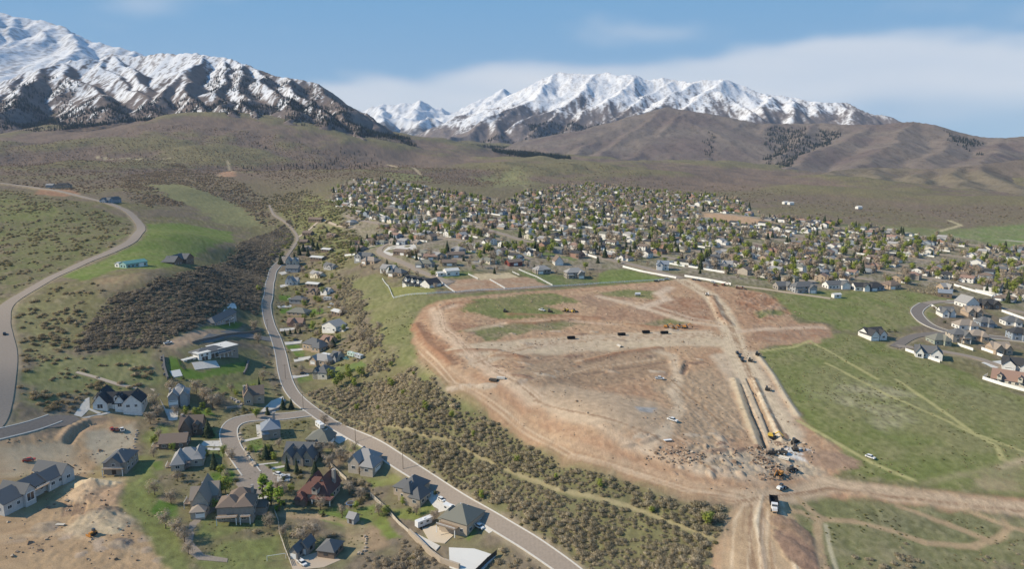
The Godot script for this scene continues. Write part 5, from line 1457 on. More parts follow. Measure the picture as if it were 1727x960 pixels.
# plants
# a crown of many small leaf or twig faces, spread through lumps so that gaps show
func crown(seed_: int, lumps: int, faces: int, size: float, wide: float, high: float, low: float, ca: Color, cb: Color, stretch := 1.0, thin := 0.6) -> ArrayMesh:
	var r := RandomNumberGenerator.new()
	r.seed = seed_
	for k in seed_ * 3:
		r.randf()
	var c: Array = []
	for k in lumps:
		var a := r.randf() * TAU
		var d := sqrt(r.randf()) * wide * 0.62
		var y := low + (high - low) * pow(r.randf(), 0.8) * 0.85
		c.append([Vector3(cos(a) * d, y, sin(a) * d), wide * r.randf_range(0.28, 0.5), r.randf_range(0.72, 1.22)])
	var s := Solid.new()
	var mid := Vector3(0, (low + high) * 0.45, 0)
	for k in faces:
		var l: Array = c[k % lumps]
		var dir := Vector3(r.randfn(), r.randfn(), r.randfn()).normalized()
		var p: Vector3 = l[0] + dir * l[1] * pow(r.randf(), 0.4) * Vector3(1, 0.8 * stretch, 1)
		if p.y < low * 0.6:
			continue
		var g := size * r.randf_range(0.6, 1.3)
		var col: Color = ca.lerp(cb, r.randf()) * (l[2] * r.randf_range(0.8, 1.2))
		col.a = 1.0
		var out := ((p - mid).normalized() + dir * 0.7 + Vector3(0, 0.25, 0) + Vector3(r.randfn(), r.randfn(), r.randfn()) * 0.35).normalized()
		var u := out.cross(Vector3(r.randfn(), r.randfn(), r.randfn())).normalized()
		var w := out.cross(u)
		s.leaf(p + u * g, p + w * g * thin, p - u * g, out, col)
		s.leaf(p + u * g, p - u * g, p - w * g * thin, out, col)
	return s.mesh()
func limbs(seed_: int, high: float, wide: float, count: int, thick: float, c: Color) -> ArrayMesh:
	var r := RandomNumberGenerator.new()
	r.seed = seed_
	for k in seed_ * 7:
		r.randf()
	var s := Solid.new()
	s.tint = c
	var top := Vector3(r.randfn() * 0.2, high * 0.62, r.randfn() * 0.2)
	s.bar(Vector3(0, -0.6, 0), top * 0.5, thick, thick * 0.75, 6)
	s.bar(top * 0.5, top, thick * 0.75, thick * 0.3, 5)
	for k in count:
		var a := TAU * k / count + r.randfn() * 0.3
		var from := top * r.randf_range(0.35, 0.95)
		var to := Vector3(cos(a) * wide * r.randf_range(0.4, 0.85), high * r.randf_range(0.6, 0.95), sin(a) * wide * r.randf_range(0.4, 0.85))
		s.bar(from, to, thick * 0.35, thick * 0.08, 4)
	return s.mesh()
func conifer_crown(seed_: int, high: float, wide: float, tiers: int, ca: Color, cb: Color) -> ArrayMesh:
	var r := RandomNumberGenerator.new()
	r.seed = seed_
	for k in seed_ * 5:
		r.randf()
	var s := Solid.new()
	for t in tiers:
		var f := float(t) / tiers
		var y := high * (0.08 + 0.92 * f)
		var reach := wide * pow(1.0 - f, 0.8) * r.randf_range(0.85, 1.12) + 0.12
		var n := int(6 + 9 * (1.0 - f))
		for k in n:
			var a := TAU * (k + r.randf() * 0.7) / n + t
			var d := Vector3(cos(a), 0, sin(a))
			var side := Vector3(-d.z, 0, d.x)
			var long := reach * r.randf_range(0.75, 1.1)
			var drop := high * 0.05 * r.randf_range(0.6, 1.5)
			var tip := d * long + Vector3(0, y - drop, 0)
			var root := Vector3(0, y + high * 0.045, 0)
			var half := side * long * 0.34
			var m := root.lerp(tip, 0.6) + Vector3(0, high * 0.012, 0)
			var col := ca.lerp(cb, r.randf()) * r.randf_range(0.75, 1.2)
			col.a = 1.0
			for q in [[root, m + half, tip], [root, tip, m - half], [m + half, m - half, tip - Vector3(0, high * 0.03, 0)]]:
				var out := (d * 0.8 + Vector3(0, 0.7, 0) + Vector3(r.randfn(), r.randfn(), r.randfn()) * 0.2).normalized()
				s.leaf(q[0], q[1], q[2], out, col)
	return s.mesh()
var tree_kits := {}
func make_tree_kits() -> void:
	var bark := Color(0.16, 0.125, 0.095)
	for k in 3:
		tree_kits["bare_tree_%d" % k] = [limbs(11 + k, 9.0, 3.8, 11, 0.26, bark), crown(21 + k, 22, 900, 0.62, 4.2, 9.4, 2.2, Color(0.36, 0.30, 0.225), Color(0.50, 0.415, 0.32), 1.0, 0.12), "bare_tree"]
		tree_kits["leafy_tree_%d" % k] = [limbs(31 + k, 8.0, 3.2, 7, 0.26, bark), crown(41 + k, 22, 900, 0.34, 3.7, 8.6, 1.8, Color(0.20, 0.235, 0.045), Color(0.31, 0.33, 0.075)), "leafy_tree"]
		tree_kits["evergreen_tree_%d" % k] = [limbs(51 + k, 10.0, 0.6, 3, 0.25, bark), conifer_crown(61 + k, 10.5, 2.7, 20, Color(0.06, 0.08, 0.045), Color(0.115, 0.135, 0.075)), "evergreen_tree"]
	for k in 3:
		tree_kits["town_bare_%d" % k] = [limbs(11 + k, 9.0, 3.8, 6, 0.3, bark), crown(121 + k, 18, 460, 0.6, 4.0, 9.0, 1.6, Color(0.36, 0.30, 0.225), Color(0.52, 0.43, 0.33), 1.0, 0.28), "bare_tree"]
	for k in 2:
		tree_kits["poplar_%d" % k] = [limbs(71 + k, 10.0, 1.2, 6, 0.22, bark), crown(81 + k, 24, 800, 0.32, 1.7, 11.5, 1.0, Color(0.16, 0.235, 0.035), Color(0.24, 0.30, 0.055), 1.5), "leafy_tree"]
		tree_kits["pink_tree_%d" % k] = [limbs(91 + k, 6.0, 2.2, 6, 0.18, bark), crown(95 + k, 16, 600, 0.3, 2.6, 5.6, 1.4, Color(0.36, 0.29, 0.26), Color(0.46, 0.37, 0.33)), "bare_tree"]
		tree_kits["round_shrub_%d" % k] = [limbs(101 + k, 1.6, 1.0, 5, 0.08, bark), crown(105 + k, 9, 260, 0.22, 1.5, 1.9, 0.1, Color(0.10, 0.12, 0.055), Color(0.16, 0.17, 0.085)), "shrub"]
# a leafless bush: many thin stems fanning out from the foot
func twig_bush(seed_: int) -> ArrayMesh:
	var r := RandomNumberGenerator.new()
	r.seed = seed_
	for k in seed_ * 3:
		r.randf()
	var s := Solid.new()
	for k in 320:
		var a := r.randf() * TAU
		var foot := Vector3(cos(a), 0, sin(a)) * 0.55 * sqrt(r.randf())
		var b := r.randf() * TAU
		var dir := (foot * 0.9 + Vector3(cos(b) * 0.45, r.randf_range(0.35, 1.0), sin(b) * 0.45)).normalized()
		var long := r.randf_range(0.45, 1.0)
		var side := dir.cross(Vector3(r.randfn(), r.randfn(), r.randfn())).normalized() * r.randf_range(0.012, 0.036)
		var p := foot + dir * long * 0.25
		var q := foot + dir * long
		var f := r.randf_range(0.7, 1.25)
		var col := Color(f, f * 0.99, f * 0.97)
		var out := (dir + foot + Vector3(r.randfn(), r.randfn(), r.randfn()) * 0.3).normalized()
		s.leaf(p - side, p + side, q + side * 1.4, out, col)
		s.leaf(p - side, q + side * 1.4, q - side * 1.4, out, col)
	return s.mesh()
const TREE_WORDS := {"bare_tree": "bare tree","leafy_tree": "tree","evergreen_tree": "evergreen tree","shrub": "shrub"}
func tree(kit: String, label: String, x: float, z: float, size := 1.0, wide := 1.0, group := "", split := true) -> Node3D:
	var k: Array = tree_kits[kit]
	var o := thing(k[2], label, TREE_WORDS[k[2]], on_ground(x, z, -0.1), fmod(absf(x * 7.3 + z * 3.1), TAU), group)
	o.scale = Vector3(size * wide, size, size * wide)
	part("trunk", k[0], M["twigs"], o)
	part("crown", k[1], M["leaves"] if k[2] == "leafy_tree" else M["twigs"], o)
	return o
func grove(kind: String, label: String, places: Array, size: float, group: String) -> void:
	for q in range(0, places.size(), 2):
		tree("%s_%d" % [kind, (q / 2) % 3], label, places[q], places[q + 1], size * (0.8 + 0.1 * ((q * 7 / 2) % 5)), 1.1, group)
# many of one plant that nobody could count, as one object
func growth(called: String, meshes: Array, places: Array, tints: PackedColorArray, material: Material) -> void:
	for m in meshes.size():
		var mine: Array[int] = []
		for q in range(m, places.size(), meshes.size()):
			mine.append(q)
		if mine.is_empty():
			continue
		var mm := MultiMesh.new()
		mm.transform_format = MultiMesh.TRANSFORM_3D
		mm.use_colors = true
		mm.mesh = meshes[m]
		mm.instance_count = mine.size()
		for q in mine.size():
			mm.set_instance_transform(q, places[mine[q]])
			mm.set_instance_color(q, tints[mine[q]])
		var o := MultiMeshInstance3D.new()
		o.name = numbered(called)
		o.multimesh = mm
		o.material_override = material
		o.set_meta("kind", "stuff")
		add_child(o, true)
var brush_at: Array = []
var brush_tint := PackedColorArray()
# brush over an area: spacing in metres, cover 0..1 by noise, size range
func brush(pts: Array, spacing: float, cover: float, lo: float, hi: float, ca: Color, cb: Color, clump := 1.0, anywhere := false) -> void:
	var p := PackedFloat32Array(pts)
	var x0 := 1e9
	var x1 := -1e9
	var z0 := 1e9
	var z1 := -1e9
	for q in range(0, p.size(), 2):
		x0 = minf(x0, p[q])
		x1 = maxf(x1, p[q])
		z0 = minf(z0, p[q + 1])
		z1 = maxf(z1, p[q + 1])
	var nz := int((z1 - z0) / spacing) + 1
	var nx := int((x1 - x0) / spacing) + 1
	for j in nz:
		for i in nx:
			var x := x0 + (i + rnd(-0.1, 1.1)) * spacing
			var z := z0 + (j + rnd(-0.1, 1.1)) * spacing
			var edge := poly_sd(p, x, z)
			if absf(atan2(x, -z)) > 0.68 or edge > rnd(-2.5, 1.0) * spacing:
				continue
			var n := n_mid.get_noise_2d(x * 1.3, z * 1.3) + 0.5 * n_big.get_noise_2d(x * 2.0, z * 2.0)
			if n * clump > (cover - 0.5) * 1.6 + rnd(-0.12, 0.12) or (not anywhere and is_bare(x, z)):
				continue
			var s := (lo * 0.7 + (hi * 1.05 - lo * 0.7) * pow(rng.randf(), 1.5)) * (1.0 - 0.45 * clampf(n + 0.3, 0.0, 1.0))
			var b := Basis(Vector3.UP, rnd(0.0, TAU)).scaled(Vector3(s, s * rnd(0.75, 1.1), s))
			brush_at.append(Transform3D(b, on_ground(x, z, relief(x, z) - 0.15)))
			var t := ca.lerp(cb, clampf(rng.randf() * 0.6 + 0.2 + n_big.get_noise_2d(x * 3.0, z * 3.0) * 0.9, 0.0, 1.0)) * rnd(0.85, 1.15)
			brush_tint.append(Color(t.r, t.g, t.b))
# vehicles and machines (front towards +z)
func wheels(o: Node3D, places: Array, r: float, w: float) -> void:
	for p in places:
		var s := Solid.new()
		s.wheel(Vector3.ZERO, r, w)
		var q := part("wheel", s.mesh(), M["rubber"], o)
		q.position = Vector3(p[0], r, p[1])
		if r > 0.3:
			var h := Solid.new()
			h.wheel(Vector3.ZERO, r * 0.5, w + 0.04)
			part("rim", h.mesh(), M["metal"], q)
func vehicle(kind: String, label: String, x: float, z: float, turn: float, paint: Material, category := "", group := "") -> Node3D:
	var o_ := build_vehicle(kind, label, x, z, turn, paint, category, group)
	if kind in ["dumpster", "flatbed_trailer"]:
		o_.scale = Vector3.ONE * 0.66
	if kind in ["car", "pickup_truck"]:
		o_.scale = Vector3.ONE * 0.9
	if kind in ["excavator", "bulldozer", "wheel_loader"]:
		o_.scale = Vector3.ONE * 0.74
	return o_
func build_vehicle(kind: String, label: String, x: float, z: float, turn: float, paint: Material, category := "", group := "") -> Node3D:
	var at := on_ground(x, z, 0.12 + maxf(relief(x, z), 0.0))
	var b := Solid.new()
	var g := Solid.new()
	match kind:
		"pickup_truck":
			var o := thing(kind, label, "pickup truck", at, turn, group)
			b.hexa([Vector3(-.95, .45, -2.8), Vector3(.95, .45, -2.8), Vector3(.95, .45, 2.8), Vector3(-.95, .45, 2.8), Vector3(-.97, 1.05, -2.8), Vector3(.97, 1.05, -2.8), Vector3(.9, .98, 2.7), Vector3(-.9, .98, 2.7)])
			part("body", b.mesh(), paint, o)
			g.taper(Vector3(0, 1.03, 0.1), Vector2(1.84, 2.5), Vector2(1.5, 1.7), 0.72, Vector2(0, -0.15))
			part("window", g.mesh(), M["pane"], o)
			var r := Solid.new()
			r.box(Vector3(0, 1.79, -0.05), Vector3(1.52, 0.1, 1.75))
			part("cab_roof", r.mesh(), paint, o)
			var d := Solid.new()
			d.box(Vector3(0, 1.06, -1.95), Vector3(1.6, 0.06, 1.6))
			part("bed", d.mesh(), M["dark"], o)
			for q in [-1, 1]:
				var l := Solid.new()
				l.box(Vector3(0.9 * q, 1.2, -1.95), Vector3(0.12, 0.32, 1.7))
				part("bed_side", l.mesh(), paint, o)
			wheels(o, [[-.85, 1.75], [.85, 1.75], [-.85, -1.75], [.85, -1.75]], 0.42, 0.3)
			return o
		"car":
			var o := thing(kind, label, "car", at, turn, group)
			b.hexa([Vector3(-.9, .35, -2.3), Vector3(.9, .35, -2.3), Vector3(.9, .35, 2.3), Vector3(-.9, .35, 2.3), Vector3(-.88, .98, -2.25), Vector3(.88, .98, -2.25), Vector3(.82, .85, 2.2), Vector3(-.82, .85, 2.2)])
			part("body", b.mesh(), paint, o)
			g.taper(Vector3(0, .93, -.35), Vector2(1.74, 3.1), Vector2(1.4, 2.1), 0.6, Vector2(0, -0.1))
			part("window", g.mesh(), M["pane"], o)
			var r := Solid.new()
			r.box(Vector3(0, 1.55, -.45), Vector3(1.42, 0.09, 2.15))
			part("roof", r.mesh(), paint, o)
			wheels(o, [[-.82, 1.4], [.82, 1.4], [-.82, -1.4], [.82, -1.4]], 0.35, 0.24)
			return o
		"camper_trailer":
			var o := thing(kind, label, "camper", at, turn, group)
			b.hexa([Vector3(-1.2, .6, -3.6), Vector3(1.2, .6, -3.6), Vector3(1.2, .6, 3.2), Vector3(-1.2, .6, 3.2), Vector3(-1.2, 3.1, -3.5), Vector3(1.2, 3.1, -3.5), Vector3(1.2, 3.1, 3.9), Vector3(-1.2, 3.1, 3.9)])
			part("body", b.mesh(), paint, o)
			for q in [[-1.21, 1.2], [-1.21, -1.8], [1.21, 1.6], [1.21, -1.2]]:
				var w := Solid.new()
				w.box(Vector3(q[0], 2.1, q[1]), Vector3(0.06, 0.7, 1.2))
				part("window", w.mesh(), M["pane"], o)
			g.box(Vector3(0, 3.25, 0.3), Vector3(0.8, 0.25, 1.0))
			part("roof_unit", g.mesh(), M["trim"], o)
			var t := Solid.new()
			t.box(Vector3(0, .55, 4.1), Vector3(0.25, 0.15, 2.0))
			part("tow_bar", t.mesh(), M["dark"], o)
			wheels(o, [[-1.05, -.5], [1.05, -.5], [-1.05, -1.4], [1.05, -1.4]], 0.36, 0.25)
			return o
		"flatbed_trailer":
			var o := thing(kind, label, "trailer", at, turn, group)
			b.box(Vector3(0, 0.75, 0), Vector3(2.2, 0.22, 5.4))
			part("deck", b.mesh(), paint, o)
			g.box(Vector3(0, .6, 3.4), Vector3(0.2, 0.15, 1.6))
			part("tow_bar", g.mesh(), M["dark"], o)
			wheels(o, [[-1.0, -.4], [1.0, -.4], [-1.0, -1.3], [1.0, -1.3]], 0.36, 0.25)
			return o
		"dump_truck":
			var o := thing(kind, label, "dump truck", at, turn, group)
			b.box(Vector3(0, 0.85, 0), Vector3(1.2, 0.35, 8.4))
			part("chassis", b.mesh(), M["dark"], o)
			var c := Solid.new()
			c.taper(Vector3(0, 1.0, 2.7), Vector2(2.4, 1.9), Vector2(2.2, 1.5), 1.9)
			c.taper(Vector3(0, 0.9, 4.3), Vector2(2.0, 1.9), Vector2(1.7, 1.7), 1.0)
			part("cab", c.mesh(), paint, o)
			var w := Solid.new()
			w.box(Vector3(0, 2.3, 3.58), Vector3(1.9, 0.7, 0.12))
			part("window", w.mesh(), M["pane"], o)
			for q in [[Vector3(0, 1.35, -1.4), Vector3(3.0, 0.2, 5.8)], [Vector3(-1.45, 2.1, -1.4), Vector3(0.16, 1.6, 5.8)], [Vector3(1.45, 2.1, -1.4), Vector3(0.16, 1.6, 5.8)], [Vector3(0, 2.1, 1.45), Vector3(3.0, 1.7, 0.16)], [Vector3(0, 2.0, -4.3), Vector3(3.0, 1.4, 0.16)]]:
				g.box(q[0], q[1])
			part("dump_box", g.mesh(), M["black_metal"], o)
			wheels(o, [[-1.15, 4.1], [1.15, 4.1], [-1.15, -1.9], [1.15, -1.9], [-1.15, -3.2], [1.15, -3.2]], 0.55, 0.45)
			return o
		"excavator":
			var o := thing(kind, label, "excavator", at, turn, group)
			for q in [-1, 1]:
				var t := Solid.new()
				t.hexa([Vector3(1.3 * q - .35, 0, -1.7), Vector3(1.3 * q + .35, 0, -1.7), Vector3(1.3 * q + .35, 0, 1.7), Vector3(1.3 * q - .35, 0, 1.7), Vector3(1.3 * q - .35, .95, -2.2), Vector3(1.3 * q + .35, .95, -2.2), Vector3(1.3 * q + .35, .95, 2.2), Vector3(1.3 * q - .35, .95, 2.2)])
				part("track", t.mesh(), M["rubber"], o)
			b.taper(Vector3(0, 1.05, -.9), Vector2(2.8, 3.4), Vector2(2.6, 3.2), 1.35)
			part("engine_house", b.mesh(), paint, o)
			g.taper(Vector3(-.8, 1.3, .9), Vector2(1.05, 1.6), Vector2(0.95, 1.2), 1.9)
			part("cab", g.mesh(), M["pane"], o)
			for q in [["boom", Vector3(.3, 1.9, .6), Vector3(.3, 4.6, 3.8), .32], ["stick", Vector3(.3, 4.7, 3.6), Vector3(.3, 2.0, 6.4), .22]]:
				var s := Solid.new()
				s.bar(q[1], q[2], q[3] * 1.3, q[3], 4)
				part(q[0], s.mesh(), paint, o)
			var k := Solid.new()
			k.taper(Vector3(.3, .8, 6.0), Vector2(1.1, .6), Vector2(1.3, 1.2), 1.2)
			part("bucket", k.mesh(), M["dark"], o)
			return o
		"wheel_loader":
			var o := thing(kind, label, "loader", at, turn, group)
			b.taper(Vector3(0, 0.9, -1.6), Vector2(2.2, 3.0), Vector2(1.9, 2.6), 1.3)
			b.box(Vector3(0, 1.1, .8), Vector3(1.4, 0.9, 2.4))
			part("body", b.mesh(), paint, o)
			g.taper(Vector3(0, 1.9, -.2), Vector2(1.7, 1.7), Vector2(1.5, 1.4), 1.5)
			part("cab", g.mesh(), M["pane"], o)
			for q in [-.6, .6]:
				var s := Solid.new()
				s.bar(Vector3(q, 1.7, 1.4), Vector3(q, .8, 3.4), .22, .18, 4)
				part("lift_arm", s.mesh(), paint, o)
			var k := Solid.new()
			k.hexa([Vector3(-1.5, .05, 3.2), Vector3(1.5, .05, 3.2), Vector3(1.5, .05, 4.5), Vector3(-1.5, .05, 4.5), Vector3(-1.5, 1.2, 3.1), Vector3(1.5, 1.2, 3.1), Vector3(1.5, .3, 4.4), Vector3(-1.5, .3, 4.4)])
			part("bucket", k.mesh(), M["dark"], o)
			wheels(o, [[-1.2, 1.6], [1.2, 1.6], [-1.2, -1.7], [1.2, -1.7]], 0.8, 0.6)
			return o
		"bulldozer":
			var o := thing(kind, label, "bulldozer", at, turn, group)
			for q in [-1, 1]:
				var t := Solid.new()
				t.hexa([Vector3(1.1 * q - .3, 0, -1.4), Vector3(1.1 * q + .3, 0, -1.4), Vector3(1.1 * q + .3, 0, 1.4), Vector3(1.1 * q - .3, 0, 1.4), Vector3(1.1 * q - .3, 1.0, -1.9), Vector3(1.1 * q + .3, 1.0, -1.9), Vector3(1.1 * q + .3, 1.0, 1.7), Vector3(1.1 * q - .3, 1.0, 1.7)])
				part("track", t.mesh(), M["rubber"], o)
			b.box(Vector3(0, 1.4, .9), Vector3(1.3, 1.0, 2.2))
			b.box(Vector3(0, 1.3, -1.1), Vector3(1.6, 0.9, 1.4))
			part("body", b.mesh(), paint, o)
			g.taper(Vector3(0, 1.8, -.6), Vector2(1.5, 1.4), Vector2(1.4, 1.2), 1.4)
			part("cab", g.mesh(), M["pane"], o)
			var k := Solid.new()
			k.hexa([Vector3(-1.8, .1, 2.4), Vector3(1.8, .1, 2.4), Vector3(1.8, .1, 2.7), Vector3(-1.8, .1, 2.7), Vector3(-1.8, 1.3, 2.5), Vector3(1.8, 1.3, 2.5), Vector3(1.8, 1.3, 2.75), Vector3(-1.8, 1.3, 2.75)])
			part("blade", k.mesh(), paint, o)
			return o
		"dumpster":
			var o := thing(kind, label, "dumpster", at, turn, group)
			for q in [[Vector3(0, .3, 0), Vector3(2.8, .2, 7.5)], [Vector3(-1.4, 1.3, 0), Vector3(.15, 2.2, 7.5)], [Vector3(1.4, 1.3, 0), Vector3(.15, 2.2, 7.5)], [Vector3(0, 1.3, 3.7), Vector3(2.8, 2.2, .15)], [Vector3(0, 1.3, -3.7), Vector3(2.8, 2.2, .15)]]:
				b.box(q[0], q[1])
			part("box", b.mesh(), M["black_metal"], o)
			for k in 6:
				for q in [-1.5, 1.5]:
					var s := Solid.new()
					s.box(Vector3(q, 1.3, -3.1 + k * 1.24), Vector3(.1, 2.0, .14))
					part("rib", s.mesh(), M["black_metal"], o)
			return o
		"tank":
			var o := thing(kind, label, "tank", at, turn, group)
			b.bar(Vector3(0, 1.4, -2.2), Vector3(0, 1.4, 2.2), 1.2, 1.2, 12)
			part("drum", b.mesh(), paint, o)
			for q in [-1.4, 1.4]:
				var s := Solid.new()
				s.box(Vector3(0, .35, q), Vector3(1.8, .7, .3))
				part("cradle", s.mesh(), M["dark"], o)
			return o
	var o := thing(kind, label, category, at, turn, group)
	return o
func pipe_stack(label: String, x: float, z: float, turn: float, material: Material, n: int) -> void:
	var o := thing("pipe_stack", label, "pipes", on_ground(x, z, 0.1 + maxf(relief(x, z), 0.0)), turn)
	for k in n:
		var s := Solid.new()
		s.bar(Vector3((k % 4) * 0.6 - 0.9 + (k / 4) * 0.3, 0.3 + (k / 4) * 0.5, -2.2), Vector3((k % 4) * 0.6 - 0.9 + (k / 4) * 0.3, 0.3 + (k / 4) * 0.5, 2.2), 0.28, 0.28, 8)
		part("pipe", s.mesh(), material, o)
func boulder(label: String, x: float, z: float, size: float, material: Material, group: String) -> void:
	var s := Solid.new()
	var r := RandomNumberGenerator.new()
	r.seed = int(absf(x * 17.0 + z * 5.0))
	for k in int(absf(x * 3.0)) % 23:
		r.randf()
	var p := []
	for y in [-0.5, 0.55]:
		for q in [[-1, -1], [1, -1], [1, 1], [-1, 1]]:
			var f := r.randf_range(0.6, 1.0) * (0.75 if y > 0.0 else 1.0)
			p.append(Vector3(q[0] * f, y * r.randf_range(0.7, 1.2), q[1] * f) * size * 0.6)
	s.hexa(p)
	var o := MeshInstance3D.new()
	o.name = numbered("boulder")
	o.mesh = s.mesh()
	o.material_override = material
	o.position = on_ground(x, z, size * 0.2 + maxf(relief(x, z), 0.0))
	o.rotation.y = r.randf() * TAU
	tag(o, label, "boulder", group)
	add_child(o, true)
func boulders(label: String, places: Array, lo: float, hi: float, material: Material, group: String) -> void:
	for q in range(0, places.size(), 2):
		boulder(label, places[q], places[q + 1], rnd(lo, hi), material, group)
# clods and broken rock lying about on turned earth, as one object
func clods(pts: Array, count: int, lo: float, hi: float, shades: Array) -> void:
	var p := PackedFloat32Array(pts)
	var x0 := 1e9
	var x1 := -1e9
	var z0 := 1e9
	var z1 := -1e9
	for q in range(0, p.size(), 2):
		x0 = minf(x0, p[q])
		x1 = maxf(x1, p[q])
		z0 = minf(z0, p[q + 1])
		z1 = maxf(z1, p[q + 1])
	var places: Array = []
	var tints := PackedColorArray()
	for k in count:
		var x := rnd(x0, x1)
		var z := rnd(z0, z1)
		if poly_sd(p, x, z) > -1.0 or n_mid.get_noise_2d(x, z) + 0.6 * n_fine.get_noise_2d(x * 0.4, z * 0.4) < rnd(-0.25, 0.35):
			continue
		var s := rnd(lo, hi) * (0.5 + rng.randf() * rng.randf())
		places.append(Transform3D(Basis.from_euler(Vector3(rnd(0, TAU), rnd(0, TAU), rnd(0, TAU))).scaled(Vector3(s, s * 0.7, s)), on_ground(x, z, relief(x, z) + s * 0.1)))
		tints.append(shades[rng.randi() % shades.size()] * rnd(0.8, 1.2))
	var lumps: Array = []
	for k in 3:
		var s := Solid.new()
		s.taper(Vector3(0, -0.4, 0), Vector2(1.0, 0.8 + 0.2 * k), Vector2(0.5 + 0.1 * k, 0.6), 0.8, Vector2(0.15 - 0.1 * k, 0.1))
		lumps.append(s.mesh())
	growth("rubble", lumps, places, tints, M["twigs"])
# a timber or steel pole with a cross arm
func utility_pole(label: String, x: float, z: float, high: float, group: String) -> void:
	var o := thing("utility_pole", label, "utility pole", on_ground(x, z), 0.4, group)
	var s := Solid.new()
	s.bar(Vector3(0, -0.5, 0), Vector3(0, high, 0), 0.17, 0.12, 6)
	part("pole", s.mesh(), M["deck"], o)
	var a := Solid.new()
	a.box(Vector3(0, high * 0.93, 0), Vector3(2.4, 0.14, 0.14))
	part("cross_arm", a.mesh(), M["deck"], o)
func trampoline(label: String, x: float, z: float) -> void:
	var o := thing("trampoline", label, "trampoline", on_ground(x, z))
	var rim := Solid.new()
	var bed := Solid.new()
	for k in 14:
		var p := Vector3(cos(TAU * k / 14), 0, sin(TAU * k / 14))
		var q := Vector3(cos(TAU * (k + 1) / 14), 0, sin(TAU * (k + 1) / 14))
		rim.quad(p * 2.1 + Vector3(0, .95, 0), q * 2.1 + Vector3(0, .95, 0), q * 1.75 + Vector3(0, .98, 0), p * 1.75 + Vector3(0, .98, 0), Vector3(0, -9, 0))
		bed.tri(p * 1.75 + Vector3(0, .93, 0), q * 1.75 + Vector3(0, .93, 0), Vector3(0, .9, 0), Vector3(0, -9, 0))
		if k % 2 == 0:
			var l := Solid.new()
			l.bar(p * 2.0 + Vector3(0, -.1, 0), p * 2.0 + Vector3(0, .95, 0), .06, .06, 4)
			part("leg", l.mesh(), M["metal"], o)
	part("rim", rim.mesh(), M["blue_pad"], o)
	part("mat", bed.mesh(), M["dark"], o)
func goal(label: String, x: float, z: float, turn: float) -> void:
	var o := thing("soccer_goal", label, "goal", on_ground(x, z), turn)
	for q in [["post", Vector3(-3.4, 0, 0), Vector3(-3.4, 2.3, 0)], ["post", Vector3(3.4, 0, 0), Vector3(3.4, 2.3, 0)], ["crossbar", Vector3(-3.4, 2.3, 0), Vector3(3.4, 2.3, 0)], ["back_stay", Vector3(-3.4, 2.3, 0), Vector3(-3.4, 0, -2)], ["back_stay", Vector3(3.4, 2.3, 0), Vector3(3.4, 0, -2)]]:
		var s := Solid.new()
		s.bar(q[1], q[2], .09, .09, 5)
		part(q[0], s.mesh(), M["trim"], o)
# the town
const WALLS := ["white","white","cream","tan","beige","grey","blue_grey","brick","taupe","white"]
const ROOFS := ["charcoal","slate","brown","grey_roof","olive_roof","charcoal","grey_roof","brown","rust_roof"]
const WALL_WORDS := {"white": "white","cream": "cream","tan": "tan","beige": "beige","grey": "grey","blue_grey": "blue-grey","brick": "brick","taupe": "taupe"}
const ROOF_WORDS := {"charcoal": "near-black","slate": "dark slate","brown": "brown","grey_roof": "pale grey","olive_roof": "olive grey","rust_roof": "rust brown"}
var lots: Array = []
func phrase(x: float, z: float) -> String:
	var best := 1e9
	var said := ""
	for p in PLACES:
		var d := Vector2(p[0] - x, p[1] - z).length()
		if d < best:
			best = d
			said = p[2]
	return said
var known: Array = []
func beside(x: float, z: float) -> String:
	var best := 1e9
	var said := "small houses"
	for p in known:
		var d: float = Vector2(p[0] - x, p[1] - z).length()
		if d < best and d < 45.0:
			best = d
			said = p[2]
	return said
const PLANS := [
	[[0, 0, 14, 9, 3.2, "x", 2.6], [4, 4, 7, 8, 3.2, "z", 2.4]],
	[[0, 0, 17, 9.5, 3.2, "hip", 2.6], [-5, 3.5, 7, 7, 3.2, "hip", 2.2]],
	[[0, 0, 13, 10, 5.8, "x", 2.6], [-4, 4, 6.5, 6, 3.1, "z", 2.2]],
	[[0, 0, 14, 10, 5.9, "hip", 2.8], [4.5, 4, 7, 6.5, 3.2, "hip", 2.2]],
	[[0, 0, 12, 9, 3.3, "z", 3.4], [7, 0, 7, 7, 3.0, "z", 2.6]],
	[[0, 0, 18, 9, 3.1, "x", 2.2]],
	[[0, 0, 16, 11, 3.4, "hip", 3.0], [0, 5, 6, 6, 4.4, "z", 2.6], [-6, 5, 5.5, 6, 3.2, "z", 2.2]],
	[[0, 0, 11, 10, 6.0, "z", 3.0], [7.5, 1, 7, 7, 3.2, "x", 2.2]],
]
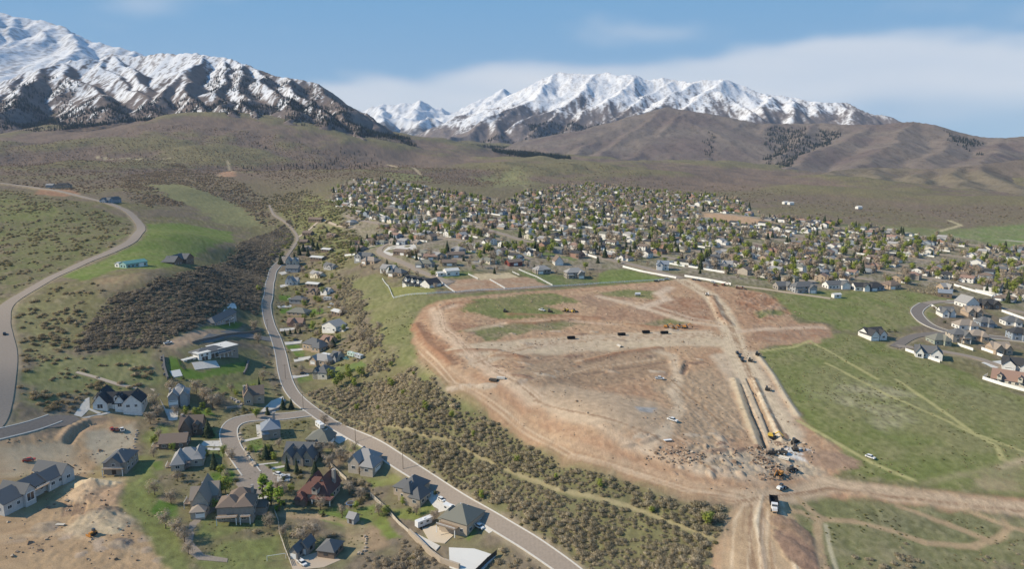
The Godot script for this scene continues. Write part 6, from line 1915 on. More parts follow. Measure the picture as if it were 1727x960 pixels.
func build_town() -> void:
	# lots laid out along parallel streets, turned to the town's main street
	var poly := PackedFloat32Array(TOWN)
	var u := Vector2(TOWN_AXIS[2] - TOWN_AXIS[0], TOWN_AXIS[3] - TOWN_AXIS[1]).normalized()
	var v := Vector2(-u.y, u.x)
	var o := Vector2(TOWN_AXIS[0], TOWN_AXIS[1])
	var streets: Array = []
	for j in range(-16, 17):
		var base := j * 66.0
		# the street itself
		var run: Array = []
		for k in range(-130, 131):
			var p := o + v * base + u * (k * 14.0)
			var inside := poly_sd(poly, p.x, p.y) < -8.0 and not is_bare(p.x, p.y) and absf(atan2(p.x, -p.y)) < 0.66
			if inside:
				run.append_array([snappedf(p.x, 0.1), snappedf(p.y, 0.1)])
			if (not inside or k == 130) and not run.is_empty():
				if run.size() >= 8:
					streets.append(run)
				run = []
		for side in [-1, 1]:
			for k in range(-75, 76):
				var along: float = k * 22.5 + (6.0 if side > 0 else 0.0) + rnd(-1.5, 1.5)
				if absf(fmod(absf(along) + 90.0, 180.0) - 90.0) < 8.0:
					continue
				var p: Vector2 = o + u * along + v * (base + side * (16.0 + rnd(-1.5, 1.5)))
				if poly_sd(poly, p.x, p.y) > -6.0 or absf(atan2(p.x, -p.y)) > 0.66:
					continue
				var ok := true
				for q in [[0, 0], [9, 0], [-9, 0], [0, 9], [0, -9]]:
					if is_bare(p.x + q[0], p.y + q[1]):
						ok = false
				if not ok or rng.randf() < 0.07:
					continue
				# the house looks at its street
				var face: Vector2 = -v * side
				var turn := atan2(face.x, face.y)
				lots.append([p.x, p.y, turn, p.length(), u, v, side])
	for run in streets:
		ribbon("street", run, 7.5, M["asphalt"], 0.12)
	lots.sort_custom(func(a, b): return a[3] < b[3])
	var far := Solid.new()
	var made := 0
	for q in lots.size():
		var l: Array = lots[q]
		var wall: String = WALLS[rng.randi() % WALLS.size()]
		var roof: String = ROOFS[rng.randi() % ROOFS.size()]
		if in_new_rows(l[0], l[1]):
			wall = "white"
			roof = "charcoal"
		var plan: Array = PLANS[rng.randi() % PLANS.size()]
		var turn: float = l[2] + rnd(-0.08, 0.08)
		var two: bool = plan[0][4] > 5.0
		if l[3] < 1500.0:
			var back: Vector2 = l[5] * l[6]
			var side: Vector2 = l[4]
			var c0 := Vector2(l[0], l[1])
			var green := rng.randf()
			var lawn := Color(0.13, 0.18, 0.055) if green < 0.55 else (Color(0.21, 0.215, 0.10) if green < 0.75 else Color(0.33, 0.28, 0.22))
			for g in [[back * 12.0, 9.0, 4.0, lawn], [back * -10.0 - side * 4.0, 5.0, 3.5, lawn], [back * -10.0 + side * 5.0, 2.6, 5.0, Color(0.46, 0.42, 0.37)]]:
				var m: Vector2 = c0 + g[0]
				if is_bare(m.x, m.y):
					continue
				var p0: Vector2 = m - side * g[1] - back * g[2]
				var p1: Vector2 = m + side * g[1] - back * g[2]
				var p2: Vector2 = m + side * g[1] + back * g[2]
				var p3: Vector2 = m - side * g[1] + back * g[2]
				area([p0.x, p0.y, p1.x, p1.y, p2.x, p2.y, p3.x, p3.y], g[3], g[3] * 1.15, 1.0, 0.5, -1, false, 1.0, 0.0, 0.85)
		if made < TOWN_SINGLES:
			made += 1
			var brief := "%s %s %s-roofed house" % ["tall" if two else "low", WALL_WORDS[wall], ROOF_WORDS[roof].replace(" ", "-")]
			known.append([l[0], l[1], brief])
			var label := "%s %s" % [brief, phrase(l[0], l[1])]
			var extras := [["garage", plan.size() - 1, "f", 0.0, 0.0, 4.8, 2.3]]
			house(label, l[0], l[1], turn, plan, M[wall], M[roof], extras, 1 if l[3] < 900.0 else 0, 0.0, "house", "house", label.replace("house", "houses")).scale = Vector3(0.92, 0.78, 0.92)
		else:
			far_house(far, l[0], l[1], turn, plan, M[wall].albedo_color.srgb_to_linear(), M[roof].albedo_color.srgb_to_linear())
	if not far.v.is_empty():
		var fo := MeshInstance3D.new()
		fo.name = "distant_houses"
		fo.mesh = far.mesh()
		fo.material_override = M["vertex_paint"]
		fo.set_meta("kind", "stuff")
		add_child(fo)
	# white fences between the back gardens
	var fences := 0
	for q in lots.size():
		var l: Array = lots[q]
		if rng.randf() > 0.42 or fences > 250:
			continue
		var back: Vector2 = l[5] * l[6]
		var c := Vector2(l[0], l[1])
		var p: Vector2 = c + back * 14.5 + l[4] * -10.5
		var r: Vector2 = c + back * 14.5 + l[4] * 10.5
		var e: Vector2 = r - back * (15.0 if rng.randf() < 0.6 else 3.0)
		if is_bare(p.x, p.y) or is_bare(r.x, r.y):
			continue
		fences += 1
		var what := "white garden fence behind %s %s" % [beside(c.x, c.y), phrase(c.x, c.y)]
		var pts := [p.x, p.y, r.x, r.y, e.x, e.y]
		fence("garden_fence", what, pts, 1.9, "panel", M["vinyl"], what)
	town_trees(poly, u, v, o)
func in_new_rows(x: float, z: float) -> bool:
	return poly_sd(PackedFloat32Array(NEW_ROWS), x, z) < 0.0
func far_house(s: Solid, x: float, z: float, turn: float, plan: Array, wall: Color, roof: Color) -> void:
	var w := Solid.new()
	var r := Solid.new()
	for q in plan:
		wing_wall(w, q, 2.5)
		wing_roof(r, q)
	var t := Transform3D(Basis(Vector3.UP, turn).scaled(Vector3(0.92, 0.78, 0.92)), on_ground(x, z, 0.2))
	for k in [[w, wall], [r, roof]]:
		var a: Solid = k[0]
		for i in a.v.size():
			s.v.append(t * a.v[i])
			s.n.append((t.basis * a.n[i]).normalized())
			s.c.append(k[1])
func town_trees(poly: PackedFloat32Array, u: Vector2, v: Vector2, o: Vector2) -> void:
	var all := {"bare_tree": [], "leafy_tree": [], "evergreen_tree": []}
	for l in lots:
		for k in 5 + rng.randi() % 3:
			var back: Vector2 = l[5] * l[6]
			var p: Vector2 = Vector2(l[0], l[1]) + back * rnd(-13.0, 17.0) + l[4] * rnd(-12.0, 12.0)
			if (p - Vector2(l[0], l[1])).length() < 8.5:
				p += (p - Vector2(l[0], l[1])).normalized() * 5.0
			if is_bare(p.x, p.y):
				continue
			var r := rng.randf()
			var kind := "bare_tree" if r < 0.52 else ("leafy_tree" if r < 0.89 else "evergreen_tree")
			var s := rnd(0.55, 1.3) * (0.75 if in_new_rows(l[0], l[1]) else 1.0)
			all[kind].append([p.x, p.y, s, s / p.length()])
	var limits := {"bare_tree": 240, "leafy_tree": 200, "evergreen_tree": 200}
	for kind in all:
		var list: Array = all[kind]
		list.sort_custom(func(a, b): return a[3] > b[3])
		var places: Array = []
		var tints := PackedColorArray()
		for q in list.size():
			var t: Array = list[q]
			if q < limits[kind]:
				var label := "%s %s by %s %s" % ["tall" if t[2] > 0.9 else "small", {"bare_tree": "leafless tree", "leafy_tree": "leafing tree", "evergreen_tree": "evergreen"}[kind], beside(t[0], t[1]), phrase(t[0], t[1])]
				tree("%s_%d" % ["town_bare" if kind == "bare_tree" else kind, q % 3], label, t[0], t[1], t[2], rnd(0.9, 1.15), label)
			else:
				places.append(Transform3D(Basis(Vector3.UP, rnd(0, TAU)).scaled(Vector3.ONE * t[2]), on_ground(t[0], t[1], -0.1)))
				tints.append(Color.WHITE * rnd(0.8, 1.2))
		var kits: Array = []
		for q in 3:
			kits.append(tree_kits["%s_%d" % ["town_bare" if kind == "bare_tree" else kind, q]][1])
		growth("distant_%ss" % kind, kits, places, tints, M["leaves"] if kind == "leafy_tree" else M["twigs"])
# conifers that darken a mountain's flank
func conifer_stand(pts: Array, field: Array, count: int, lo: float, hi: float) -> void:
	var p := PackedFloat32Array(pts)
	var x0 := 1e9
	var x1 := -1e9
	var z0 := 1e9
	var z1 := -1e9
	for q in range(0, p.size(), 2):
		x0 = minf(x0, p[q])
		x1 = maxf(x1, p[q])
		z0 = minf(z0, p[q + 1])
		z1 = maxf(z1, p[q + 1])
	for k in count:
		var x := rnd(x0, x1)
		var z := rnd(z0, z1)
		if poly_sd(p, x, z) > n_big.get_noise_2d(x * 0.5, z * 0.5) * 60.0:
			continue
		var n := n_big.get_noise_2d(x * 0.9 + 50.0, z * 0.9)
		if n < -0.15 + rnd(-0.2, 0.1):
			continue
		var y := maxf(field_height(field, x, z) if not field.is_empty() else -1e9, gh(x, z))
		var s := rnd(lo, hi)
		conifer_at.append(Transform3D(Basis(Vector3.UP, rnd(0, TAU)).scaled(Vector3(s, s, s)), Vector3(x, y - 1.0, z)))
		conifer_tint.append(Color.WHITE * rnd(0.7, 1.3))
var conifer_at: Array = []
var conifer_tint := PackedColorArray()
func build_roads() -> void:
	kerbed("road",[29.2,-222.6,19.5,-239,8.2,-253.5,-4.4,-267.6,-18.3,-284.5,-38.9,-311.8,-61.8,-335.7,-85,-362.2,-107,-387.4,-122.6,-405.3,-134.3,-423.3,-144.8,-447.3,-161.7,-494.1,-175.9,-528.9,-192.6,-565.7,-214.7,-625.6,-225.3,-665.3,-256.1,-768.5,-261.2,-799.9,-260.3,-823.4,-260.2,-836.9],6.9,M["asphalt"],0.14)
	ribbon("road",[-259.6,-830.2,-270.3,-900,-303.5,-1029.5,-325,-1081,-349.7,-1123,-386,-1186,-451.8,-1367.8],3.6,M["asphalt"],0.12)
	kerbed("road",[-113.7,-390.2,-125.7,-383.8,-140.3,-379,-148.1,-372,-147.4,-360.2,-139.2,-343.2,-129.8,-329.9,-120.8,-317.7],8,M["asphalt"],0.11)
	slab("cul_de_sac",[-125.9,-316.8,-124.7,-325.1,-118.3,-326.9,-109.7,-319.8,-105.8,-307.1,-108.9,-300.6,-117.3,-300,-124.5,-307.7],M["asphalt"],0.17)
	ribbon("road",[-243.2,-305.4,-244,-319.3,-246.7,-331.9,-258.5,-355,-275.1,-383.8,-290.9,-408,-308.6,-431.6,-324,-453.1,-343.2,-487.1,-350.8,-528.7,-365.4,-606.5,-366.3,-664.9,-376.6,-724.3,-408.3,-802,-457.9,-898.2,-511,-979.9,-550.5,-1018.3,-618.3,-1073.4,-704.4,-1159.7,-849.5,-1313.1,-954.6,-1374.7],9,M["asphalt"],0.14)
	kerbed("road",[-243.9,-314.3,-238.1,-321.5,-232.7,-333.9,-229.3,-349.0],7.5,M["new_asphalt"],0.12)
	slab("cul_de_sac",[-234.6,-342.4,-230,-352.6,-223.6,-355.8,-219.9,-354.3,-220.5,-347,-225.4,-339.7,-229.9,-333.7],M["new_asphalt"],0.18)
	ribbon("road",[157.7,-668.3,126.3,-727.3,86.3,-771.5,50.4,-806.6,11.3,-842.8,-24.8,-911.3,-59.3,-993.7],8.5,M["asphalt"],0.14)
	kerbed("road",[345.6,-598.4,329.4,-579.7,318.6,-561.6,310.9,-535.7,313.4,-516.7,329.7,-507.9,351.8,-502.7,371,-494.0],8,M["new_asphalt"],0.14)
	ribbon("road",[345.6,-598.4,367.9,-611.1,392.5,-609.7,418.2,-582.7,432.1,-566.5],7,M["asphalt"],0.14)
	ribbon("road",[251.3,-465,272.3,-488.3,286.9,-499.9,308.7,-508.6,327.7,-504.8],6.5,M["new_asphalt"],0.13)
	ribbon("road",[254.6,-468.3,279,-464,298.4,-451.1,306.4,-423.7,311.5,-401.1],6.5,M["asphalt"],0.17)
	ribbon("road",[-51.4,-601.9,-67.8,-640.6,-85.9,-671.4,-99.1,-695.8,-122.4,-733.7,-143.3,-783.8,-140.8,-826.8,-121.9,-861.6,-95.8,-881.2],6.5,M["asphalt"],0.14)
	ribbon("track",[-305.2,-1029.8,-289.7,-1102.7,-249.3,-1063.1,-223.3,-1042.2],4,M["dirt_road"],0.1)
	ribbon("track",[-243.6,-393.5,-231.4,-391.9,-215.7,-389.7,-199.5,-391.0],2.2,M["dirt_road"],0.08)
	ribbon("track",[265.6,-597.8,236.8,-613.9,220.4,-625.7,198.3,-638.3],4,M["dirt_road"],0.1)
	slab("driveway",[-227.4,-371.3,-226.2,-374.2,-221.2,-365.1,-220.8,-356.6,-224.5,-356.4],M["concrete"],0.09)
	slab("sidewalk",[-220.4,-356.3,-212.1,-367.1,-210.9,-365.9,-219.6,-355.0],M["concrete"],0.09)
	slab("sidewalk",[-222.4,-365.7,-215.1,-364.5,-215.4,-362.7,-221.9,-364.3],M["concrete"],0.09)
	slab("driveway",[-155.4,-348.1,-146,-349.9,-143.3,-343,-154.8,-342.4],M["concrete"],0.09)
	slab("driveway",[-152.5,-340.4,-142.8,-341.6,-141.8,-339,-149.5,-337.9],M["concrete"],0.09)
	slab("driveway",[-188.2,-377.3,-181,-378.1,-177.7,-369,-181.2,-367.0],M["concrete"],0.09)
	slab("driveway",[-136.9,-370.9,-134.5,-371.3,-127.6,-356.2,-131.6,-357.2],M["concrete"],0.09)
	slab("path",[-136.5,-352,-129.3,-357.5,-128.5,-355.2,-135.4,-349.8],M["concrete"],0.09)
	slab("path",[-118,-322.6,-108.8,-328.1,-108.1,-326.6,-116.6,-320.7],M["concrete"],0.12)
	slab("path",[-121.9,-326.8,-112.5,-330.8,-112.2,-329.8,-121,-325.8],M["concrete"],0.12)
	slab("driveway",[-114.9,-318.9,-103.9,-320.9,-102.2,-314.9,-109.4,-312.1],M["concrete"],0.14)
	slab("driveway",[-138.9,-402.9,-134.6,-411.2,-129.5,-398.8,-132.6,-387.3,-140,-387.8],M["concrete"],0.09)
	slab("driveway",[-123.9,-386.7,-121.6,-392.2,-114.1,-391.8,-120.4,-382.4],M["dirt_road"],0.09)
	slab("driveway",[-101.5,-366.2,-96.5,-373.8,-83.1,-356.5,-88.1,-351.4],M["concrete"],0.12)
	slab("driveway",[-70.1,-336.6,-65,-337.1,-60.5,-331.4,-64.5,-328.0],M["concrete"],0.09)
	slab("driveway",[-40.3,-305.9,-37.8,-307,-23.9,-285.6,-30.9,-285.4,-35.3,-294.0],M["concrete"],0.09)
	slab("driveway",[-15.2,-272.9,-12.4,-273.5,-6,-266.3,-9,-264.5],M["concrete"],0.09)
	slab("patio",[-36.7,-275.6,-31.2,-276,-23.2,-267,-26.3,-262.6,-32.5,-265.4],M["patio"],0.3)
	slab("patio",[-39.3,-272.7,-28,-261,-29.2,-258.4,-40.5,-270.7],M["concrete"],0.5)
	slab("patio",[-24.4,-259.5,-14.4,-256.6,-6.1,-250.9,-13.5,-238.8,-23.1,-246.5],M["white_pad"],0.25)
	slab("driveway",[-113.8,-302.7,-108.3,-301.7,-105.2,-295.4,-108.8,-293.8],M["concrete"],0.09)
	slab("path",[-131.2,-275.9,-130.1,-282.4,-126.4,-290.6,-124.3,-289.1,-127.8,-281,-128,-272.8],M["asphalt"],0.12)
	slab("path",[-128.9,-264,-131.6,-276.7,-128,-272.8,-124.6,-262.5,-117.1,-254.9,-107.6,-253.4,-106.9,-251,-117.8,-251.2,-124.7,-256.3],M["asphalt"],0.13)
	slab("driveway",[-201.9,-457,-204.7,-479.1,-201.5,-515.3,-184.4,-526.9,-174.5,-530.1,-172.6,-521.3,-182.8,-515.7,-194.5,-496.5,-196.3,-460.9],M["dark_slab"],0.12)
	slab("patio",[-193.3,-425.5,-183.2,-436.8,-178.2,-430.2,-188.6,-419.1],M["concrete"],0.15)
	slab("patio",[-200.1,-411.4,-196,-415.5,-192.1,-410,-195.9,-406.3],M["white_pad"],0.2)
	slab("driveway",[-225.2,-568.6,-224.6,-581.9,-218.7,-568.2,-219.4,-555.4,-217.7,-541.4,-219.4,-541.2],M["white_pad"],0.12)
	slab("driveway",[-194.6,-385.8,-187.7,-377.5,-181.2,-367.0],M["concrete"],0.09)
	slab("driveway",[-168.8,-525.6,-157.6,-532.6,-155.3,-526,-166.1,-519.4],M["concrete"],0.09)
	slab("driveway",[-160,-510.5,-150.7,-514,-149.2,-508.6,-157.7,-505.5],M["concrete"],0.09)
	slab("driveway",[-151,-487.3,-140.5,-492.5,-138.3,-484.4,-147.5,-478.2],M["concrete"],0.09)
	slab("driveway",[-140.5,-442.8,-130.8,-451,-128.7,-446.3,-138.2,-437.7],M["concrete"],0.09)
	slab("driveway",[-181.4,-555.3,-170.8,-563.5,-169.1,-557.3,-178.7,-548.0],M["concrete"],0.09)
	slab("driveway",[-264.3,-801.6,-253.6,-814,-252.1,-808.9,-261.9,-795.9],M["concrete"],0.09)
	slab("driveway",[-209.2,-637.5,-199.5,-647.7,-197.8,-641.5,-206.4,-631.8],M["concrete"],0.09)
	slab("driveway",[-254.4,-785.8,-249.8,-792.1,-241.6,-790.6,-248.8,-780.0],M["concrete"],0.09)
	slab("driveway",[-227.1,-703,-222.6,-722.7,-217.8,-706.7,-222.6,-692.0],M["concrete"],0.09)
	slab("yard",[-74.5,-261.8,-65.4,-255.5,-70.8,-250.1,-81.4,-248.1,-84.9,-254.9],M["dirt_road"],0.1)
	slab("driveway",[295.2,-443.6,313.8,-451.3,309.6,-439.3,296.1,-432.7],M["white_pad"],0.2)
	slab("driveway",[375.5,-618.9,386.7,-617,376.5,-606.7,366.4,-606.7],M["white_pad"],0.09)
	slab("parking_lot",[-136.6,-801.7,-107.2,-802.6,-100.5,-770.3,-124.4,-746.2,-138.4,-774.0],M["concrete"],0.12)
	slab("driveway",[-61.7,-632.2,-47.5,-616.1,-53.7,-583.5,-65.6,-604.4],M["new_asphalt"],0.16)
func build_near_houses() -> void:
	house("white farmhouse with several black gables at the end of the new cul-de-sac",-210.63,-374.01,0.175,[[0,0,19.73,8.06,3.6,"x",4.2],[-6.91,3.64,7,6.5,4.2,"z",4.6],[2.47,3.9,5,4.68,4.2,"z",3.8],[8.88,2.34,9,10.4,4,"z",4.2],[-8.88,-5.85,8,9,4.6,"z",4.2]],M["white"],M["charcoal"],[["window",1,"f",0,1,2.6,2.2],["window",2,"f",0,1,2,2],["garage",4,"l",0,0,4.8,2.5],["dormer",0,"f",1,4.6,2.6,2.4],["porch",0,"f",2.5,0,7,2.2]],2,0,"house","house","")
	house("tall grey-tan house with dark slate hip roof alone on the bare dirt lot",-180.5,-317.3,0.068,[[0,0,9.87,13,6.2,"hip",3.2],[0,5.46,6.12,3.9,6.4,"z",2.6]],M["taupe"],M["slate"],[["deck",0,"f",0,3,9,2.5],["door",1,"f",0,0,1.8,2.2]],2,0,"house","house","")
	house("long unfinished white house with dark roofs at the left edge",-204.78,-289.43,1.311,[[-12.49,0,9.02,12,4.4,"x",3.4],[-5.9,0.6,4.86,13.2,5.4,"z",3],[0.69,-1.2,9.02,9.6,4.4,"x",3],[9.02,0,8.33,9.6,4.2,"x",3],[14.57,-2.4,6.24,15.6,4.6,"z",3.4]],M["pale_grey"],M["slate"],[["deck",2,"f",0,3,8,2.6],["garage",0,"b",0,0,5,2.5],["window",1,"f",0,0.6,3.2,3.4]],2,0,"house","house","")
	house("pale grey hip-roofed house with twin gables and a stone drive",-184.32,-386.72,0.334,[[0.55,0,9.83,9.6,5.6,"hip",3],[-2.18,3.6,4.92,6.6,5.4,"z",2.6],[3.06,3,3.82,6,5.6,"z",2.4],[0,-4.8,5,5,6.5,"hip",2.6]],M["grey"],M["grey_roof"],[["garage",1,"f",0,0,4.6,2.4],["chimney",0,"l",2,0,1.3,8]],2,0,"house","house","")
	house("brown house with a steep brown A-shaped roof beside the junction",-165.01,-358.86,0.118,[[0,0,10.99,9.6,3.4,"x",5.6],[-1.65,3,6,8.4,3.6,"z",5.2]],M["brown_wall"],M["brown"],[["dormer",0,"f",3,4,2.4,2.2],["chimney",0,"l",0,0,1.3,9]],2,0,"house","house","")
	house("low brown wood house with long plain brown roof in front of the A-shaped one",-166.91,-342.29,0.179,[[0,0,12.5,10,3.3,"x",3]],M["brown_wall"],M["brown"],[["deck",0,"l",0,0.6,7,4]],2,0,"house","house","")
	house("wide grey-roofed house with crossing hips beside two concrete drives",-152.55,-324.91,0.259,[[0,0,12.82,10.5,3.6,"hip",4],[-3.56,2.8,5.7,12.6,3.6,"hip",3.8],[4.27,-1.4,4.98,12.6,3.4,"hip",3.2]],M["beige"],M["grey_roof"],[["deck",1,"l",0,0.5,6,3]],2,0,"house","house","")
	house("tan stone house with brown gables and tall chimney inside the curving drive",-148.35,-400.79,0.380,[[1.14,0,9.11,9.6,5.2,"x",3.8],[-2.85,1.2,4.78,11.4,5.4,"z",3.8]],M["sandstone"],M["brown"],[["chimney",1,"l",2,0,1.6,10],["garage",0,"r",0,0,4.8,2.4]],2,0,"house","house","")
	house("small blue-grey hip-roofed house at the street corner",-125.27,-359.79,0.363,[[0,0,8.96,11,5.4,"hip",3.4],[-2.69,2.2,3.13,7.7,3.4,"hip",2.2]],M["taupe"],M["blue_roof"],[["chimney",0,"b",-2,0,1.2,10],["garage",0,"r",1,0,4.6,2.4]],2,0,"house","house","")
	house("grey many-gabled house with tan front behind striped lawns",-103.44,-336.58,-0.080,[[0,-1.5,13.85,9,3.8,"x",4.4],[-3.58,2.7,5.54,10.5,3.8,"z",3.8],[1.63,3.3,4.89,9,3.8,"z",3.6],[5.86,0,4.89,13.5,3.6,"z",3.8]],M["sandstone"],M["slate"],[["porch",0,"f",-1,0,5,2]],2,0,"house","house","")
	house("olive-roofed low house beside the parked white camper",-97.43,-354.55,-0.107,[[-0.62,0,11.76,10.4,3.4,"hip",3.4],[3.1,1.3,5.57,11.7,3.4,"hip",3.6]],M["sandstone"],M["olive_roof"],[["garage",1,"r",0,0,5,2.4]],2,0,"house","house","")
	house("stone house with pale grey gables and hipped garage below the main road",-69.19,-328.25,-0.324,[[-1.19,-1.3,11.89,9.1,5.2,"hip",3.6],[-3.72,1.3,5.65,10.4,5,"z",3.4],[3.72,2.6,6.69,9.75,4,"hip",3.6]],M["beige"],M["grey_roof"],[["garage",2,"r",0,0,5,2.4]],2,0,"house","house","")
	house("large house with red-brown roof, small dormer and corner porch",-86.27,-304.8,-0.201,[[0,0,14.55,11.25,4,"hip",5.2],[2.62,-3.75,7.27,10.5,4.2,"z",5.6],[-3.64,-3,5.82,9,4,"z",4.6]],M["beige"],M["red_roof"],[["dormer",0,"f",1.5,5.2,2.4,2.2],["chimney",1,"r",0,0,1.6,11],["porch",0,"f",5,0,9,3.2]],2,0,"house","house","")
	house("small red-roofed garden pavilion with blue play house beneath",-92.43,-298.32,0.008,[[0,0,4.11,5.5,2.8,"hip",2],[1.73,2.2,2.4,2.4,2.2,"z",1.2]],M["brown_wall"],M["red_roof"],[],1,0,"pavilion","garden_pavilion","")
	house("two-storey beige house with slate hips and round turret bay below the main road",-43.85,-301.65,-0.463,[[0,-0.7,9.35,11.2,6,"hip",3.8],[-5.23,-2.1,7.85,7.7,3.6,"hip",3],[1.5,4.2,3.74,5.6,6.2,"hip",3.2],[5.61,3.08,5.61,8.4,4,"hip",3.6]],M["sandstone"],M["slate"],[["garage",0,"b",0,0,5,2.5]],2,0,"house","house","")
	house("brown stone mansion with steep gables facing the round lawn",-131.58,-291.23,0.172,[[0,0,6.35,16,5.2,"z",5.4],[-2.38,1.6,3.97,8,5.4,"x",4],[2.38,-3.2,6.35,8.8,4.8,"x",4.2],[0,9.92,5.55,5.6,3,"hip",1.6]],M["beige"],M["taupe_roof"],[["garage",3,"f",1,0,3.6,2.4],["deck",1,"l",0,2.4,6,3]],2,0,"house","house","")
	house("two-storey tan house with brown hips, blue-black rear roof and rear patio",-114.95,-285.48,0.134,[[-2.85,1.4,8.55,9.8,7.6,"hip",2.6],[3.42,1.68,7.41,10.08,7.6,"hip",2.6],[0.71,-3.5,9.98,8.4,7.8,"hip",3.4],[8.84,-2.8,4.28,7,3,"flat",0.1]],M["taupe"],M["brown"],[["deck",0,"f",0,3.2,8,3.2],["deck",1,"f",1,3,4,2.4],["chimney",2,"r",0,0,1.2,11]],2,0,"house","house","")
	house("slate hip-roofed house above a broad tan terrace at the bottom road bend",-19.88,-273.53,-0.517,[[0,0,12.3,13,5.4,"hip",4.2],[-4.92,1.3,5.46,9.1,4.2,"hip",3.2]],M["sandstone"],M["olive_roof"],[["deck",0,"f",-2,2.7,9,3],["garage",0,"b",0,0,5,2.5]],2,0,"house","house","")
	house("small slate-roofed shed beside the parked white pickup, left one",-82.69,-257.96,-0.311,[[0,0,3.41,5,3.2,"z",2]],M["taupe"],M["slate"],[["garage",0,"f",0,0,2.4,2.2]],1,0,"shed","shed","")
	house("small slate-roofed shed beside the parked white pickup, right one",-79.91,-261.78,-0.298,[[0,0,3.67,5.5,3.2,"z",2.2]],M["taupe"],M["slate"],[["garage",0,"f",0,0,2.4,2.2]],1,0,"shed","shed","")
	house("dark weathered outbuilding with drooping hip roof among bushes",-70.5,-260.62,-0.228,[[0,0,6.95,8,3,"hip",2.4]],M["brown_wall"],M["slate"],[],1,0,"outbuilding","outbuilding","")
	house("tiny grey garden shed above the garden plot",-66.68,-284.26,-0.435,[[0,0,3.35,4,2.5,"x",1.6]],M["grey"],M["grey_roof"],[["door",0,"f",0,0,1.2,2]],1,0,"shed","garden_shed","")
	house("large modern grey house with white flat and dark low roofs above the canyon road",-189.51,-443.57,0.951,[[-1.93,0,19.34,10.4,5.6,"hip",2,M["grey"],M["slate"]],[9.67,-1.56,13.92,13,5.8,"flat",0.1,M["taupe"],M["white_pad"]],[-16.25,1.3,8,7,3.8,"flat",0.1,M["white"],M["white_pad"]],[-7.74,3.9,8,6,6.4,"flat",0.1,M["white"],M["white_pad"]]],M["grey"],M["dark_slab"],[["window",0,"f",2,0.5,5,3],["window",3,"f",0,0.5,4,3],["window",2,"f",0,0.5,4,2.6],["porch",0,"f",8,0,9,3]],2,0,"house","house","")
	house("long grey ranch house with dark roof above the large modern house",-213.94,-522.6,1.501,[[0,0,34.3,9,3.4,"hip",3],[15.24,0,7.62,7.2,3.6,"x",2.4]],M["grey"],M["slate"],[["deck",0,"f",3,0.4,8,3]],2,0,"house","house","")
	house("dark-roofed house with brick end on the canyon road, third from the road bend",-140.1,-508.33,-0.562,[[-2.12,0,14.82,9.6,4.6,"hip",3.4],[5.29,1.8,8.47,9.6,3.6,"hip",3]],M["tan"],M["slate"],[["garage",0,"l",0,0,5,2.4]],2,0,"house","house","")
	house("grey house with brown hip roof beside the white trailer on the canyon road",-126.59,-471.97,-0.432,[[0,0,15.84,8.8,3.6,"hip",3],[-3.96,2.2,5.54,6.6,3.4,"z",2.6]],M["tan"],M["grey_roof"],[["garage",1,"f",0,0,3.6,2.4]],2,0,"house","house","")
	house("steep-roofed slate house with pale gable end at the foot of the brushy slope",-118.44,-443.85,-0.246,[[0,0,9.42,11,4.4,"hip",3.2],[-3.3,2.75,3.3,5.5,4.2,"z",2.8]],M["cream"],M["slate"],[["garage",1,"l",0,0,3.6,2.4]],2,0,"house","house","")
	house("white barn-like garage with grey roof behind the canyon road houses",-135.41,-542.15,-0.573,[[0,0,14.75,11,4.6,"z",3.4],[10.33,0,6.64,6.6,2.8,"flat",0.1]],M["white"],M["grey_roof"],[["garage",0,"f",0,0,3.6,2.8]],2,0,"house","house","")
	house("pinkish brick house with brown roof beside a row of small conifers",-172.02,-568.5,-0.048,[[0,0,12.39,8,3.4,"x",3],[-1.24,2,4.34,6,3.6,"z",2.8]],M["brick"],M["rust_roof"],[],2,0,"house","house","")
	house("low house under a green-grey hip roof on the canyon road",-180.54,-606.19,-0.259,[[0,0,17.39,11,3.2,"hip",3]],M["tan"],M["olive_roof"],[["garage",0,"l",0,0,4.6,2.3]],2,0,"house","house","")
	house("slate-roofed house with small white fence in front, canyon road",-195.01,-654.31,-0.140,[[0,0,13.6,10,3.4,"hip",2.6]],M["grey"],M["slate"],[],2,0,"house","house","")
	house("white twin-gabled house with steep grey roof on the canyon road",-216.56,-711.43,0.024,[[1.16,0,9.26,8.8,4.4,"x",3],[-3.7,1.1,4.5,8.8,4.6,"z",4.2],[-0.58,1.65,4.5,8.8,4.6,"z",4.2]],M["white"],M["grey_roof"],[],2,0,"house","house","")
	house("pale blue-walled house with slate roof just up the canyon road",-240.26,-794.58,-0.145,[[0,0,14.42,10,4,"x",2.8]],M["blue_grey"],M["slate"],[],2,0,"house","house","")
	house("tall-gabled grey house beside a big spruce at the canyon road bend",-247.08,-816.29,0.079,[[1.43,0,10.04,8.8,5,"x",3],[-4.3,1.1,5,9.9,5.2,"z",4.4],[2.87,1.1,5,9.9,5,"z",3.8]],M["cream"],M["grey_roof"],[],2,0,"house","house","")
	house("long open shed with flat white roof above the canyon houses",-191.22,-695.08,-0.382,[[0,0,13.86,8,3,"x",1.2]],M["brown_wall"],M["white_pad"],[],1,0,"shed","shed","")
	house("low building with white roof at the canyon mouth",-220.49,-824.91,-0.468,[[0,0,17.48,9,3,"x",1.2]],M["brown_wall"],M["white_pad"],[],1,0,"shed","shed","")
	house("white-roofed shed farther up the canyon mouth",-218.04,-857.74,-0.471,[[0,0,12.64,8,3,"x",1.2]],M["brown_wall"],M["white_pad"],[],1,0,"shed","shed","")
	house("small white-topped shed by the junk yard",-139.69,-577.51,-0.747,[[0,0,12.67,7,3,"x",1.2]],M["brown_wall"],M["white_pad"],[],1,0,"shed","shed","")
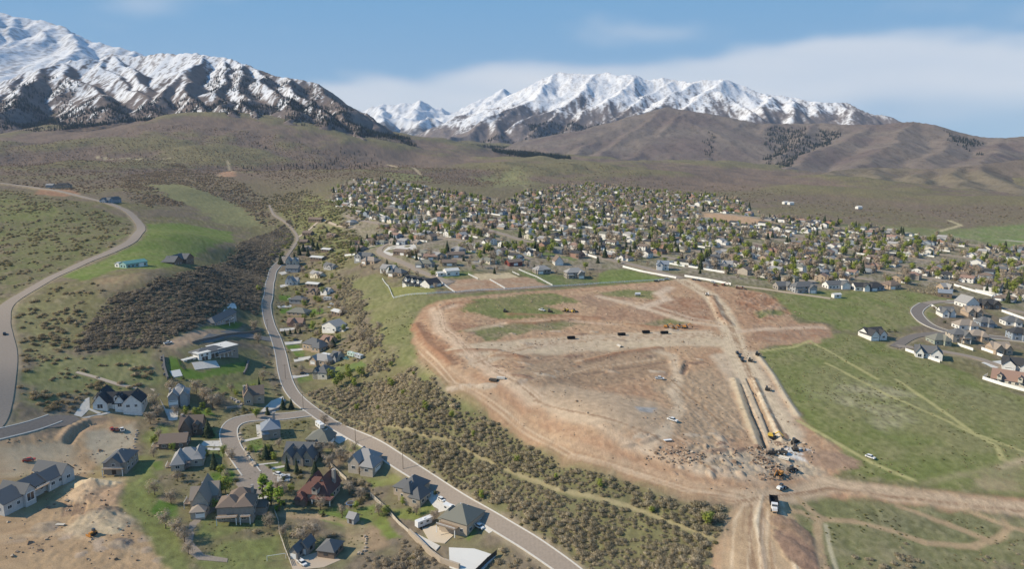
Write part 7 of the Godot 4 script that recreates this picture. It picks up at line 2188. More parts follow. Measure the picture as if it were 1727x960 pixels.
	house("brown cabin under conifers where the canyon narrows",-292.91,-1047.49,-0.390,[[0,0,14.56,9,3.2,"x",2.6]],M["brown_wall"],M["brown"],[],1,0,"cabin","cabin","")
	house("low ranch building beside the canyon meadow",-295.9,-1106.35,-0.419,[[0,0,24.5,9,3.2,"x",2.6]],M["brown_wall"],M["brown"],[],1,0,"cabin","cabin","")
	house("dark cabin at the upper canyon road",-266.58,-934.38,-0.165,[[0,0,10.51,9,3.2,"x",2.6]],M["brown_wall"],M["brown"],[],1,0,"cabin","cabin","")
	house("pale house with grey roof set back from the canyon road, fourth behind the carport",-198.59,-737.52,-0.795,[[0,0,19.19,7.2,3.4,"x",2.6],[3.84,1.8,7.67,5.4,3.3,"z",2.3]],M["cream"],M["grey_roof"],[],1,0,"house","house","")
	house("brown-roofed house deep in the canyon gardens",-186.03,-671.2,-0.304,[[0,0,11.42,7.2,3.4,"x",2.6],[2.28,1.8,4.57,5.4,3.3,"z",2.3]],M["tan"],M["brown"],[],1,0,"house","house","")
	house("white cottage at the slope foot behind the olive-roofed canyon house",-171.1,-664.63,-0.522,[[0,0,9.66,7.2,3.4,"x",2.6],[1.93,1.8,3.86,5.4,3.3,"z",2.3]],M["white"],M["grey_roof"],[],1,0,"house","house","")
	house("tan ranch house below the canyon cabins",-246.52,-872,-0.022,[[0,0,11.43,7.2,3.4,"x",2.6],[2.29,1.8,4.57,5.4,3.3,"z",2.3]],M["tan"],M["taupe_roof"],[],1,0,"house","house","")
	house("grey house high in the canyon gardens under the rim",-191.3,-764.43,-0.872,[[0,0,20.99,7.2,3.4,"x",2.6],[4.2,1.8,8.4,5.4,3.3,"z",2.3]],M["grey"],M["slate"],[],1,0,"house","house","")
	house("small brown house across the canyon meadow",-244.95,-994.14,-0.773,[[0,0,19.4,7.2,3.4,"x",2.6],[3.88,1.8,7.76,5.4,3.3,"z",2.3]],M["brown_wall"],M["brown"],[],1,0,"house","house","")
	house("rust-roofed house at the back of the canyon lots",-132.93,-515.25,-0.551,[[0,0,9.61,7.2,3.4,"x",2.6],[1.92,1.8,3.84,5.4,3.3,"z",2.3]],M["tan"],M["rust_roof"],[],1,0,"house","house","")
	house("grey garage behind the brick-ended canyon house",-116.95,-473.22,-0.503,[[0,0,6.29,7.2,3.4,"x",2.6],[1.26,1.8,2.51,5.4,3.3,"z",2.3]],M["grey"],M["slate"],[],1,0,"house","house","")
	house("long teal-roofed metal barn on the green field",-310.71,-594,1.046,[[0,0,18.57,9,3.6,"x",1.8],[-5.57,-8.1,7.43,6,3,"x",1.2,M["white"],M["white_pad"]]],M["teal_wall"],M["teal"],[["garage",0,"f",4,0,4,3]],1,0,"barn","barn","")
	house("dark house cluster with slate roofs above the shaded slope",-298.23,-642.56,1.469,[[0,0,30.64,9.8,4.4,"hip",4.2],[-9.57,2.8,13.02,9.8,4.6,"z",4.2],[9.57,2.8,13.02,9.8,4.4,"z",4]],M["brown_wall"],M["slate"],[],2,0,"house","house","")
	house("blue-roofed house beside the upper hill road bend",-572,-1047.4,1.410,[[0,0,33.02,9.1,5,"x",3.2],[-8.25,3.9,9.91,7.8,5,"z",3.2]],M["blue_grey"],M["slate"],[],2,0,"house","house","")
	house("long dark-roofed house high on the hill road",-806.1,-1324.87,0.388,[[0,0,26.73,14,4.4,"hip",3.4],[8.02,2.8,8.02,14,4.4,"z",3.2]],M["tan"],M["charcoal"],[],2,0,"house","house","")
	house("small house with shed roof beside the red earth cut",-834.38,-1334.31,0.039,[[0,0,12.54,10,4,"x",2.4]],M["grey"],M["grey_roof"],[],2,0,"house","house","")
	house("broad white farmhouse with dark dormered roof beside the paddocks",-75.7,-599.15,-0.720,[[-2.96,0,29.59,10.4,4.2,"x",4.6],[13.31,1.3,11.09,13,5.6,"z",3.6]],M["white"],M["charcoal"],[["porch",0,"f",0,0,24,3],["dormer",0,"f",-8,5.2,2.6,2.4],["dormer",0,"f",0,5.2,2.6,2.4],["dormer",0,"f",7,5.2,2.6,2.4]],2,0,"house","house","")
	house("white metal barn behind the farmhouse",-54.9,-650.81,0.449,[[0,0,12.53,9,4.4,"x",1.8],[-10.02,0,7.52,5.4,2.8,"x",1]],M["white"],M["white_pad"],[["garage",0,"f",0,0,4,3]],1,0,"barn","barn","")
	house("slate-roofed house nearest the canyon edge on the rim",-152.01,-754.02,-0.490,[[0,0,16.99,9.6,5.6,"x",3],[-5.31,2.4,8.5,9.6,5.4,"z",3.2]],M["grey"],M["slate"],[["garage",1,"f",0,0,4.6,2.3]],1,0,"house","house","")
	house("brown-roofed house on the rim behind the slate one",-141.98,-732.1,-0.606,[[0,0,16.92,9.6,3.6,"hip",3.2],[-4.23,3,6.77,8.4,3.4,"hip",2.8]],M["tan"],M["taupe_roof"],[["garage",1,"f",0,0,4.6,2.3]],1,0,"house","house","")
	house("white-gabled house in the trees along the rim",-116.52,-686.01,-0.427,[[0,0,14.72,9,3.6,"x",3],[3.68,3,5.59,8.4,3.6,"z",2.8]],M["white"],M["grey_roof"],[["garage",1,"f",0,0,4.6,2.3]],1,0,"house","house","")
	house("grey hip-roofed house in the trees left of the farmhouse",-104.9,-667.83,-0.564,[[0,0,15.12,9.6,3.6,"hip",3.2],[-3.78,3,6.05,8.4,3.4,"hip",2.8]],M["tan"],M["slate"],[["garage",1,"f",0,0,4.6,2.3]],1,0,"house","house","")
	house("low flat-topped brown hall beside the rim car park",-110.24,-745.12,-0.494,[[0,0,22.49,9.6,3.4,"x",2.2]],M["brown_wall"],M["brown"],[["garage",0,"f",0,0,4.6,2.3]],1,0,"house","house","")
	house("long pale school-like building with tan roof",-119.24,-812.11,-0.496,[[0,0,38.37,9.6,3.4,"x",2.2]],M["beige"],M["taupe_roof"],[["garage",0,"f",0,0,4.6,2.3]],1,0,"house","house","")
	house("steep dark blue-roofed house at the end of the rim street",-157.74,-868.41,-0.366,[[0,0,13.86,12,3.6,"z",5.2]],M["brown_wall"],M["slate"],[["garage",0,"f",0,0,4.6,2.3]],1,0,"house","house","")
	house("red-roofed ranch house behind the white barn",-79.66,-716.03,-0.068,[[0,0,14.12,9.6,3.4,"x",2.2]],M["tan"],M["rust_roof"],[["garage",0,"f",0,0,4.6,2.3]],1,0,"house","house","")
	house("green-roofed house right of the rim street",-82.7,-689.72,-0.221,[[0,0,16.58,9.6,3.6,"hip",3.2],[-4.15,3,6.63,8.4,3.4,"hip",2.8]],M["grey"],M["olive_roof"],[["garage",1,"f",0,0,4.6,2.3]],1,0,"house","house","")
	house("brown low house behind the green lawn",-56.58,-727.47,0.169,[[0,0,17.17,9.6,3.4,"x",2.2]],M["tan"],M["brown"],[["garage",0,"f",0,0,4.6,2.3]],1,0,"house","house","")
	house("dark-roofed house beside the farm drive",-59.75,-692.12,0.050,[[0,0,13.48,9.6,3.4,"x",2.2]],M["tan"],M["brown"],[["garage",0,"f",0,0,4.6,2.3]],1,0,"house","house","")
	house("large brown-grey house right of the paddocks",28.16,-686.55,0.361,[[0,0,15.23,9.6,3.6,"hip",3.2],[-3.81,3,6.09,8.4,3.4,"hip",2.8]],M["taupe"],M["grey_roof"],[["garage",1,"f",0,0,4.6,2.3]],1,0,"house","house","")
	house("big two-storey grey-roofed house beside the green field",57.77,-668.57,0.253,[[0,0,17.31,9.6,5.6,"hip",3.4],[4.33,3,6.06,8.4,4,"z",2.8],[-5.19,2.4,5.19,7.2,3.4,"hip",2.4]],M["taupe"],M["grey_roof"],[["garage",1,"f",0,0,4.6,2.3]],1,0,"house","house","")
	house("dark red barn behind the riding arena",1.56,-710.6,0.488,[[0,0,14.47,9.6,3.4,"x",2.2]],M["red_wall"],M["brown"],[["garage",0,"f",0,0,4.6,2.3]],1,0,"house","house","")
	house("white-gabled house by the long straight street",45.9,-725.92,0.186,[[0,0,8.53,12,3.6,"z",5.2]],M["white"],M["brown"],[["garage",0,"f",0,0,4.6,2.3]],1,0,"house","house","")
	house("tall white-gabled blue house where the haul road meets town",148.76,-713,-0.140,[[0,0,10.97,9.6,5.6,"x",3],[-3.43,2.4,5.48,9.6,5.4,"z",3.2]],M["white"],M["blue_roof"],[["garage",1,"f",0,0,4.6,2.3]],1,0,"house","house","")
	house("grey house with white garage behind the haul road fence",219.12,-770.88,-0.026,[[0,0,15.61,9,3.6,"x",3],[3.9,3,5.93,8.4,3.6,"z",2.8]],M["grey"],M["slate"],[["garage",1,"f",0,0,4.6,2.3]],1,0,"house","house","")
	house("white house right behind the haul road fence",214.87,-721.36,-0.373,[[0,0,10.01,9.6,5.6,"x",3],[-3.13,2.4,5.01,9.6,5.4,"z",3.2]],M["white"],M["grey_roof"],[["garage",1,"f",0,0,4.6,2.3]],1,0,"house","house","")
	house("grey flat-roofed house at the town corner by the building site",236.52,-629.56,0.176,[[0,0,12.92,9,3.6,"x",3],[3.23,3,4.91,8.4,3.6,"z",2.8]],M["taupe"],M["slate"],[["garage",1,"f",0,0,4.6,2.3]],1,0,"house","house","")
	house("large grey house with white dormers at the town corner",251.18,-620.54,0.202,[[0,0,20.4,9.6,5.6,"hip",3.4],[5.1,3,7.14,8.4,4,"z",2.8],[-6.12,2.4,6.12,7.2,3.4,"hip",2.4]],M["grey"],M["slate"],[["garage",1,"f",0,0,4.6,2.3]],1,0,"house","house","")
	house("long white house with slate roof facing the green field",290.92,-646.29,0.237,[[0,0,22.02,9,3.6,"x",3],[5.5,3,8.37,8.4,3.6,"z",2.8]],M["white"],M["slate"],[["garage",1,"f",0,0,4.6,2.3]],1,0,"house","house","")
	house("white house with near-black roof facing the green field",310.6,-642.56,0.055,[[0,0,12.5,9,3.6,"x",3],[3.12,3,4.75,8.4,3.6,"z",2.8]],M["white"],M["charcoal"],[["garage",1,"f",0,0,4.6,2.3]],1,0,"house","house","")
	house("dark house with pale deck facing the green field",324.9,-647.3,0.236,[[0,0,16.15,9.6,3.6,"hip",3.2],[-4.04,3,6.46,8.4,3.4,"hip",2.8]],M["blue_grey"],M["charcoal"],[["garage",1,"f",0,0,4.6,2.3]],1,0,"house","house","")
	house("brown house beside the grey thicket",347.37,-659.87,0.230,[[0,0,13.95,9.6,3.6,"hip",3.2],[-3.49,3,5.58,8.4,3.4,"hip",2.8]],M["tan"],M["brown"],[["garage",1,"f",0,0,4.6,2.3]],1,0,"house","house","")
	house("tan-walled cottage behind the blue metal shed",396.59,-661.17,0.209,[[0,0,7.62,9,3.6,"x",3],[1.91,3,2.9,8.4,3.6,"z",2.8]],M["tan"],M["grey_roof"],[["garage",1,"f",0,0,4.6,2.3]],1,0,"house","house","")
	house("metal shed with pale blue-grey sloping roof by the bend in the road",381.34,-632.93,-0.462,[[0,0,10.4,13,4,"x",2.2]],M["brown_wall"],M["blue_roof"],[],1,0,"shed","shed","")
	house("white camper shed standing alone on the green field",272.77,-603.63,0.236,[[0,0,6.9,4,2.8,"x",0.9]],M["white"],M["white_pad"],[],1,0,"shed","shed","")
	house("white house with dark gable standing first beside the big field",245.87,-485.82,0.244,[[0,0,13.67,9.75,4.2,"x",3.4],[-3.8,2.6,6.38,11.05,4.2,"z",3.2],[4.25,1.95,5.32,9.1,3.8,"z",2.8]],M["white"],M["charcoal"],[["garage",1,"f",0,0,4.6,2.4]],2,0,"house","house","")
	house("white and grey house behind the long white field fence",264.48,-449.91,-0.466,[[-1.58,0,11.85,10.4,4,"x",3.4],[-4.74,2.6,4.42,10.4,4.2,"z",3.4],[4.74,0.65,6.32,10.4,3.8,"z",3.4]],M["white"],M["slate"],[["window",1,"f",0,1,2,2]],2,0,"house","house","")
	house("sage green house across the short street from the fenced white one",290.21,-483.14,0.093,[[0,0,11.55,9.6,4,"hip",3.2],[2.54,2.64,4.62,8.4,3.8,"hip",2.8]],M["sage"],M["olive_roof"],[],2,0,"house","house","")
	house("tall house with slate roof and white deck mid-row",308.96,-493.01,-0.043,[[0,0,10.8,10.4,6.2,"hip",3.2],[3.6,2.6,4.8,9.1,5.6,"z",2.8]],M["beige"],M["slate"],[["deck",0,"f",2,3,6,3]],2,0,"house","house","")
	house("tan house with pale brown roof next to the slate-roofed one",326.59,-499.44,-0.072,[[0,0,11.95,9.6,4,"hip",3.2],[2.63,2.64,4.78,8.4,3.8,"hip",2.8]],M["tan"],M["taupe_roof"],[],2,0,"house","house","")
	house("pink-tan stucco house with chimney-like bay at the row end",322.29,-469.23,-0.041,[[0,0,11.68,9,4.2,"x",3.4],[-3.24,2.4,5.45,10.2,4.2,"z",3.2],[3.63,1.8,4.54,8.4,3.8,"z",2.8]],M["tan"],M["taupe_roof"],[],2,0,"house","house","")
	house("white house with dark roof and broad white drive at right edge",310.98,-434.63,-0.562,[[0,0,14.68,9.75,4.2,"x",3.4],[-4.08,2.6,6.85,11.05,4.2,"z",3.2],[4.57,1.95,5.71,9.1,3.8,"z",2.8]],M["white"],M["charcoal"],[["garage",1,"f",0,0,4.6,2.4]],2,0,"house","house","")
	house("white house with slate roof inside the road bend",340.68,-561.57,-0.111,[[0,0,10.28,9,4.2,"x",3.4],[-2.86,2.4,4.8,10.2,4.2,"z",3.2],[3.2,1.8,4,8.4,3.8,"z",2.8]],M["white"],M["slate"],[],2,0,"house","house","")
	house("tan many-gabled house inside the road bend",365.05,-568.05,-0.097,[[0,0,11.62,9.75,4.2,"x",3.4],[-3.23,2.6,5.42,11.05,4.2,"z",3.2],[3.61,1.95,4.52,9.1,3.8,"z",2.8]],M["tan"],M["taupe_roof"],[],2,0,"house","house","")
	house("steep white-gabled house behind the road bend",379.73,-598.09,0.180,[[0,0,12.44,13,4.4,"z",5]],M["white"],M["grey_roof"],[],2,0,"house","house","")
	house("long dark-roofed brown house behind the road bend",396.35,-596.98,-0.067,[[-1.61,0,12.08,10.4,4,"x",3.4],[-4.83,2.6,4.51,10.4,4.2,"z",3.4],[4.83,0.65,6.44,10.4,3.8,"z",3.4]],M["brown_wall"],M["charcoal"],[],2,0,"house","house","")
	house("small blue-grey house with white porch past the bend",355.57,-537.26,-0.007,[[0,0,9.77,8.8,4,"hip",3.2],[2.15,2.42,3.91,7.7,3.8,"hip",2.8]],M["blue_grey"],M["slate"],[],2,0,"house","house","")
	house("low white house with tan roof along the curving road",334.85,-526.54,0.057,[[0,0,14.53,8.8,4,"hip",3.2],[3.2,2.42,5.81,7.7,3.8,"hip",2.8]],M["white"],M["taupe_roof"],[],2,0,"house","house","")
	house("slate-roofed house third along the curving road",380.3,-543.52,-0.133,[[0,0,11.68,9.6,4,"hip",3.2],[2.57,2.64,4.67,8.4,3.8,"hip",2.8]],M["white"],M["slate"],[],2,0,"house","house","")
	house("dark blue house with black roof at the right edge row",357.85,-503.75,-0.118,[[0,0,10.19,9.6,6.2,"hip",3.2],[3.4,2.4,4.53,8.4,5.6,"z",2.8]],M["blue_grey"],M["charcoal"],[],2,0,"house","house","")
	house("long brown-roofed house with two round white dormers at right edge",294.89,-403.52,-0.654,[[0,0,31.82,12,3.4,"x",4.4]],M["cream"],M["rust_roof"],[["dormer",0,"f",-12,4.2,2.2,2],["dormer",0,"f",-2,4.2,2.2,2],["dormer",0,"f",8,4.2,2.2,2]],2,0,"house","house","")
	house("white farm building far out below the bare hill, left of a pair",530.05,-1424.47,0.279,[[0,0,9.63,8,2.8,"x",1.6]],M["white"],M["white_pad"],[],0,0,"barn","barn","")
	house("white farm building far out below the bare hill, right of a pair",536.87,-1415.06,0.282,[[0,0,9.61,8,2.8,"x",1.6]],M["white"],M["white_pad"],[],0,0,"barn","barn","")
	house("lone white barn at the foot of the round brown hill",651.26,-1378.15,0.279,[[0,0,9.64,8,2.8,"x",1.6]],M["white"],M["white_pad"],[],0,0,"barn","barn","")
func build_fences() -> void:
	fence("rail_fence","white rail fence along the lawn edge from farmhouse to canyon rim",[-119.4,-663.3,-108.4,-630,-95.5,-572.9,-93.3,-565.2],1.5,"rail",M["vinyl"],"","fence")
	fence("rail_fence","white rail fence along the site side of paddocks and farmhouse lawn",[-93.3,-565.2,-66.3,-558.6,-43.4,-562,-6.5,-585.1,36.4,-617.3,77.3,-639.7,127.8,-655.7,144.3,-661.9],1.4,"rail",M["vinyl"],"","fence")
	fence("rail_fence","white rail fence between farmhouse drive and left paddock",[-60.3,-606.4,-51.4,-578.5,-44.8,-561.9],1.5,"rail",M["vinyl"],"","fence")
	fence("rail_fence","short white rail fence dividing the two brown paddocks",[-19.4,-627.5,-12.8,-607.6,-5.6,-588.1],1.5,"rail",M["vinyl"],"","fence")
	fence("rail_fence","long white rail fence on the right side of the paddocks",[6.5,-690.3,22.6,-660.9,35,-619.9],1.6,"rail",M["vinyl"],"","fence")
	fence("rail_fence","white rail fence at the left end of the riding arena",[-39.4,-650.5,-29.7,-626.8],1.5,"rail",M["vinyl"],"","fence")
	fence("rail_fence","white rail fence at the right end of the riding arena",[0.3,-677.5,6.8,-663.5],1.5,"rail",M["vinyl"],"","fence")
	fence("vinyl_fence","long white solid fence between green field and straight street",[110.3,-720,126.7,-695.5,152.1,-668.0],1.9,"panel",M["vinyl"],"","fence")
	fence("vinyl_fence","bright white solid fence right of the haul road where it enters town",[162,-677.2,177.9,-661.1,194.8,-640.6],2,"panel",M["vinyl"],"","fence")
	fence("vinyl_fence","white solid fence beside the straight street by the red house",[72.1,-783.5,88.8,-760.1],2,"panel",M["vinyl"],"","fence")
	fence("vinyl_fence","long white field fence in front of the white and grey house",[254.9,-458.5,261,-445.7,265.4,-437.6],1.9,"panel",M["vinyl"],"","fence")
	fence("vinyl_fence","white fence around the yard of the long brown-roofed house",[281.6,-416.4,274.7,-410,280.1,-400.2,287,-391.9,296.5,-376.1],1.9,"panel",M["vinyl"],"","fence")
	fence("vinyl_fence","white fence inside the road bend past the metal shed",[346.3,-590.7,343.4,-577.1,339.7,-560.6],1.9,"panel",M["vinyl"],"","fence")
	fence("vinyl_fence","long white fence beyond the small green field on the right",[421.2,-685.6,424,-660.7,431.1,-636.2],1.9,"panel",M["vinyl"],"","fence")
	fence("vinyl_fence","white fence by the sage house yard",[301.9,-480,305.8,-469.3],1.9,"panel",M["vinyl"],"","fence")
	fence("vinyl_fence","white fence below the pink-tan house",[313.8,-473.2,318.1,-457.8],1.9,"panel",M["vinyl"],"","fence")
	fence("vinyl_fence","white fence between tan gabled house and curving road",[356.8,-551.9,363.5,-533.7],1.9,"panel",M["vinyl"],"","fence")
	fence("vinyl_fence","white fence right of the dark-roofed house past the bend",[399.8,-583.6,401.8,-558.8],1.9,"panel",M["vinyl"],"","fence")
	fence("wood_fence","weathered board fence down the slope behind the many-gabled house",[-94.8,-339.7,-86.4,-329.1,-81.6,-323,-76.7,-317.0],1.8,"panel",M["pale_wood"],"","fence")
	fence("wood_fence","board fence beside the red-brown roofed house lawn",[-63.2,-304,-54.8,-293.1,-47.2,-280.7,-41.7,-273.1],1.8,"panel",M["pale_wood"],"","fence")
	fence("wood_fence","thin rail fence from the mansion drive to the shed yard",[-101.1,-288.8,-97.6,-282.3,-94.4,-273.5,-89.2,-263,-82.8,-250.8],1.4,"rail",M["pale_wood"],"","fence")
	fence("retaining_wall","curved stone retaining wall along the terraced garden at the road bend",[-41.7,-273.1,-37,-265.8,-31.5,-256.7,-26.3,-250,-19.3,-245.2],2.2,"stone",M["sandstone"],"","wall")
	fence("yard_fence","tall tan panel fence along the terrace garden",[-33.5,-259.9,-28.8,-252.8,-25.1,-249.1],2.4,"panel",M["sandstone"],"","fence")
	fence("yard_fence","dark fence at the right end of the white sports court",[-13.6,-240.7,-9.1,-247.6,-5.7,-251.5],2.2,"panel",M["dark"],"","fence")
	fence("retaining_wall","stone wall curving around the tan stone house drive",[-141.6,-382.7,-136.3,-386.4,-131.9,-393.2,-131.4,-405.1],1.1,"stone",M["stone"],"","wall")
	fence("retaining_wall","low stone wall below the tan house garden",[-158,-385.8,-153.5,-388.7,-149.4,-388.4],1,"stone",M["stone"],"","wall")
	fence("retaining_wall","dark boulder wall left of the modern house yard",[-209.7,-424.9,-204,-413.5,-197.7,-403.5],1.6,"stone",M["dark_stone"],"","wall")
	fence("retaining_wall","dark boulder wall along the modern house driveway",[-203.3,-450.7,-198.8,-471.8,-195.9,-505.8,-189.9,-536.9],1.5,"stone",M["dark_stone"],"","wall")
	fence("retaining_wall","boulder wall right of the modern house lawn",[-169.4,-454,-165.1,-437.3,-164.1,-430.3],1.5,"stone",M["dark_stone"],"","wall")
	fence("rail_fence","dark rail fence along the modern house lawn",[-201.7,-425.6,-197,-418.5,-193.3,-415.6],1.2,"rail",M["dark"],"","fence")
func build_vehicles() -> void:
	vehicle("pickup_truck","white pickup parked on the cul-de-sac drive before the many-gabled house",-108.69,-318.44,1.13,M["white_paint"],"","")
	vehicle("car","grey car parked behind the white pickup on the drive",-104.97,-317,2.13,M["silver_paint"],"","")
	vehicle("car","red car, left of three parked on the gravel lot",-203.3,-352.2,-2.49,M["red_paint"],"","")
	vehicle("car","dull red car, middle of three parked on the gravel lot",-201.15,-352.66,-2.50,M["rust_paint"],"","")
	vehicle("pickup_truck","white pickup, right of three vehicles on the gravel lot",-198.71,-353.16,-2.51,M["white_paint"],"","")
	vehicle("pickup_truck","red pickup on the bare dirt beside the unfinished house",-218.33,-310.85,2.07,M["red_paint"],"","")
	vehicle("bulldozer","dark tracked machine digging at the foot of the dirt mounds",-162.65,-261.51,-0.42,M["orange_paint"],"","")
	vehicle("flatbed_trailer","pale flat trailer lying on the bare dirt",-178.79,-267.45,1.48,M["pale_wood"],"","")
	vehicle("car","dark car driving on the left hill road",-308.3,-431.69,0.62,M["black_paint"],"","")
	vehicle("pickup_truck","white pickup on the dirt track above the modern house",-214.92,-442.86,2.43,M["white_paint"],"","")
	vehicle("car","white car in the drive of the turret-bay house",-37.43,-301.29,0.66,M["white_paint"],"","")
	vehicle("car","white car on the road edge beside the turret-bay house",-30.42,-293.84,0.74,M["white_paint"],"","")
	vehicle("pickup_truck","white pickup on the roadside above the sports court",-13.14,-269.05,0.80,M["white_paint"],"","")
	vehicle("pickup_truck","white pickup beside the two slate sheds",-79.24,-252.27,0.80,M["white_paint"],"","")
	vehicle("camper_trailer","white camper parked behind the olive-roofed house",-102.55,-370.11,0.62,M["white_paint"],"","")
	vehicle("flatbed_trailer","dark trailer beside the white camper",-96.46,-365.95,0.65,M["dark"],"","")
	vehicle("camper_trailer","white camper parked beside the terrace house",-36.25,-277.67,2.27,M["white_paint"],"","")
	vehicle("camper_trailer","white motor home at the road bend by the terrace house",-25.73,-283.67,0.92,M["white_paint"],"","")
	vehicle("camper_trailer","white trailer beside the brown hip-roofed canyon house",-126.96,-483.19,1.03,M["white_paint"],"","")
	vehicle("camper_trailer","pale green camper parked at the foot of the slope",-106.26,-468.94,0.84,M["sage_paint"],"","")
	vehicle("camper_trailer","pale grey camper beside the green one",-99.29,-458.31,0.78,M["silver_paint"],"","")
	vehicle("camper_trailer","grey camper in the canyon junk yard",-165.62,-643.78,1.34,M["silver_paint"],"","")
	vehicle("flatbed_trailer","pale trailer in the canyon junk yard",-156.85,-614.52,0.97,M["silver_paint"],"","")
	vehicle("car","old white car in the canyon junk yard",-157.18,-624.41,1.10,M["white_paint"],"","")
	vehicle("car","black car on the drive of the brick-ended house",-161.57,-531,2.05,M["black_paint"],"","")
	vehicle("car","dark car on the drive of the pale-gabled house",-133.1,-448.42,2.05,M["black_paint"],"","")
	vehicle("car","teal car beside the pale green camper",-109.53,-467.46,1.11,M["teal"],"","")
	vehicle("car","white car on the drive of the slate-roofed canyon house",-203.96,-659.29,2.08,M["white_paint"],"","")
	vehicle("car","white car crossing the big field on the thin track",155.31,-298.14,0.63,M["white_paint"],"","")
	vehicle("dump_truck","dump truck with black box and white cab at the site entrance",98.97,-256.74,-0.27,M["white_paint"],"","")
	vehicle("excavator","white and orange excavator on the broken ground north of the entrance",109.12,-279.72,-0.82,M["orange_paint"],"","")
	vehicle("wheel_loader","white loader just above the dump truck",106.47,-269.58,2.18,M["white_paint"],"","")
	vehicle("wheel_loader","dark loader right of the white and orange excavator",116.17,-284.91,2.02,M["dark"],"","")
	vehicle("excavator","yellow excavator at the bottom end of the trench",118.7,-315.29,0.96,M["yellow_paint"],"","")
	vehicle("bulldozer","dark dozer at the bottom of the right-hand trench",127.08,-310.85,2.17,M["dark"],"","")
	vehicle("excavator","dark excavator with raised arm beside the pale gravel heap",124.25,-302.58,3.05,M["dark"],"","")
	vehicle("wheel_loader","dark loader left of the raised-arm excavator",117.55,-299.93,-2.17,M["dark"],"","")
	vehicle("bulldozer","dark dozer beside a dirt heap below the trenches",112.74,-298.77,-1.74,M["dark"],"","")
	vehicle("flatbed_trailer","white site trailer with dark wheels on the pale ground",67.83,-300.98,1.81,M["white_paint"],"","")
	vehicle("pickup_truck","white pickup on the curved haul track",74.44,-321.96,0.84,M["white_paint"],"","")
	vehicle("pickup_truck","white pickup at the top of the curved haul track",80.71,-384.09,1.39,M["white_paint"],"","")
	vehicle("dumpster","black open box at the left end of the cross haul road",37.73,-453.23,1.82,M["black_metal"],"","")
	vehicle("dumpster","black open box on the cross haul road, second from left",71.62,-464.36,1.76,M["black_metal"],"","")
	vehicle("dumpster","large black open box above the cross haul road",88.72,-470.93,1.75,M["black_metal"],"","")
	vehicle("dumpster","black open box next to the orange machines",100.77,-470.18,1.75,M["black_metal"],"","")
	vehicle("excavator","orange excavator, leftmost in the row of orange machines",104.77,-481.94,1.15,M["orange_paint"],"","")
	vehicle("bulldozer","orange dozer, second in the row of orange machines",109.33,-480.72,1.15,M["orange_paint"],"","")
	vehicle("wheel_loader","orange loader, third in the row of orange machines",114.42,-485.5,1.15,M["orange_paint"],"","")
	vehicle("excavator","orange excavator, rightmost in the row of orange machines",118.18,-484.24,1.16,M["orange_paint"],"","")
	vehicle("bulldozer","brown dozer right of the haul road at the town fence",179.34,-636.34,0.99,M["rust_paint"],"","")
	vehicle("excavator","brown excavator next to the dozer at the town fence",187.44,-637.11,1.00,M["rust_paint"],"","")
	vehicle("bulldozer","rust coloured dozer at the top corner of the site",195.87,-624.93,1.02,M["rust_paint"],"","")
	vehicle("wheel_loader","rust coloured loader at the top corner of the site",199.89,-622.87,1.03,M["rust_paint"],"","")
	vehicle("excavator","yellow excavator on the dirt pile in the upper middle of the site",39.89,-524.8,-0.68,M["yellow_paint"],"","")
	vehicle("wheel_loader","yellow loader beside the upper middle excavator",45.48,-523.77,2.17,M["yellow_paint"],"","")
	vehicle("pickup_truck","white truck on the grass edge in the upper left of the site",21.95,-523.28,0.87,M["white_paint"],"","")
	vehicle("bulldozer","dark dozer behind the white truck in the upper site",27.48,-520.88,1.18,M["dark"],"","")
	vehicle("excavator","white excavator beside the haul road near town",160.75,-591.4,-0.06,M["white_paint"],"","")
	vehicle("tank","white tank on the grass patch in the upper site",102.43,-585.23,1.63,M["white_paint"],"","")
	vehicle("car","dark vehicle at the head of the row beside the haul road",137.15,-430.27,-0.10,M["black_paint"],"","")
	vehicle("car","dark vehicle in the middle of the row beside the haul road",136.62,-423.76,-0.10,M["black_paint"],"","")
	vehicle("car","dark vehicle at the tail of the row beside the haul road",136.13,-417.51,-0.10,M["black_paint"],"","")
	vehicle("pickup_truck","dark pickup parked at the top site fence, left",130.53,-650.15,1.60,M["black_paint"],"","")
	vehicle("pickup_truck","white pickup parked at the top site fence, middle",135.98,-655.95,1.61,M["white_paint"],"","")
	vehicle("pickup_truck","pale pickup parked at the top site fence, right",141.48,-658.97,1.61,M["silver_paint"],"","")
	vehicle("car","black car by the white fence at the haul road, left",166.79,-660.27,0.78,M["black_paint"],"","")
	vehicle("car","black car by the white fence at the haul road, middle",170.5,-657.7,0.78,M["black_paint"],"","")
	vehicle("car","grey car by the white fence at the haul road, right",181.49,-650.18,0.78,M["silver_paint"],"","")
	vehicle("bulldozer","dark machine on the grass in the upper left of the site",-4.91,-513.76,1.23,M["dark"],"","")
	vehicle("bulldozer","dark roller near the right site edge",140.84,-416.83,1.13,M["dark"],"","")
	vehicle("bulldozer","dark loader at the right site edge by the green field",147.97,-425.72,1.12,M["black_paint"],"","")
	vehicle("bulldozer","dark compactor near the right-hand trench",135.98,-372.47,1.15,M["dark"],"","")
	pipe_stack("stack of grey concrete pipes near the site entrance",116.97,-295.41,0.88,M["concrete"],7)
	pipe_stack("stack of pale pipes on the turned earth, left in the site",-5.74,-367.32,1.37,M["concrete"],7)
	pipe_stack("stack of dark pipes along the left side of the site",-9.75,-366.09,1.20,M["dark"],8)
	pipe_stack("stack of pale pipes beside the cross haul road",66.9,-439.69,0.37,M["concrete"],6)
	trampoline("round blue trampoline on the lawn behind the red-brown roofed house", -70.57, -297.25)
	goal("white soccer goal on the lawn at the bottom", -89.55, -254.49, 0.3)
	utility_pole("wooden pole at the outside of the canyon road bend",-140.86,-436.7,9.5,"")
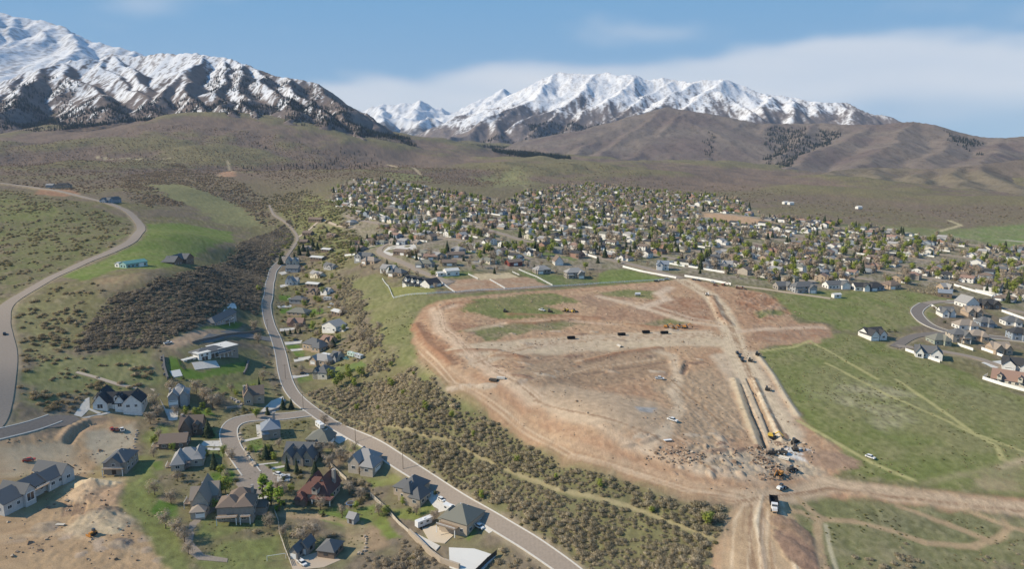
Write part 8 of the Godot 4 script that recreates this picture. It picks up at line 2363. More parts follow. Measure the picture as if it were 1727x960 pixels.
	utility_pole("wooden pole below the ranch house on the canyon road",-186.2,-541.83,9.5,"")
	utility_pole("wooden pole at the dark slope foot by the canyon road",-224.93,-654.17,9.5,"")
	utility_pole("wooden pole near the road junction",-118.63,-396.06,9.5,"")
	utility_pole("wooden pole on the main road above the stone house",-79.6,-351.45,9.5,"")
	utility_pole("wooden pole on the main road above the turret-bay house",-51.17,-322.06,9.5,"")
	boulders("pale landscaping boulder in the bank along the cul-de-sac street",[-136.6,-350.6,-126.2,-330.3,-122.3,-325.4,-131.2,-339,-137.6,-352.3,-137.4,-349.8,-132.1,-341.6,-139.3,-354,-140.6,-357.9,-126.2,-330.4,-129.7,-336.7,-128.7,-334.6,-122.9,-326.9,-122.5,-326.1,-123.8,-327.5,-123.8,-326.9],1,2,M["sandstone"],"boulders along the cul-de-sac street")
	boulders("grey boulder in the rock bank below the tan stone house",[-160.1,-398,-140.3,-386.2,-159.1,-397.5,-152.4,-391.5,-152.2,-393.2,-158.6,-397.4,-157.7,-397.4,-143.7,-388,-155.2,-394.8,-140.2,-385.2,-157.3,-396.2,-156.6,-396.5,-158.3,-397.5,-154.4,-395.2],0.9,1.9,M["stone"],"boulders round the tan stone house")
	boulders("dark boulder in the bank beside the large modern house",[-210,-423,-204.5,-413.5,-204.2,-413.7,-210.4,-423.6,-205.7,-416.3,-206.2,-418.4,-201.1,-407.6,-209.2,-423.6,-199.4,-406.1,-199.9,-406.6,-203.6,-412.5,-208.9,-420.9,-205.8,-415.2,-202,-410.5],1.2,2.2,M["dark_stone"],"boulders beside the large modern house")
	boulders("pale boulder on the rubble strip beside the gravel lot",[-189.1,-346.6,-191,-351.6,-184.5,-337.3,-192.4,-355.2,-190.8,-353.1,-187.6,-343.9,-190,-349.7,-186.2,-339.3],0.8,1.6,M["stone"],"boulders beside the gravel lot")
	boulders("boulder edging the tilled garden plot",[-58.5,-269.4,-59.5,-272.6,-57.9,-261.8,-58.7,-271,-57.4,-261.9,-59.3,-260.3,-58.6,-259.9,-59.6,-259.8,-58.3,-267.4,-57.7,-264.3],0.7,1.3,M["sandstone"],"boulders round the garden plot")
func build_near_trees() -> void:
	tree("poplar_0","bright green slender tree, left of the clump by the cul-de-sac",-108.62,-297.2,1.15,1.5,"")
	tree("poplar_1","bright green slender tree in the middle of the cul-de-sac clump",-104.27,-294.07,1.05,1.6,"")
	tree("poplar_0","bright green slender tree, right end of the cul-de-sac clump",-99.58,-290.49,1,1.6,"")
	tree("leafy_tree_0","large bright green tree left of the cul-de-sac circle",-126.28,-300.34,1,1.05,"")
	tree("leafy_tree_1","yellow-green round tree beside the brown mansion",-132.16,-290.52,0.85,1.1,"")
	tree("leafy_tree_2","round yellow-green bush-like tree on the slope near the site entrance",71.48,-247.45,0.72,1.15,"")
	tree("leafy_tree_0","small bright green tree above the main road on the slope",-12.93,-287.67,0.5,1.1,"")
	tree("leafy_tree_1","yellow-green tree low on the brushy slope near the road",-44.14,-355.73,0.7,0.9,"")
	tree("leafy_tree_2","green tree in the slope gully behind the canyon houses, left",-106.2,-424.07,0.75,1.1,"")
	tree("leafy_tree_0","green tree in the slope gully behind the canyon houses, right",-99.82,-431.55,0.8,1.1,"")
	tree("leafy_tree_1","pale green tree at the gully top",-70.59,-408.99,0.7,1.2,"")
	tree("leafy_tree_2","yellow-green tree beside the canyon house trailer",-119.92,-474.33,0.75,0.9,"")
	tree("leafy_tree_0","yellow-green tree over the pinkish brick house",-155.46,-555.18,0.85,1.1,"")
	tree("leafy_tree_1","large olive tree between canyon houses",-183.77,-635.27,0.9,1.1,"")
	tree("leafy_tree_2","bright yellow tree at the slope foot by the junk yard",-155.53,-635.24,0.8,0.8,"")
	tree("leafy_tree_0","small green tree at the dark slope foot",-232.8,-660.38,0.7,1.1,"")
	tree("leafy_tree_1","pale green tree on the front lawn of the grey hip house",-168.11,-372.37,0.8,1,"")
	tree("leafy_tree_2","pale green tree left of the street near the grey-roofed house",-138.97,-331.71,0.8,0.8,"")
	tree("leafy_tree_0","small yellow-green tree before the many-gabled house",-115.14,-332.02,0.55,1,"")
	tree("pink_tree_0","pale blossoming tree left of the grey-roofed house",-149.93,-317.42,0.8,1,"")
	tree("pink_tree_1","pinkish blossoming tree beside the yellow-green mansion tree",-127.91,-293.2,0.9,1,"")
	tree("evergreen_tree_0","dark spruce beside the street below the A-roofed house",-155.32,-353.79,0.9,1.3,"")
	tree("evergreen_tree_1","dark spruce left of the street by the grey-roofed house",-138.96,-320.1,0.8,1,"")
	tree("evergreen_tree_2","blue-green spruce pair by the street corner lawn, left",-119.32,-333.51,0.75,1.1,"")
	tree("evergreen_tree_0","blue-green spruce pair by the street corner lawn, right",-116.63,-334.04,0.7,1.1,"")
	tree("evergreen_tree_1","slender spruce before the many-gabled house drive",-106.13,-323.7,0.75,0.7,"")
	tree("evergreen_tree_2","slender spruce right of the many-gabled house porch",-101.28,-322.36,0.75,0.7,"")
	tree("evergreen_tree_0","dark round conifer behind the red-brown roofed house",-91.88,-319.37,0.85,1.1,"")
	tree("evergreen_tree_1","dark conifer on the lawn behind the brick-ended canyon house",-127.72,-505.24,0.7,1.5,"")
	tree("evergreen_tree_2","tall dark spruce at the canyon road bend",-259.53,-811.77,1.1,1.3,"")
	tree("evergreen_tree_0","dark spruce where the road meets the junction, left",-129.37,-393.84,0.7,1,"")
	tree("evergreen_tree_1","dark spruce where the road meets the junction, right",-124.99,-394.83,0.65,1,"")
	tree("evergreen_tree_2","small spruce by the stone wall of the tan house",-134.94,-384.25,0.5,1.1,"")
	tree("evergreen_tree_0","conifer beside the farmhouse left end",-114.17,-675.13,0.8,1.1,"")
	tree("evergreen_tree_1","dark conifer beside the drive of the tan house",-150.29,-416.77,0.7,0.7,"")
	tree("evergreen_tree_0","first small conifer from the road in the row by the brick house",-172.96,-540.95,0.45,1.2,"")
	tree("evergreen_tree_1","second small conifer in the row by the brick house",-170.13,-545.08,0.45,1.2,"")
	tree("evergreen_tree_2","third small conifer in the row by the brick house",-166.25,-545.81,0.45,1.2,"")
	tree("evergreen_tree_0","last small conifer in the row by the brick house",-163.04,-547.37,0.45,1.2,"")
	tree("evergreen_tree_0","dark conifer in the grove at the canyon mouth",-249.48,-849.87,1.15,1.1,"conifers in the grove at the canyon mouth")
	tree("evergreen_tree_1","dark conifer in the grove at the canyon mouth",-249.55,-867.82,1.09,1.1,"conifers in the grove at the canyon mouth")
	tree("evergreen_tree_2","dark conifer in the grove at the canyon mouth",-237.59,-844.44,1.03,1.1,"conifers in the grove at the canyon mouth")
	tree("evergreen_tree_0","dark conifer in the grove at the canyon mouth",-244.17,-890.39,1.15,1.1,"conifers in the grove at the canyon mouth")
	tree("evergreen_tree_1","dark conifer in the grove at the canyon mouth",-233.68,-872.42,1.03,1.1,"conifers in the grove at the canyon mouth")
	tree("evergreen_tree_2","dark conifer in the grove at the canyon mouth",-248.46,-826.69,1.03,1.1,"conifers in the grove at the canyon mouth")
	tree("evergreen_tree_0","dark conifer in the grove at the canyon mouth",-270.26,-949.9,1.15,1.1,"conifers in the grove at the canyon mouth")
	tree("evergreen_tree_1","dark conifer in the grove at the canyon mouth",-252.06,-954.69,0.92,1.1,"conifers in the grove at the canyon mouth")
	tree("evergreen_tree_2","dark conifer in the grove at the canyon mouth",-265.34,-1046.23,0.8,1.1,"conifers in the grove at the canyon mouth")
	tree("bare_tree_0","grey bare tree behind the grey hip house",-190.48,-391.3,0.94,1.15,"")
	tree("bare_tree_1","bare tree between the white farmhouse and the grey hip house, upper",-192.76,-376.08,1.02,1.15,"")
	tree("bare_tree_2","bare tree between the white farmhouse and the grey hip house, lower",-187.51,-368.65,0.85,1.15,"")
	tree("bare_tree_0","bare tree beside the brown wood house lawn",-188.65,-362.41,0.85,1.15,"")
	tree("bare_tree_1","tall grey bare tree right of the grey hip house",-169.95,-389.02,1.02,1.15,"")
	tree("bare_tree_2","bare tree above the street junction",-164.71,-383.9,0.94,1.15,"")
	tree("bare_tree_0","bare grey tree by the boulder garden",-162.63,-388.69,0.85,1.15,"")
	tree("bare_tree_1","bare pale tree on the lawn edge beside the dirt lot",-154.29,-294.2,0.85,1.15,"")
	tree("bare_tree_2","bare brown tree below the mansion, left",-131.99,-265.64,0.85,1.15,"")
	tree("bare_tree_0","bare brown tree below the mansion, right",-127.65,-262.07,0.77,1.15,"")
	tree("bare_tree_1","round reddish bare tree by the camper",-101.44,-375.8,0.77,1.15,"")
	tree("bare_tree_2","bare tree between olive-roofed and stone houses",-87.31,-328.02,0.85,1.15,"")
	tree("bare_tree_0","bare tree beside the stone house upper side",-75.25,-330.16,0.85,1.15,"")
	tree("bare_tree_1","wide bare tree behind the olive-roofed house",-83.32,-334.28,0.94,1.15,"")
	tree("bare_tree_2","bare tree in the gap below the stone house",-72.93,-305.84,0.77,1.15,"")
	tree("bare_tree_0","bare tree beside the lawn of the trampoline",-66.9,-302.35,0.68,1.15,"")
	tree("bare_tree_1","grey bare tree beside the red-brown roofed house",-104.66,-305.3,0.68,1.15,"")
	tree("bare_tree_2","bare tree above the slate sheds, left",-83.03,-265.73,0.94,1.15,"")
	tree("bare_tree_0","bare tree above the slate sheds, right",-79.58,-270.42,0.94,1.15,"")
	tree("bare_tree_1","bare tree beside the canyon road under the modern house",-152.31,-430.45,0.68,1.15,"")
	tree("bare_tree_2","round bare tree beside the ranch house",-192.61,-532.03,0.94,1.15,"")
	tree("bare_tree_0","round bare tree at the modern house drive",-180.92,-505.19,0.85,1.15,"")
	tree("bare_tree_1","bare tree at the slope foot behind the white barn garage",-104.53,-496.52,0.94,1.15,"")
	tree("bare_tree_2","bare tree on the slope behind the campers",-93.95,-469.52,0.85,1.15,"")
	tree("bare_tree_0","bare tree high on the slope edge",-93.51,-500.96,0.85,1.15,"")
	tree("bare_tree_1","round bare tree at the farmhouse right end",-61.18,-576.42,0.59,1.15,"")
	tree("bare_tree_2","bare tree left of the white farmhouse",-105.9,-657.54,0.68,1.15,"")
	tree("round_shrub_0","rounded dark shrub by the grey hip house drive",-176.27,-380.61,1.1,1,"")
	tree("round_shrub_1","rounded dark shrub by the grey hip house wall",-172.31,-377.22,1.1,1,"")
	tree("round_shrub_0","rounded dark shrub in the tan house garden",-137.5,-390.12,1.1,1,"")
	tree("round_shrub_1","rounded dark shrub in the tan house rock bank",-148.92,-386.97,1.1,1,"")
	tree("round_shrub_0","rounded dark shrub beside the tan house wall",-144.55,-386.62,1.1,1,"")
	tree("round_shrub_1","rounded dark shrub near the pickup drive",-105.27,-314.35,1.1,1,"")
	tree("round_shrub_0","rounded dark shrub by the many-gabled house",-99.66,-321.54,1.1,1,"")
	tree("round_shrub_1","rounded dark shrub on the fence slope",-83.59,-322.98,1.1,1,"")
	tree("round_shrub_0","rounded dark shrub below the stone house",-74.27,-312.11,1.1,1,"")
	tree("round_shrub_1","rounded dark shrub by the board fence",-64.23,-302.21,1.1,1,"")
	tree("round_shrub_0","rounded dark shrub beside the garden pavilion",-99.03,-295.38,1.1,1,"")
	tree("round_shrub_1","rounded dark shrub beside the grey-roofed house",-152.24,-311.51,1.1,1,"")
	tree("round_shrub_0","rounded dark shrub on the corner lawn",-122.11,-334.13,1.1,1,"")
	tree("round_shrub_1","rounded dark shrub by the striped lawn",-114.41,-324.34,1.1,1,"")
	tree("round_shrub_0","rounded dark shrub on the trampoline lawn",-80.42,-287.9,1.1,1,"")
	tree("round_shrub_1","rounded dark shrub at the turret-bay house",-43.89,-288.72,1.1,1,"")
	tree("round_shrub_0","rounded dark shrub behind the turret-bay house",-33.6,-299.84,1.1,1,"")
	tree("round_shrub_1","rounded dark shrub by the terrace house",-22.61,-275.17,1.1,1,"")
	tree("round_shrub_0","rounded dark shrub on the canyon lawn",-141.15,-520.84,1.1,1,"")
	tree("round_shrub_1","rounded dark shrub by the canyon lawn edge",-147.87,-529.7,1.1,1,"")
	tree("round_shrub_0","rounded dark shrub before the pale-gabled house",-142.05,-463.61,1.1,1,"")
	tree("round_shrub_1","rounded dark shrub below the white pad",-190.41,-406.87,1.1,1,"")
	tree("round_shrub_0","rounded dark shrub beside the white pad",-196.03,-404.28,1.1,1,"")
	tree("round_shrub_1","rounded dark shrub left of the first white field house",266.9,-503.68,1.1,1,"")
	tree("round_shrub_0","rounded dark shrub right of the first white field house",272.71,-505.09,1.1,1,"")
	tree("round_shrub_1","rounded dark shrub by the bend house",327,-538.71,1.1,1,"")
	tree("round_shrub_0","rounded dark shrub by the curving road",361.35,-544.48,1.1,1,"")
	grove("leafy_tree","pale green leafing tree beside the brown-roofed house deep",[-199.7,-669.3,-191.9,-671.5],0.8,"pale green leafing tree beside the brown-roofed house deep")
	grove("leafy_tree","pale green leafing tree beside the white cottage",[-179.1,-652.2,-172.9,-642.5,-174.5,-664.4,-160,-666.6],0.8,"pale green leafing tree beside the white cottage")
	grove("leafy_tree","pale green leafing tree beside the pinkish brick house",[-170.6,-584.6,-163.4,-585.2],0.8,"pale green leafing tree beside the pinkish brick house")
	grove("leafy_tree","pale green leafing tree beside the small white-topped shed",[-147.6,-561.3],0.8,"pale green leafing tree beside the small white-topped shed")
	grove("leafy_tree","pale green leafing tree beside the rust-roofed house",[-126,-516.3],0.8,"pale green leafing tree beside the rust-roofed house")
	grove("leafy_tree","pale green leafing tree beside the low house",[-187.8,-619.9],0.8,"pale green leafing tree beside the low house")
	grove("leafy_tree","pale green leafing tree beside the pale house",[-212.1,-745.2],0.8,"pale green leafing tree beside the pale house")
	grove("leafy_tree","pale green leafing tree beside the grey house high",[-205.4,-759.8,-202.8,-780.1],0.8,"pale green leafing tree beside the grey house high")
	grove("leafy_tree","pale green leafing tree beside the pale blue-walled house",[-226.2,-794.3],0.8,"pale green leafing tree beside the pale blue-walled house")
	grove("leafy_tree","pale green leafing tree beside the long open shed",[-177.3,-711.6],0.8,"pale green leafing tree beside the long open shed")
	grove("leafy_tree","pale green leafing tree beside the white barn-like garage",[-126.1,-532.8],0.8,"pale green leafing tree beside the white barn-like garage")
	grove("leafy_tree","pale green leafing tree beside the steep-roofed slate house",[-103.2,-442,-112.7,-437.6,-104,-427.2,-94.8,-421.3,-92.1,-429.7],0.8,"pale green leafing tree beside the steep-roofed slate house")
	grove("bare_tree","grey leafless tree beside the slate-roofed house",[-199.2,-653.9,-186.3,-644.5],0.8,"grey leafless tree beside the slate-roofed house")
	grove("bare_tree","grey leafless tree beside the low house",[-174.4,-629.9,-161.6,-599.2],0.8,"grey leafless tree beside the low house")
	grove("bare_tree","grey leafless tree beside the small white-topped shed",[-145.4,-569.8,-147.1,-603.6,-134,-566.1],0.8,"grey leafless tree beside the small white-topped shed")
	grove("bare_tree","grey leafless tree beside the pinkish brick house",[-159,-551,-166.5,-551.5],0.8,"grey leafless tree beside the pinkish brick house")
	grove("bare_tree","grey leafless tree beside the white barn-like garage",[-147.2,-535.6],0.8,"grey leafless tree beside the white barn-like garage")
	grove("bare_tree","grey leafless tree beside the dark-roofed house",[-127.9,-500.7],0.8,"grey leafless tree beside the dark-roofed house")
	grove("bare_tree","grey leafless tree beside the grey garage",[-116.1,-480.6],0.8,"grey leafless tree beside the grey garage")
	grove("bare_tree","grey leafless tree beside the grey house",[-120.6,-460.9],0.8,"grey leafless tree beside the grey house")
	grove("bare_tree","grey leafless tree beside the steep-roofed slate house",[-134.5,-450.8],0.8,"grey leafless tree beside the steep-roofed slate house")
	grove("bare_tree","grey leafless tree beside the pale blue-walled house",[-228.3,-762.5,-226.4,-780.7],0.8,"grey leafless tree beside the pale blue-walled house")
	grove("bare_tree","grey leafless tree beside the low building",[-222.6,-805.5],0.8,"grey leafless tree beside the low building")
	grove("bare_tree","grey leafless tree beside the pale house",[-195.1,-727.5],0.8,"grey leafless tree beside the pale house")
	grove("bare_tree","grey leafless tree beside the long open shed",[-175.7,-692.5],0.8,"grey leafless tree beside the long open shed")
	grove("bare_tree","grey leafless tree beside the rust-roofed house",[-115.7,-507.4],0.8,"grey leafless tree beside the rust-roofed house")
	grove("bare_tree","grey leafless tree beside the pale grey hip-roofed house",[-180.2,-373.4,-173.2,-393.2,-178.8,-396.3],0.75,"grey leafless tree beside the pale grey hip-roofed house")
	grove("bare_tree","grey leafless tree beside the tan stone house",[-162.8,-406.3],0.75,"grey leafless tree beside the tan stone house")
	grove("bare_tree","grey leafless tree beside the low brown wood house",[-177.8,-348.2],0.75,"grey leafless tree beside the low brown wood house")
	grove("bare_tree","grey leafless tree beside the tall grey-tan house",[-170.8,-328.0],0.75,"grey leafless tree beside the tall grey-tan house")
	grove("bare_tree","grey leafless tree beside the wide grey-roofed house",[-150,-306.5,-134.4,-329.3],0.75,"grey leafless tree beside the wide grey-roofed house")
	grove("bare_tree","grey leafless tree beside the brown stone mansion",[-130,-310.8,-144.6,-288.4,-138.7,-270.2],0.75,"grey leafless tree beside the brown stone mansion")
	grove("bare_tree","grey leafless tree beside the grey many-gabled house",[-116.4,-344.6,-106.3,-337.2,-94.5,-338.6],0.75,"grey leafless tree beside the grey many-gabled house")
	grove("bare_tree","grey leafless tree beside the olive-roofed low house",[-89.5,-344.4],0.75,"grey leafless tree beside the olive-roofed low house")
	grove("bare_tree","grey leafless tree beside the small red-roofed garden pavilion",[-101.7,-303.3,-82.8,-293.4],0.75,"grey leafless tree beside the small red-roofed garden pavilion")
	grove("bare_tree","grey leafless tree beside the tiny grey garden shed",[-72.4,-289.2,-56.6,-288.6],0.75,"grey leafless tree beside the tiny grey garden shed")
	grove("bare_tree","grey leafless tree beside the two-storey beige house",[-40.5,-286.2],0.75,"grey leafless tree beside the two-storey beige house")
	grove("bare_tree","grey leafless tree beside the slate hip-roofed house",[-31.8,-279.6],0.75,"grey leafless tree beside the slate hip-roofed house")
	grove("bare_tree","grey leafless tree beside the stone house",[-70.6,-322.4,-77.9,-340.5],0.75,"grey leafless tree beside the stone house")
	grove("bare_tree","grey leafless tree beside the two-storey tan house",[-122.8,-254.5,-99.4,-277.4],0.75,"grey leafless tree beside the two-storey tan house")
	grove("bare_tree","grey leafless tree beside the small slate-roofed shed",[-92.3,-271.5],0.75,"grey leafless tree beside the small slate-roofed shed")
	grove("leafy_tree","fresh green leafing tree beside the pale grey hip-roofed house",[-169.6,-382.5,-175.6,-374.5],0.6,"fresh green leafing tree beside the pale grey hip-roofed house")
	grove("leafy_tree","fresh green leafing tree beside the brown house",[-164.6,-377.1],0.6,"fresh green leafing tree beside the brown house")
	grove("leafy_tree","fresh green leafing tree beside the tan stone house",[-158.6,-402,-151.7,-411.6,-139.4,-379.2],0.6,"fresh green leafing tree beside the tan stone house")
	grove("leafy_tree","fresh green leafing tree beside the low brown wood house",[-165.3,-335.8,-177.8,-342.6],0.6,"fresh green leafing tree beside the low brown wood house")
	grove("leafy_tree","fresh green leafing tree beside the wide grey-roofed house",[-146.9,-330.9,-134.1,-315.4],0.6,"fresh green leafing tree beside the wide grey-roofed house")
	grove("leafy_tree","fresh green leafing tree beside the small blue-grey hip-roofed house",[-128.7,-339.0],0.6,"fresh green leafing tree beside the small blue-grey hip-roofed house")
	grove("leafy_tree","fresh green leafing tree beside the grey many-gabled house",[-120.7,-340.5],0.6,"fresh green leafing tree beside the grey many-gabled house")
	grove("leafy_tree","fresh green leafing tree beside the small red-roofed garden pavilion",[-99.1,-306.2],0.6,"fresh green leafing tree beside the small red-roofed garden pavilion")
	grove("leafy_tree","fresh green leafing tree beside the large house",[-80,-300.9],0.6,"fresh green leafing tree beside the large house")
	grove("leafy_tree","fresh green leafing tree beside the tiny grey garden shed",[-67.5,-293.9,-53.2,-288.3],0.6,"fresh green leafing tree beside the tiny grey garden shed")
	grove("leafy_tree","fresh green leafing tree beside the two-storey beige house",[-47.4,-295.7],0.6,"fresh green leafing tree beside the two-storey beige house")
	grove("leafy_tree","fresh green leafing tree beside the slate hip-roofed house",[-22.2,-276.6],0.6,"fresh green leafing tree beside the slate hip-roofed house")
	grove("leafy_tree","fresh green leafing tree beside the brown stone mansion",[-129,-286.4,-125,-287.1],0.6,"fresh green leafing tree beside the brown stone mansion")
	grove("town_bare","leafless front-garden tree beside the brown-roofed house",[-150.1,-720.9],0.75,"leafless front-garden tree beside the brown-roofed house")
	grove("town_bare","leafless front-garden tree beside the white-gabled house",[-135.8,-701.7,-119.5,-673.3,-122.1,-692.8,29.1,-716.2],0.75,"leafless front-garden tree beside the white-gabled house")
	grove("town_bare","leafless front-garden tree beside the grey hip-roofed house",[-94.6,-666.7,-85.8,-649.3],0.75,"leafless front-garden tree beside the grey hip-roofed house")
	grove("town_bare","leafless front-garden tree beside the green-roofed house",[-79.7,-676.1],0.75,"leafless front-garden tree beside the green-roofed house")
	grove("town_bare","leafless front-garden tree beside the dark-roofed house",[-68.2,-695.2,-41.3,-693.6,-28.5,-687.1],0.75,"leafless front-garden tree beside the dark-roofed house")
	grove("town_bare","leafless front-garden tree beside the white metal barn",[-49,-666.3],0.75,"leafless front-garden tree beside the white metal barn")
	grove("town_bare","leafless front-garden tree beside the dark red barn",[-14.3,-684.5,-9.6,-709.1,14.7,-702.7],0.75,"leafless front-garden tree beside the dark red barn")
	grove("town_bare","leafless front-garden tree beside the large brown-grey house",[41.9,-684.3],0.75,"leafless front-garden tree beside the large brown-grey house")
	grove("town_bare","leafless front-garden tree beside the big two-storey grey-roofed house",[73.2,-676.4],0.75,"leafless front-garden tree beside the big two-storey grey-roofed house")
	grove("town_bare","leafless front-garden tree beside the tall white-gabled blue house",[137.2,-731.5],0.75,"leafless front-garden tree beside the tall white-gabled blue house")
	grove("town_bare","leafless front-garden tree beside the white house",[211,-673.2],0.75,"leafless front-garden tree beside the white house")
	grove("town_bare","leafless front-garden tree beside the grey flat-roofed house",[227.7,-669.8,234.4,-654.1],0.75,"leafless front-garden tree beside the grey flat-roofed house")
	grove("town_bare","leafless front-garden tree beside the long white house",[283.4,-658.7],0.75,"leafless front-garden tree beside the long white house")
	grove("leafy_tree","olive-green tree beside the brown-roofed house",[-139.5,-737.9],0.8,"olive-green tree beside the brown-roofed house")
	grove("leafy_tree","olive-green tree beside the white-gabled house",[-111.3,-692.7,37,-733,71.6,-705.6],0.8,"olive-green tree beside the white-gabled house")
	grove("leafy_tree","olive-green tree beside the white metal barn",[-71.2,-647.5],0.8,"olive-green tree beside the white metal barn")
	grove("leafy_tree","olive-green tree beside the dark-roofed house",[-35.7,-674.2],0.8,"olive-green tree beside the dark-roofed house")
	grove("leafy_tree","olive-green tree beside the dark red barn",[-22.1,-719.9,2.7,-723.2],0.8,"olive-green tree beside the dark red barn")
	grove("leafy_tree","olive-green tree beside the tall white-gabled blue house",[109.2,-737.1,157.7,-746.3],0.8,"olive-green tree beside the tall white-gabled blue house")
	grove("leafy_tree","olive-green tree beside the white house",[227,-699.3],0.8,"olive-green tree beside the white house")
	grove("leafy_tree","olive-green tree beside the long white house",[259.7,-675.6],0.8,"olive-green tree beside the long white house")
	grove("evergreen_tree","dark conifer beside the white-gabled house",[-122.6,-709.5,87.4,-737.0],0.75,"dark conifer beside the white-gabled house")
	grove("evergreen_tree","dark conifer beside the green-roofed house",[-71,-672.2],0.75,"dark conifer beside the green-roofed house")
	grove("evergreen_tree","dark conifer beside the brown low house",[-47.6,-712.5],0.75,"dark conifer beside the brown low house")
	grove("evergreen_tree","dark conifer beside the white metal barn",[-16.1,-664.4],0.75,"dark conifer beside the white metal barn")
	grove("evergreen_tree","dark conifer beside the large brown-grey house",[21.4,-695.0],0.75,"dark conifer beside the large brown-grey house")
	grove("evergreen_tree","dark conifer beside the tall white-gabled blue house",[180.6,-693.4],0.75,"dark conifer beside the tall white-gabled blue house")
	grove("evergreen_tree","dark conifer beside the white house",[208.3,-696.6,239.5,-683.4],0.75,"dark conifer beside the white house")
	grove("evergreen_tree","dark conifer beside the long white house",[299.9,-690.2],0.75,"dark conifer beside the long white house")
	grove("leafy_tree","yellow-green sapling on the brushy slope above the main road",[-74.5,-387.6,-60.4,-387.7,-29.9,-345.6,-18.4,-331.4,2,-305.6,-56.8,-405.7,-74,-431.2,-88.1,-395.4,53.4,-258.5,35.5,-276.1,18.5,-287.0],0.42,"yellow-green sapling on the brushy slope above the main road")
func build_undergrowth() -> void:
	brush([-118,-404,-127,-418,-109,-425,-95,-424,-80,-424,-47,-391,-28,-357,-1,-334,34,-289,66,-263,82,-254,75,-241,69,-234,66,-221,32,-231,8,-264,-16,-288,-46,-325,-83,-367.0],1.65,1.05,0.95,2.1,Color(0.380,0.345,0.250),Color(0.510,0.450,0.340),1.3)
	brush([-118,-404,-127,-418,-95,-424,-47,-391,-1,-334,66,-263,82,-254,69,-234,66,-221,32,-231,-16,-288,-83,-367.0],3.96,0.42,0.66,1.14,Color(0.360,0.340,0.170),Color(0.260,0.240,0.120),1)
	brush([-171,-706,-153,-704,-120,-650,-111,-559,-81,-461,-57,-417,-39,-369,-78,-413,-92,-430,-107,-483,-126,-553,-154,-612.0],2.2,0.72,1.21,2.18,Color(0.380,0.345,0.250),Color(0.510,0.450,0.340),1.2)
	brush([-258,-413,-273,-460,-282,-503,-269,-531,-270,-573,-281,-655,-308,-813,-355,-1004,-344,-1136,-308,-1039,-271,-841,-268,-789,-230,-671,-215,-619,-208,-577,-220,-571,-221,-540,-215,-492,-216,-458,-216,-435,-240,-425.0],2.1,0.92,1.43,2.39,Color(0.280,0.250,0.210),Color(0.380,0.335,0.275),1)
	brush([-321,-457,-336,-505,-330,-546,-296,-525,-273,-460,-259,-412,-214,-429,-195,-387,-223,-366,-241,-339,-272,-385.0],3.2,0.5,0.9,2.2,Color(0.330,0.290,0.190),Color(0.430,0.370,0.265),1.3)
	brush([-911,-1311,-703,-1085,-579,-1003,-484,-919,-402,-775,-372,-675,-384,-629,-363,-540,-365,-510,-429,-552.0],4.6,0.4,0.9,2.3,Color(0.310,0.290,0.160),Color(0.430,0.370,0.265),1.3)
	brush([-526,-1051,-522,-1210,-404,-1073,-353,-1103,-493,-1443,-974,-2158,-845,-1585,-595,-1137.0],4.6,0.62,1.3,2.6,Color(0.300,0.235,0.180),Color(0.430,0.370,0.265),1.2)
	brush([-503,-1437,-415,-1502,-254,-1194,-164,-944,-181,-841,-171,-706,-233,-879,-299,-1037,-361,-1161.0],4.2,0.62,1.2,2.6,Color(0.270,0.250,0.130),Color(0.430,0.370,0.265),1.2)
	brush([-1830,-2382,-1747,-2541,-1434,-2722,-1222,-2891,-796,-2754,-454,-2540,-186,-2248,-6,-2191,-30,-1588,-201,-1531,-387,-1585,-465,-1505,-707,-1902,-797,-1604,-647,-1125,-962,-1385,-1083,-1399.0],8.5,0.6,1.2,2.6,Color(0.300,0.235,0.180),Color(0.360,0.280,0.215),0.9)
	brush([-116,-2282,267,-2445,628,-2022,687,-1586,807,-1433,1074,-1539,849,-1210,515,-1183,454,-1454,205,-1866,-5,-1618.0],10,0.34,1.2,2.4,Color(0.270,0.230,0.160),Color(0.330,0.270,0.200),1.2)
	brush([-133,-268,-96,-278,-74,-278,-66,-273,-65,-260,-84,-261,-92,-274,-125,-267.0],2.45,0.6,1.1,1.87,Color(0.380,0.345,0.250),Color(0.510,0.450,0.340),1)
	brush([-59,-253,-49,-272,-39,-270,-27,-248,-22,-240,-57,-243.0],2.3,0.75,1.21,1.98,Color(0.380,0.335,0.275),Color(0.510,0.450,0.340),1)
	brush([-10,-251,-3,-254,14,-241,20,-234,-7,-238.0],2.45,0.6,1.1,1.87,Color(0.380,0.345,0.250),Color(0.510,0.450,0.340),1)
	brush([-89,-339,-76,-333,-57,-307,-59,-300,-70,-306,-80,-318.0],2.59,0.6,1.1,1.77,Color(0.380,0.345,0.250),Color(0.510,0.450,0.340),1)
	brush([-40,-282,-41,-271,-53,-268,-52,-284.0],2.45,0.5,0.99,1.56,Color(0.380,0.345,0.250),Color(0.510,0.450,0.340),1)
	brush([-198,-397,-185,-410,-158,-422,-148,-413,-164,-400,-188,-393.0],2.3,0.6,0.99,1.77,Color(0.380,0.345,0.250),Color(0.510,0.450,0.340),1)
	brush([-170,-478,-171,-511,-142,-436,-133,-410,-143,-411.0],2.45,0.6,0.99,1.77,Color(0.380,0.345,0.250),Color(0.510,0.450,0.340),1)
	brush([303,-576,335,-606,356,-617,364,-604,340,-580,312,-564,295,-548,287,-551.0],2.3,1.3,1.21,2.08,Color(0.380,0.345,0.250),Color(0.270,0.220,0.185),0.8)
	brush([333,-623,393,-685,446,-725,415,-664,356,-617.0],2.74,0.9,1.32,2.08,Color(0.380,0.345,0.250),Color(0.510,0.450,0.340),1)
	brush([240,-576,260,-584,252,-564,236,-560.0],1.9,1.2,1,1.7,Color(0.380,0.345,0.250),Color(0.250,0.200,0.165),0.6)
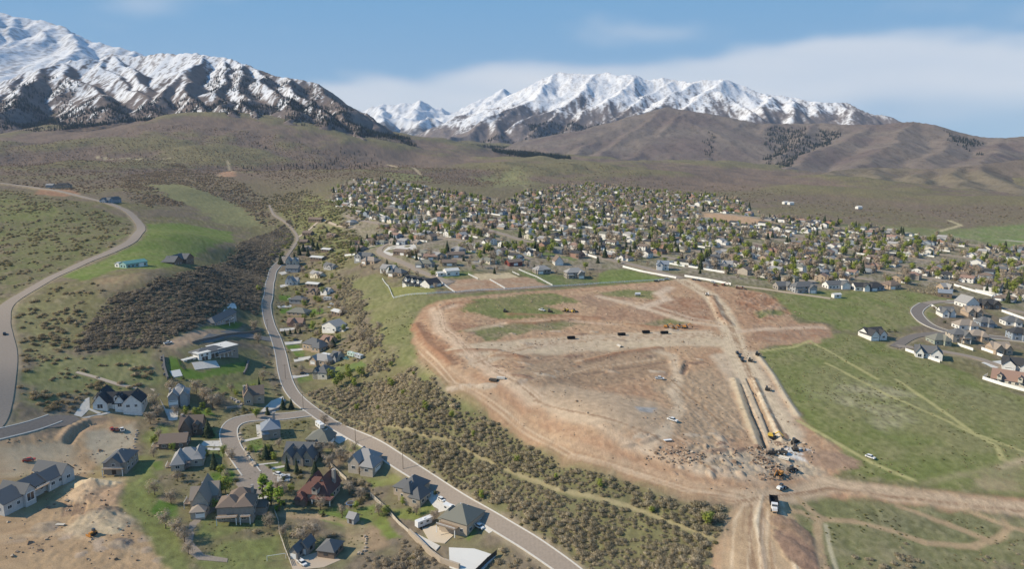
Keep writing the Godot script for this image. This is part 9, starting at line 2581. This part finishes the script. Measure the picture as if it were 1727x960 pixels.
	brush([253,-573,267,-578,259,-558,247,-556.0],1.9,1.2,1,1.7,Color(0.380,0.345,0.250),Color(0.250,0.200,0.165),0.6)
	brush([255,-550,274,-562,267,-543,250,-536.0],1.9,1.2,1,1.7,Color(0.380,0.345,0.250),Color(0.250,0.200,0.165),0.6)
	brush([223,-531,237,-540,230,-517,217,-512.0],1.9,1.2,1,1.7,Color(0.380,0.345,0.250),Color(0.250,0.200,0.165),0.6)
	brush([203,-469,219,-470,212,-451,197,-450.0],1.9,1.2,1,1.7,Color(0.380,0.345,0.250),Color(0.250,0.200,0.165),0.6)
	brush([233,-495,245,-495,237,-477,226,-477.0],1.9,1.2,1,1.7,Color(0.380,0.345,0.250),Color(0.250,0.200,0.165),0.6)
	brush([232,-446,247,-447,239,-432,226,-431.0],1.9,1.2,1,1.7,Color(0.380,0.345,0.250),Color(0.250,0.200,0.165),0.6)
	brush([260,-532,277,-544,267,-521,254,-515.0],1.9,1.2,1,1.7,Color(0.380,0.345,0.250),Color(0.250,0.200,0.165),0.6)
	brush([213,-457,224,-456,219,-440,208,-440.0],1.9,1.2,1,1.7,Color(0.380,0.345,0.250),Color(0.250,0.200,0.165),0.6)
	brush([128,-257,158,-258,177,-253,168,-246,138,-246.0],2.45,0.5,0.39,0.73,Color(0.170,0.170,0.110),Color(0.220,0.210,0.130),1,true)
	brush([121,-238,140,-242,143,-232,129,-220,110,-219.0],2.59,0.6,0.77,1.46,Color(0.380,0.345,0.250),Color(0.510,0.450,0.340),1)
	brush([171,-243,188,-247,182,-229,161,-231.0],2.45,0.55,0.5,0.94,Color(0.180,0.175,0.120),Color(0.510,0.450,0.340),1)
	brush([144,-289,151,-287,147,-281,141,-282.0],2.16,0.8,0.44,0.83,Color(0.130,0.140,0.080),Color(0.170,0.170,0.100),1)
	brush([105,-249,107,-242,99,-220,95,-220.0],1.87,0.8,0.44,0.83,Color(0.200,0.145,0.110),Color(0.510,0.450,0.340),1)
	brush([-197,-369,-193,-406,-168,-411,-151,-431,-114,-388,-63,-326,-42,-296,-28,-258,-50,-253,-74,-275,-98,-282,-132,-281,-165,-311.0],3.2,0.34,0.5,1.5,Color(0.300,0.260,0.160),Color(0.240,0.250,0.110),1.2)
	brush([-171,-519,-220,-660,-259,-824,-289,-1033,-216,-871,-163,-683,-126,-533,-95,-444,-110,-429,-132,-429.0],3.6,0.42,0.6,1.8,Color(0.320,0.270,0.170),Color(0.260,0.270,0.120),1.2)
	brush([-259,-824,-266,-791,-228,-649,-353,-1103,-309,-1059,-306,-1098,-254,-1194,-155,-934,-181,-841,-171,-706,-233,-879.0],7,0.6,1.5,3.2,Color(0.220,0.250,0.090),Color(0.320,0.330,0.130),1.2)
	brush([152,-434,228,-491,249,-467,265,-427,281,-383,208,-277,177,-276,140,-286,139,-324.0],2.6,0.42,0.25,0.6,Color(0.220,0.230,0.100),Color(0.420,0.370,0.220),1,true)
	brush([221,-597,356,-646,348,-585,270,-507,230,-515.0],3,0.42,0.3,0.65,Color(0.220,0.230,0.100),Color(0.420,0.370,0.220),1,true)
	brush([-98,-528,-72,-530,-60,-439,-25,-358,-7,-340,-31,-357,-68,-438.0],2.4,0.5,0.3,0.8,Color(0.240,0.250,0.110),Color(0.380,0.340,0.200),1,true)
	brush([108,-263,160,-263,194,-255,176,-229,103,-223.0],2.2,0.5,0.25,0.6,Color(0.220,0.230,0.100),Color(0.400,0.350,0.210),1,true)
	brush([-163,-286,-176,-327,-171,-376,-134,-401,-62,-321,-41,-286,-51,-257,-117,-247.0],1.8,0.5,0.2,0.5,Color(0.170,0.200,0.070),Color(0.360,0.320,0.190),1,true)
	var twiggy: Array = []
	for k in 4:
		twiggy.append(twig_bush(201 + k))
	clods([-64,-486,-55,-533,18,-588,144,-656,214,-605,222,-500,160,-447,138,-331,142,-296,125,-277,88,-259,46,-283,-13,-347.0],7000,.35,1,[Color(.46,.34,.24),Color(.38,.27,.19),Color(.55,.45,.34),Color(.31,.22,.155)])
	clods([69,-303,95,-300,130,-315,137,-299,126,-282,102,-274,76,-277,54,-289.0],2200,.5,1.5,[Color(.46,.34,.24),Color(.38,.27,.19),Color(.55,.45,.34),Color(.31,.22,.155)])
	clods([-236,-318,-197,-363,-174,-310,-150,-269,-116,-240,-179,-232.0],1500,.4,1.3,[Color(.46,.34,.24),Color(.38,.27,.19),Color(.55,.45,.34),Color(.31,.22,.155)])
	growth("scrub_brush", twiggy, brush_at, brush_tint, M["twigs"])
func build_mountain_conifers() -> void:
	conifer_stand([-2589,-3900,-2485,-4100,-2248,-3900,-1965,-3300,-1944,-3050,-2094,-3100],fields[0],2600,0.9,1.6)
	conifer_stand([-2461,-3480,-505,-3480,-388,-3000,-716,-2980,-1123,-3060,-1510,-3060,-1813,-3000,-2122,-3000],fields[0],9000,0.8,1.5)
	conifer_stand([-1736,-4250,-1486,-4100,-1200,-3600,-1191,-3250,-1455,-3600],fields[0],2200,0.8,1.4)
	conifer_stand([-1343,-4050,-908,-3800,-603,-3400,-770,-3200,-1083,-3400],fields[0],2600,0.8,1.4)
	conifer_stand([1557,-4550,1752,-4450,1581,-3900,1075,-3000,1227,-3600],fields[1],4200,0.9,1.7)
	conifer_stand([1784,-4400,1854,-4200,1623,-3800,1535,-3800],fields[1],1200,0.9,1.5)
	conifer_stand([1134,-4300,1132,-4100,969,-3600,965,-3700],fields[1],500,0.9,1.4)
	conifer_stand([2192,-3800,2252,-3600,2035,-3200,2052,-3500],fields[1],700,0.9,1.4)
	conifer_stand([-96,-3600,114,-3900,298,-3200,178,-2900,-35,-3200],[],2200,1,1.9)
	conifer_stand([-357,-4800,148,-5100,553,-5100,361,-4700,-228,-4500],fields[2],2200,1,1.8)
	conifer_stand([69,-5300,412,-5400,657,-5300,553,-5100,148,-5100],fields[2],1000,1,1.8)
	conifer_stand([-1322,-2500,-953,-2700,-482,-2700,-402,-1900,-779,-2100,-983,-2000],[],420,0.7,1.2)
	var cones: Array = []
	for k in 3:
		cones.append(conifer_crown(301 + k, 11.0, 2.9, 7, Color(0.030, 0.042, 0.030), Color(0.055, 0.068, 0.05)))
	growth("conifer_forest", cones, conifer_at, conifer_tint, M["twigs"])
const TOWN := [-177,-807,-364,-1488,-350,-1593,-262,-1605,-122,-1462,-15,-1362,93,-1744,218,-1981,333,-1745,466,-1532,429,-1242,514,-1117,598,-1053,654,-1032,667,-909,460,-604,425,-620,421,-655,420,-691,384,-688,339,-667,323,-679,278,-652,238,-660,203,-672,181,-693,142,-732,84,-748,40,-739,10,-718,-36,-695,-70,-695,-98,-733,-136,-778.0]
const TOWN_AXIS := [126.32,-727.34,11.34,-842.78]
const TOWN_SINGLES := 225
const NEW_ROWS := [332,-1114,404,-1167,512,-1111,485,-1032,379,-997,314,-1023.0]
const PLACES := [[-103,-726,"on the canyon rim"],[-167,-917,"by the rim street hall"],[-62,-736,"behind the white barn"],[-8,-751,"behind the riding arena"],[48,-768,"left of the straight street"],[102,-797,"right of the straight street"],[150,-774,"by the blue-roofed gable"],[212,-769,"behind the haul road fence"],[267,-746,"behind the site corner"],[328,-743,"behind the field-side houses"],[398,-760,"behind the grey thicket"],[483,-799,"beyond the blue shed"],[525,-772,"near the right edge"],[-268,-1365,"under the brown hill"],[-54,-1051,"in the upper town middle"],[104,-1104,"below the far meadow"],[251,-1079,"left of the orange lot"],[273,-863,"below the dark new rows"],[401,-951,"along the far meadow"],[403,-1086,"in the dark-roofed rows"],[26,-871,"atop the straight street"],[-101,-859,"above the rim street"],[561,-986,"nearest the green meadow"]]
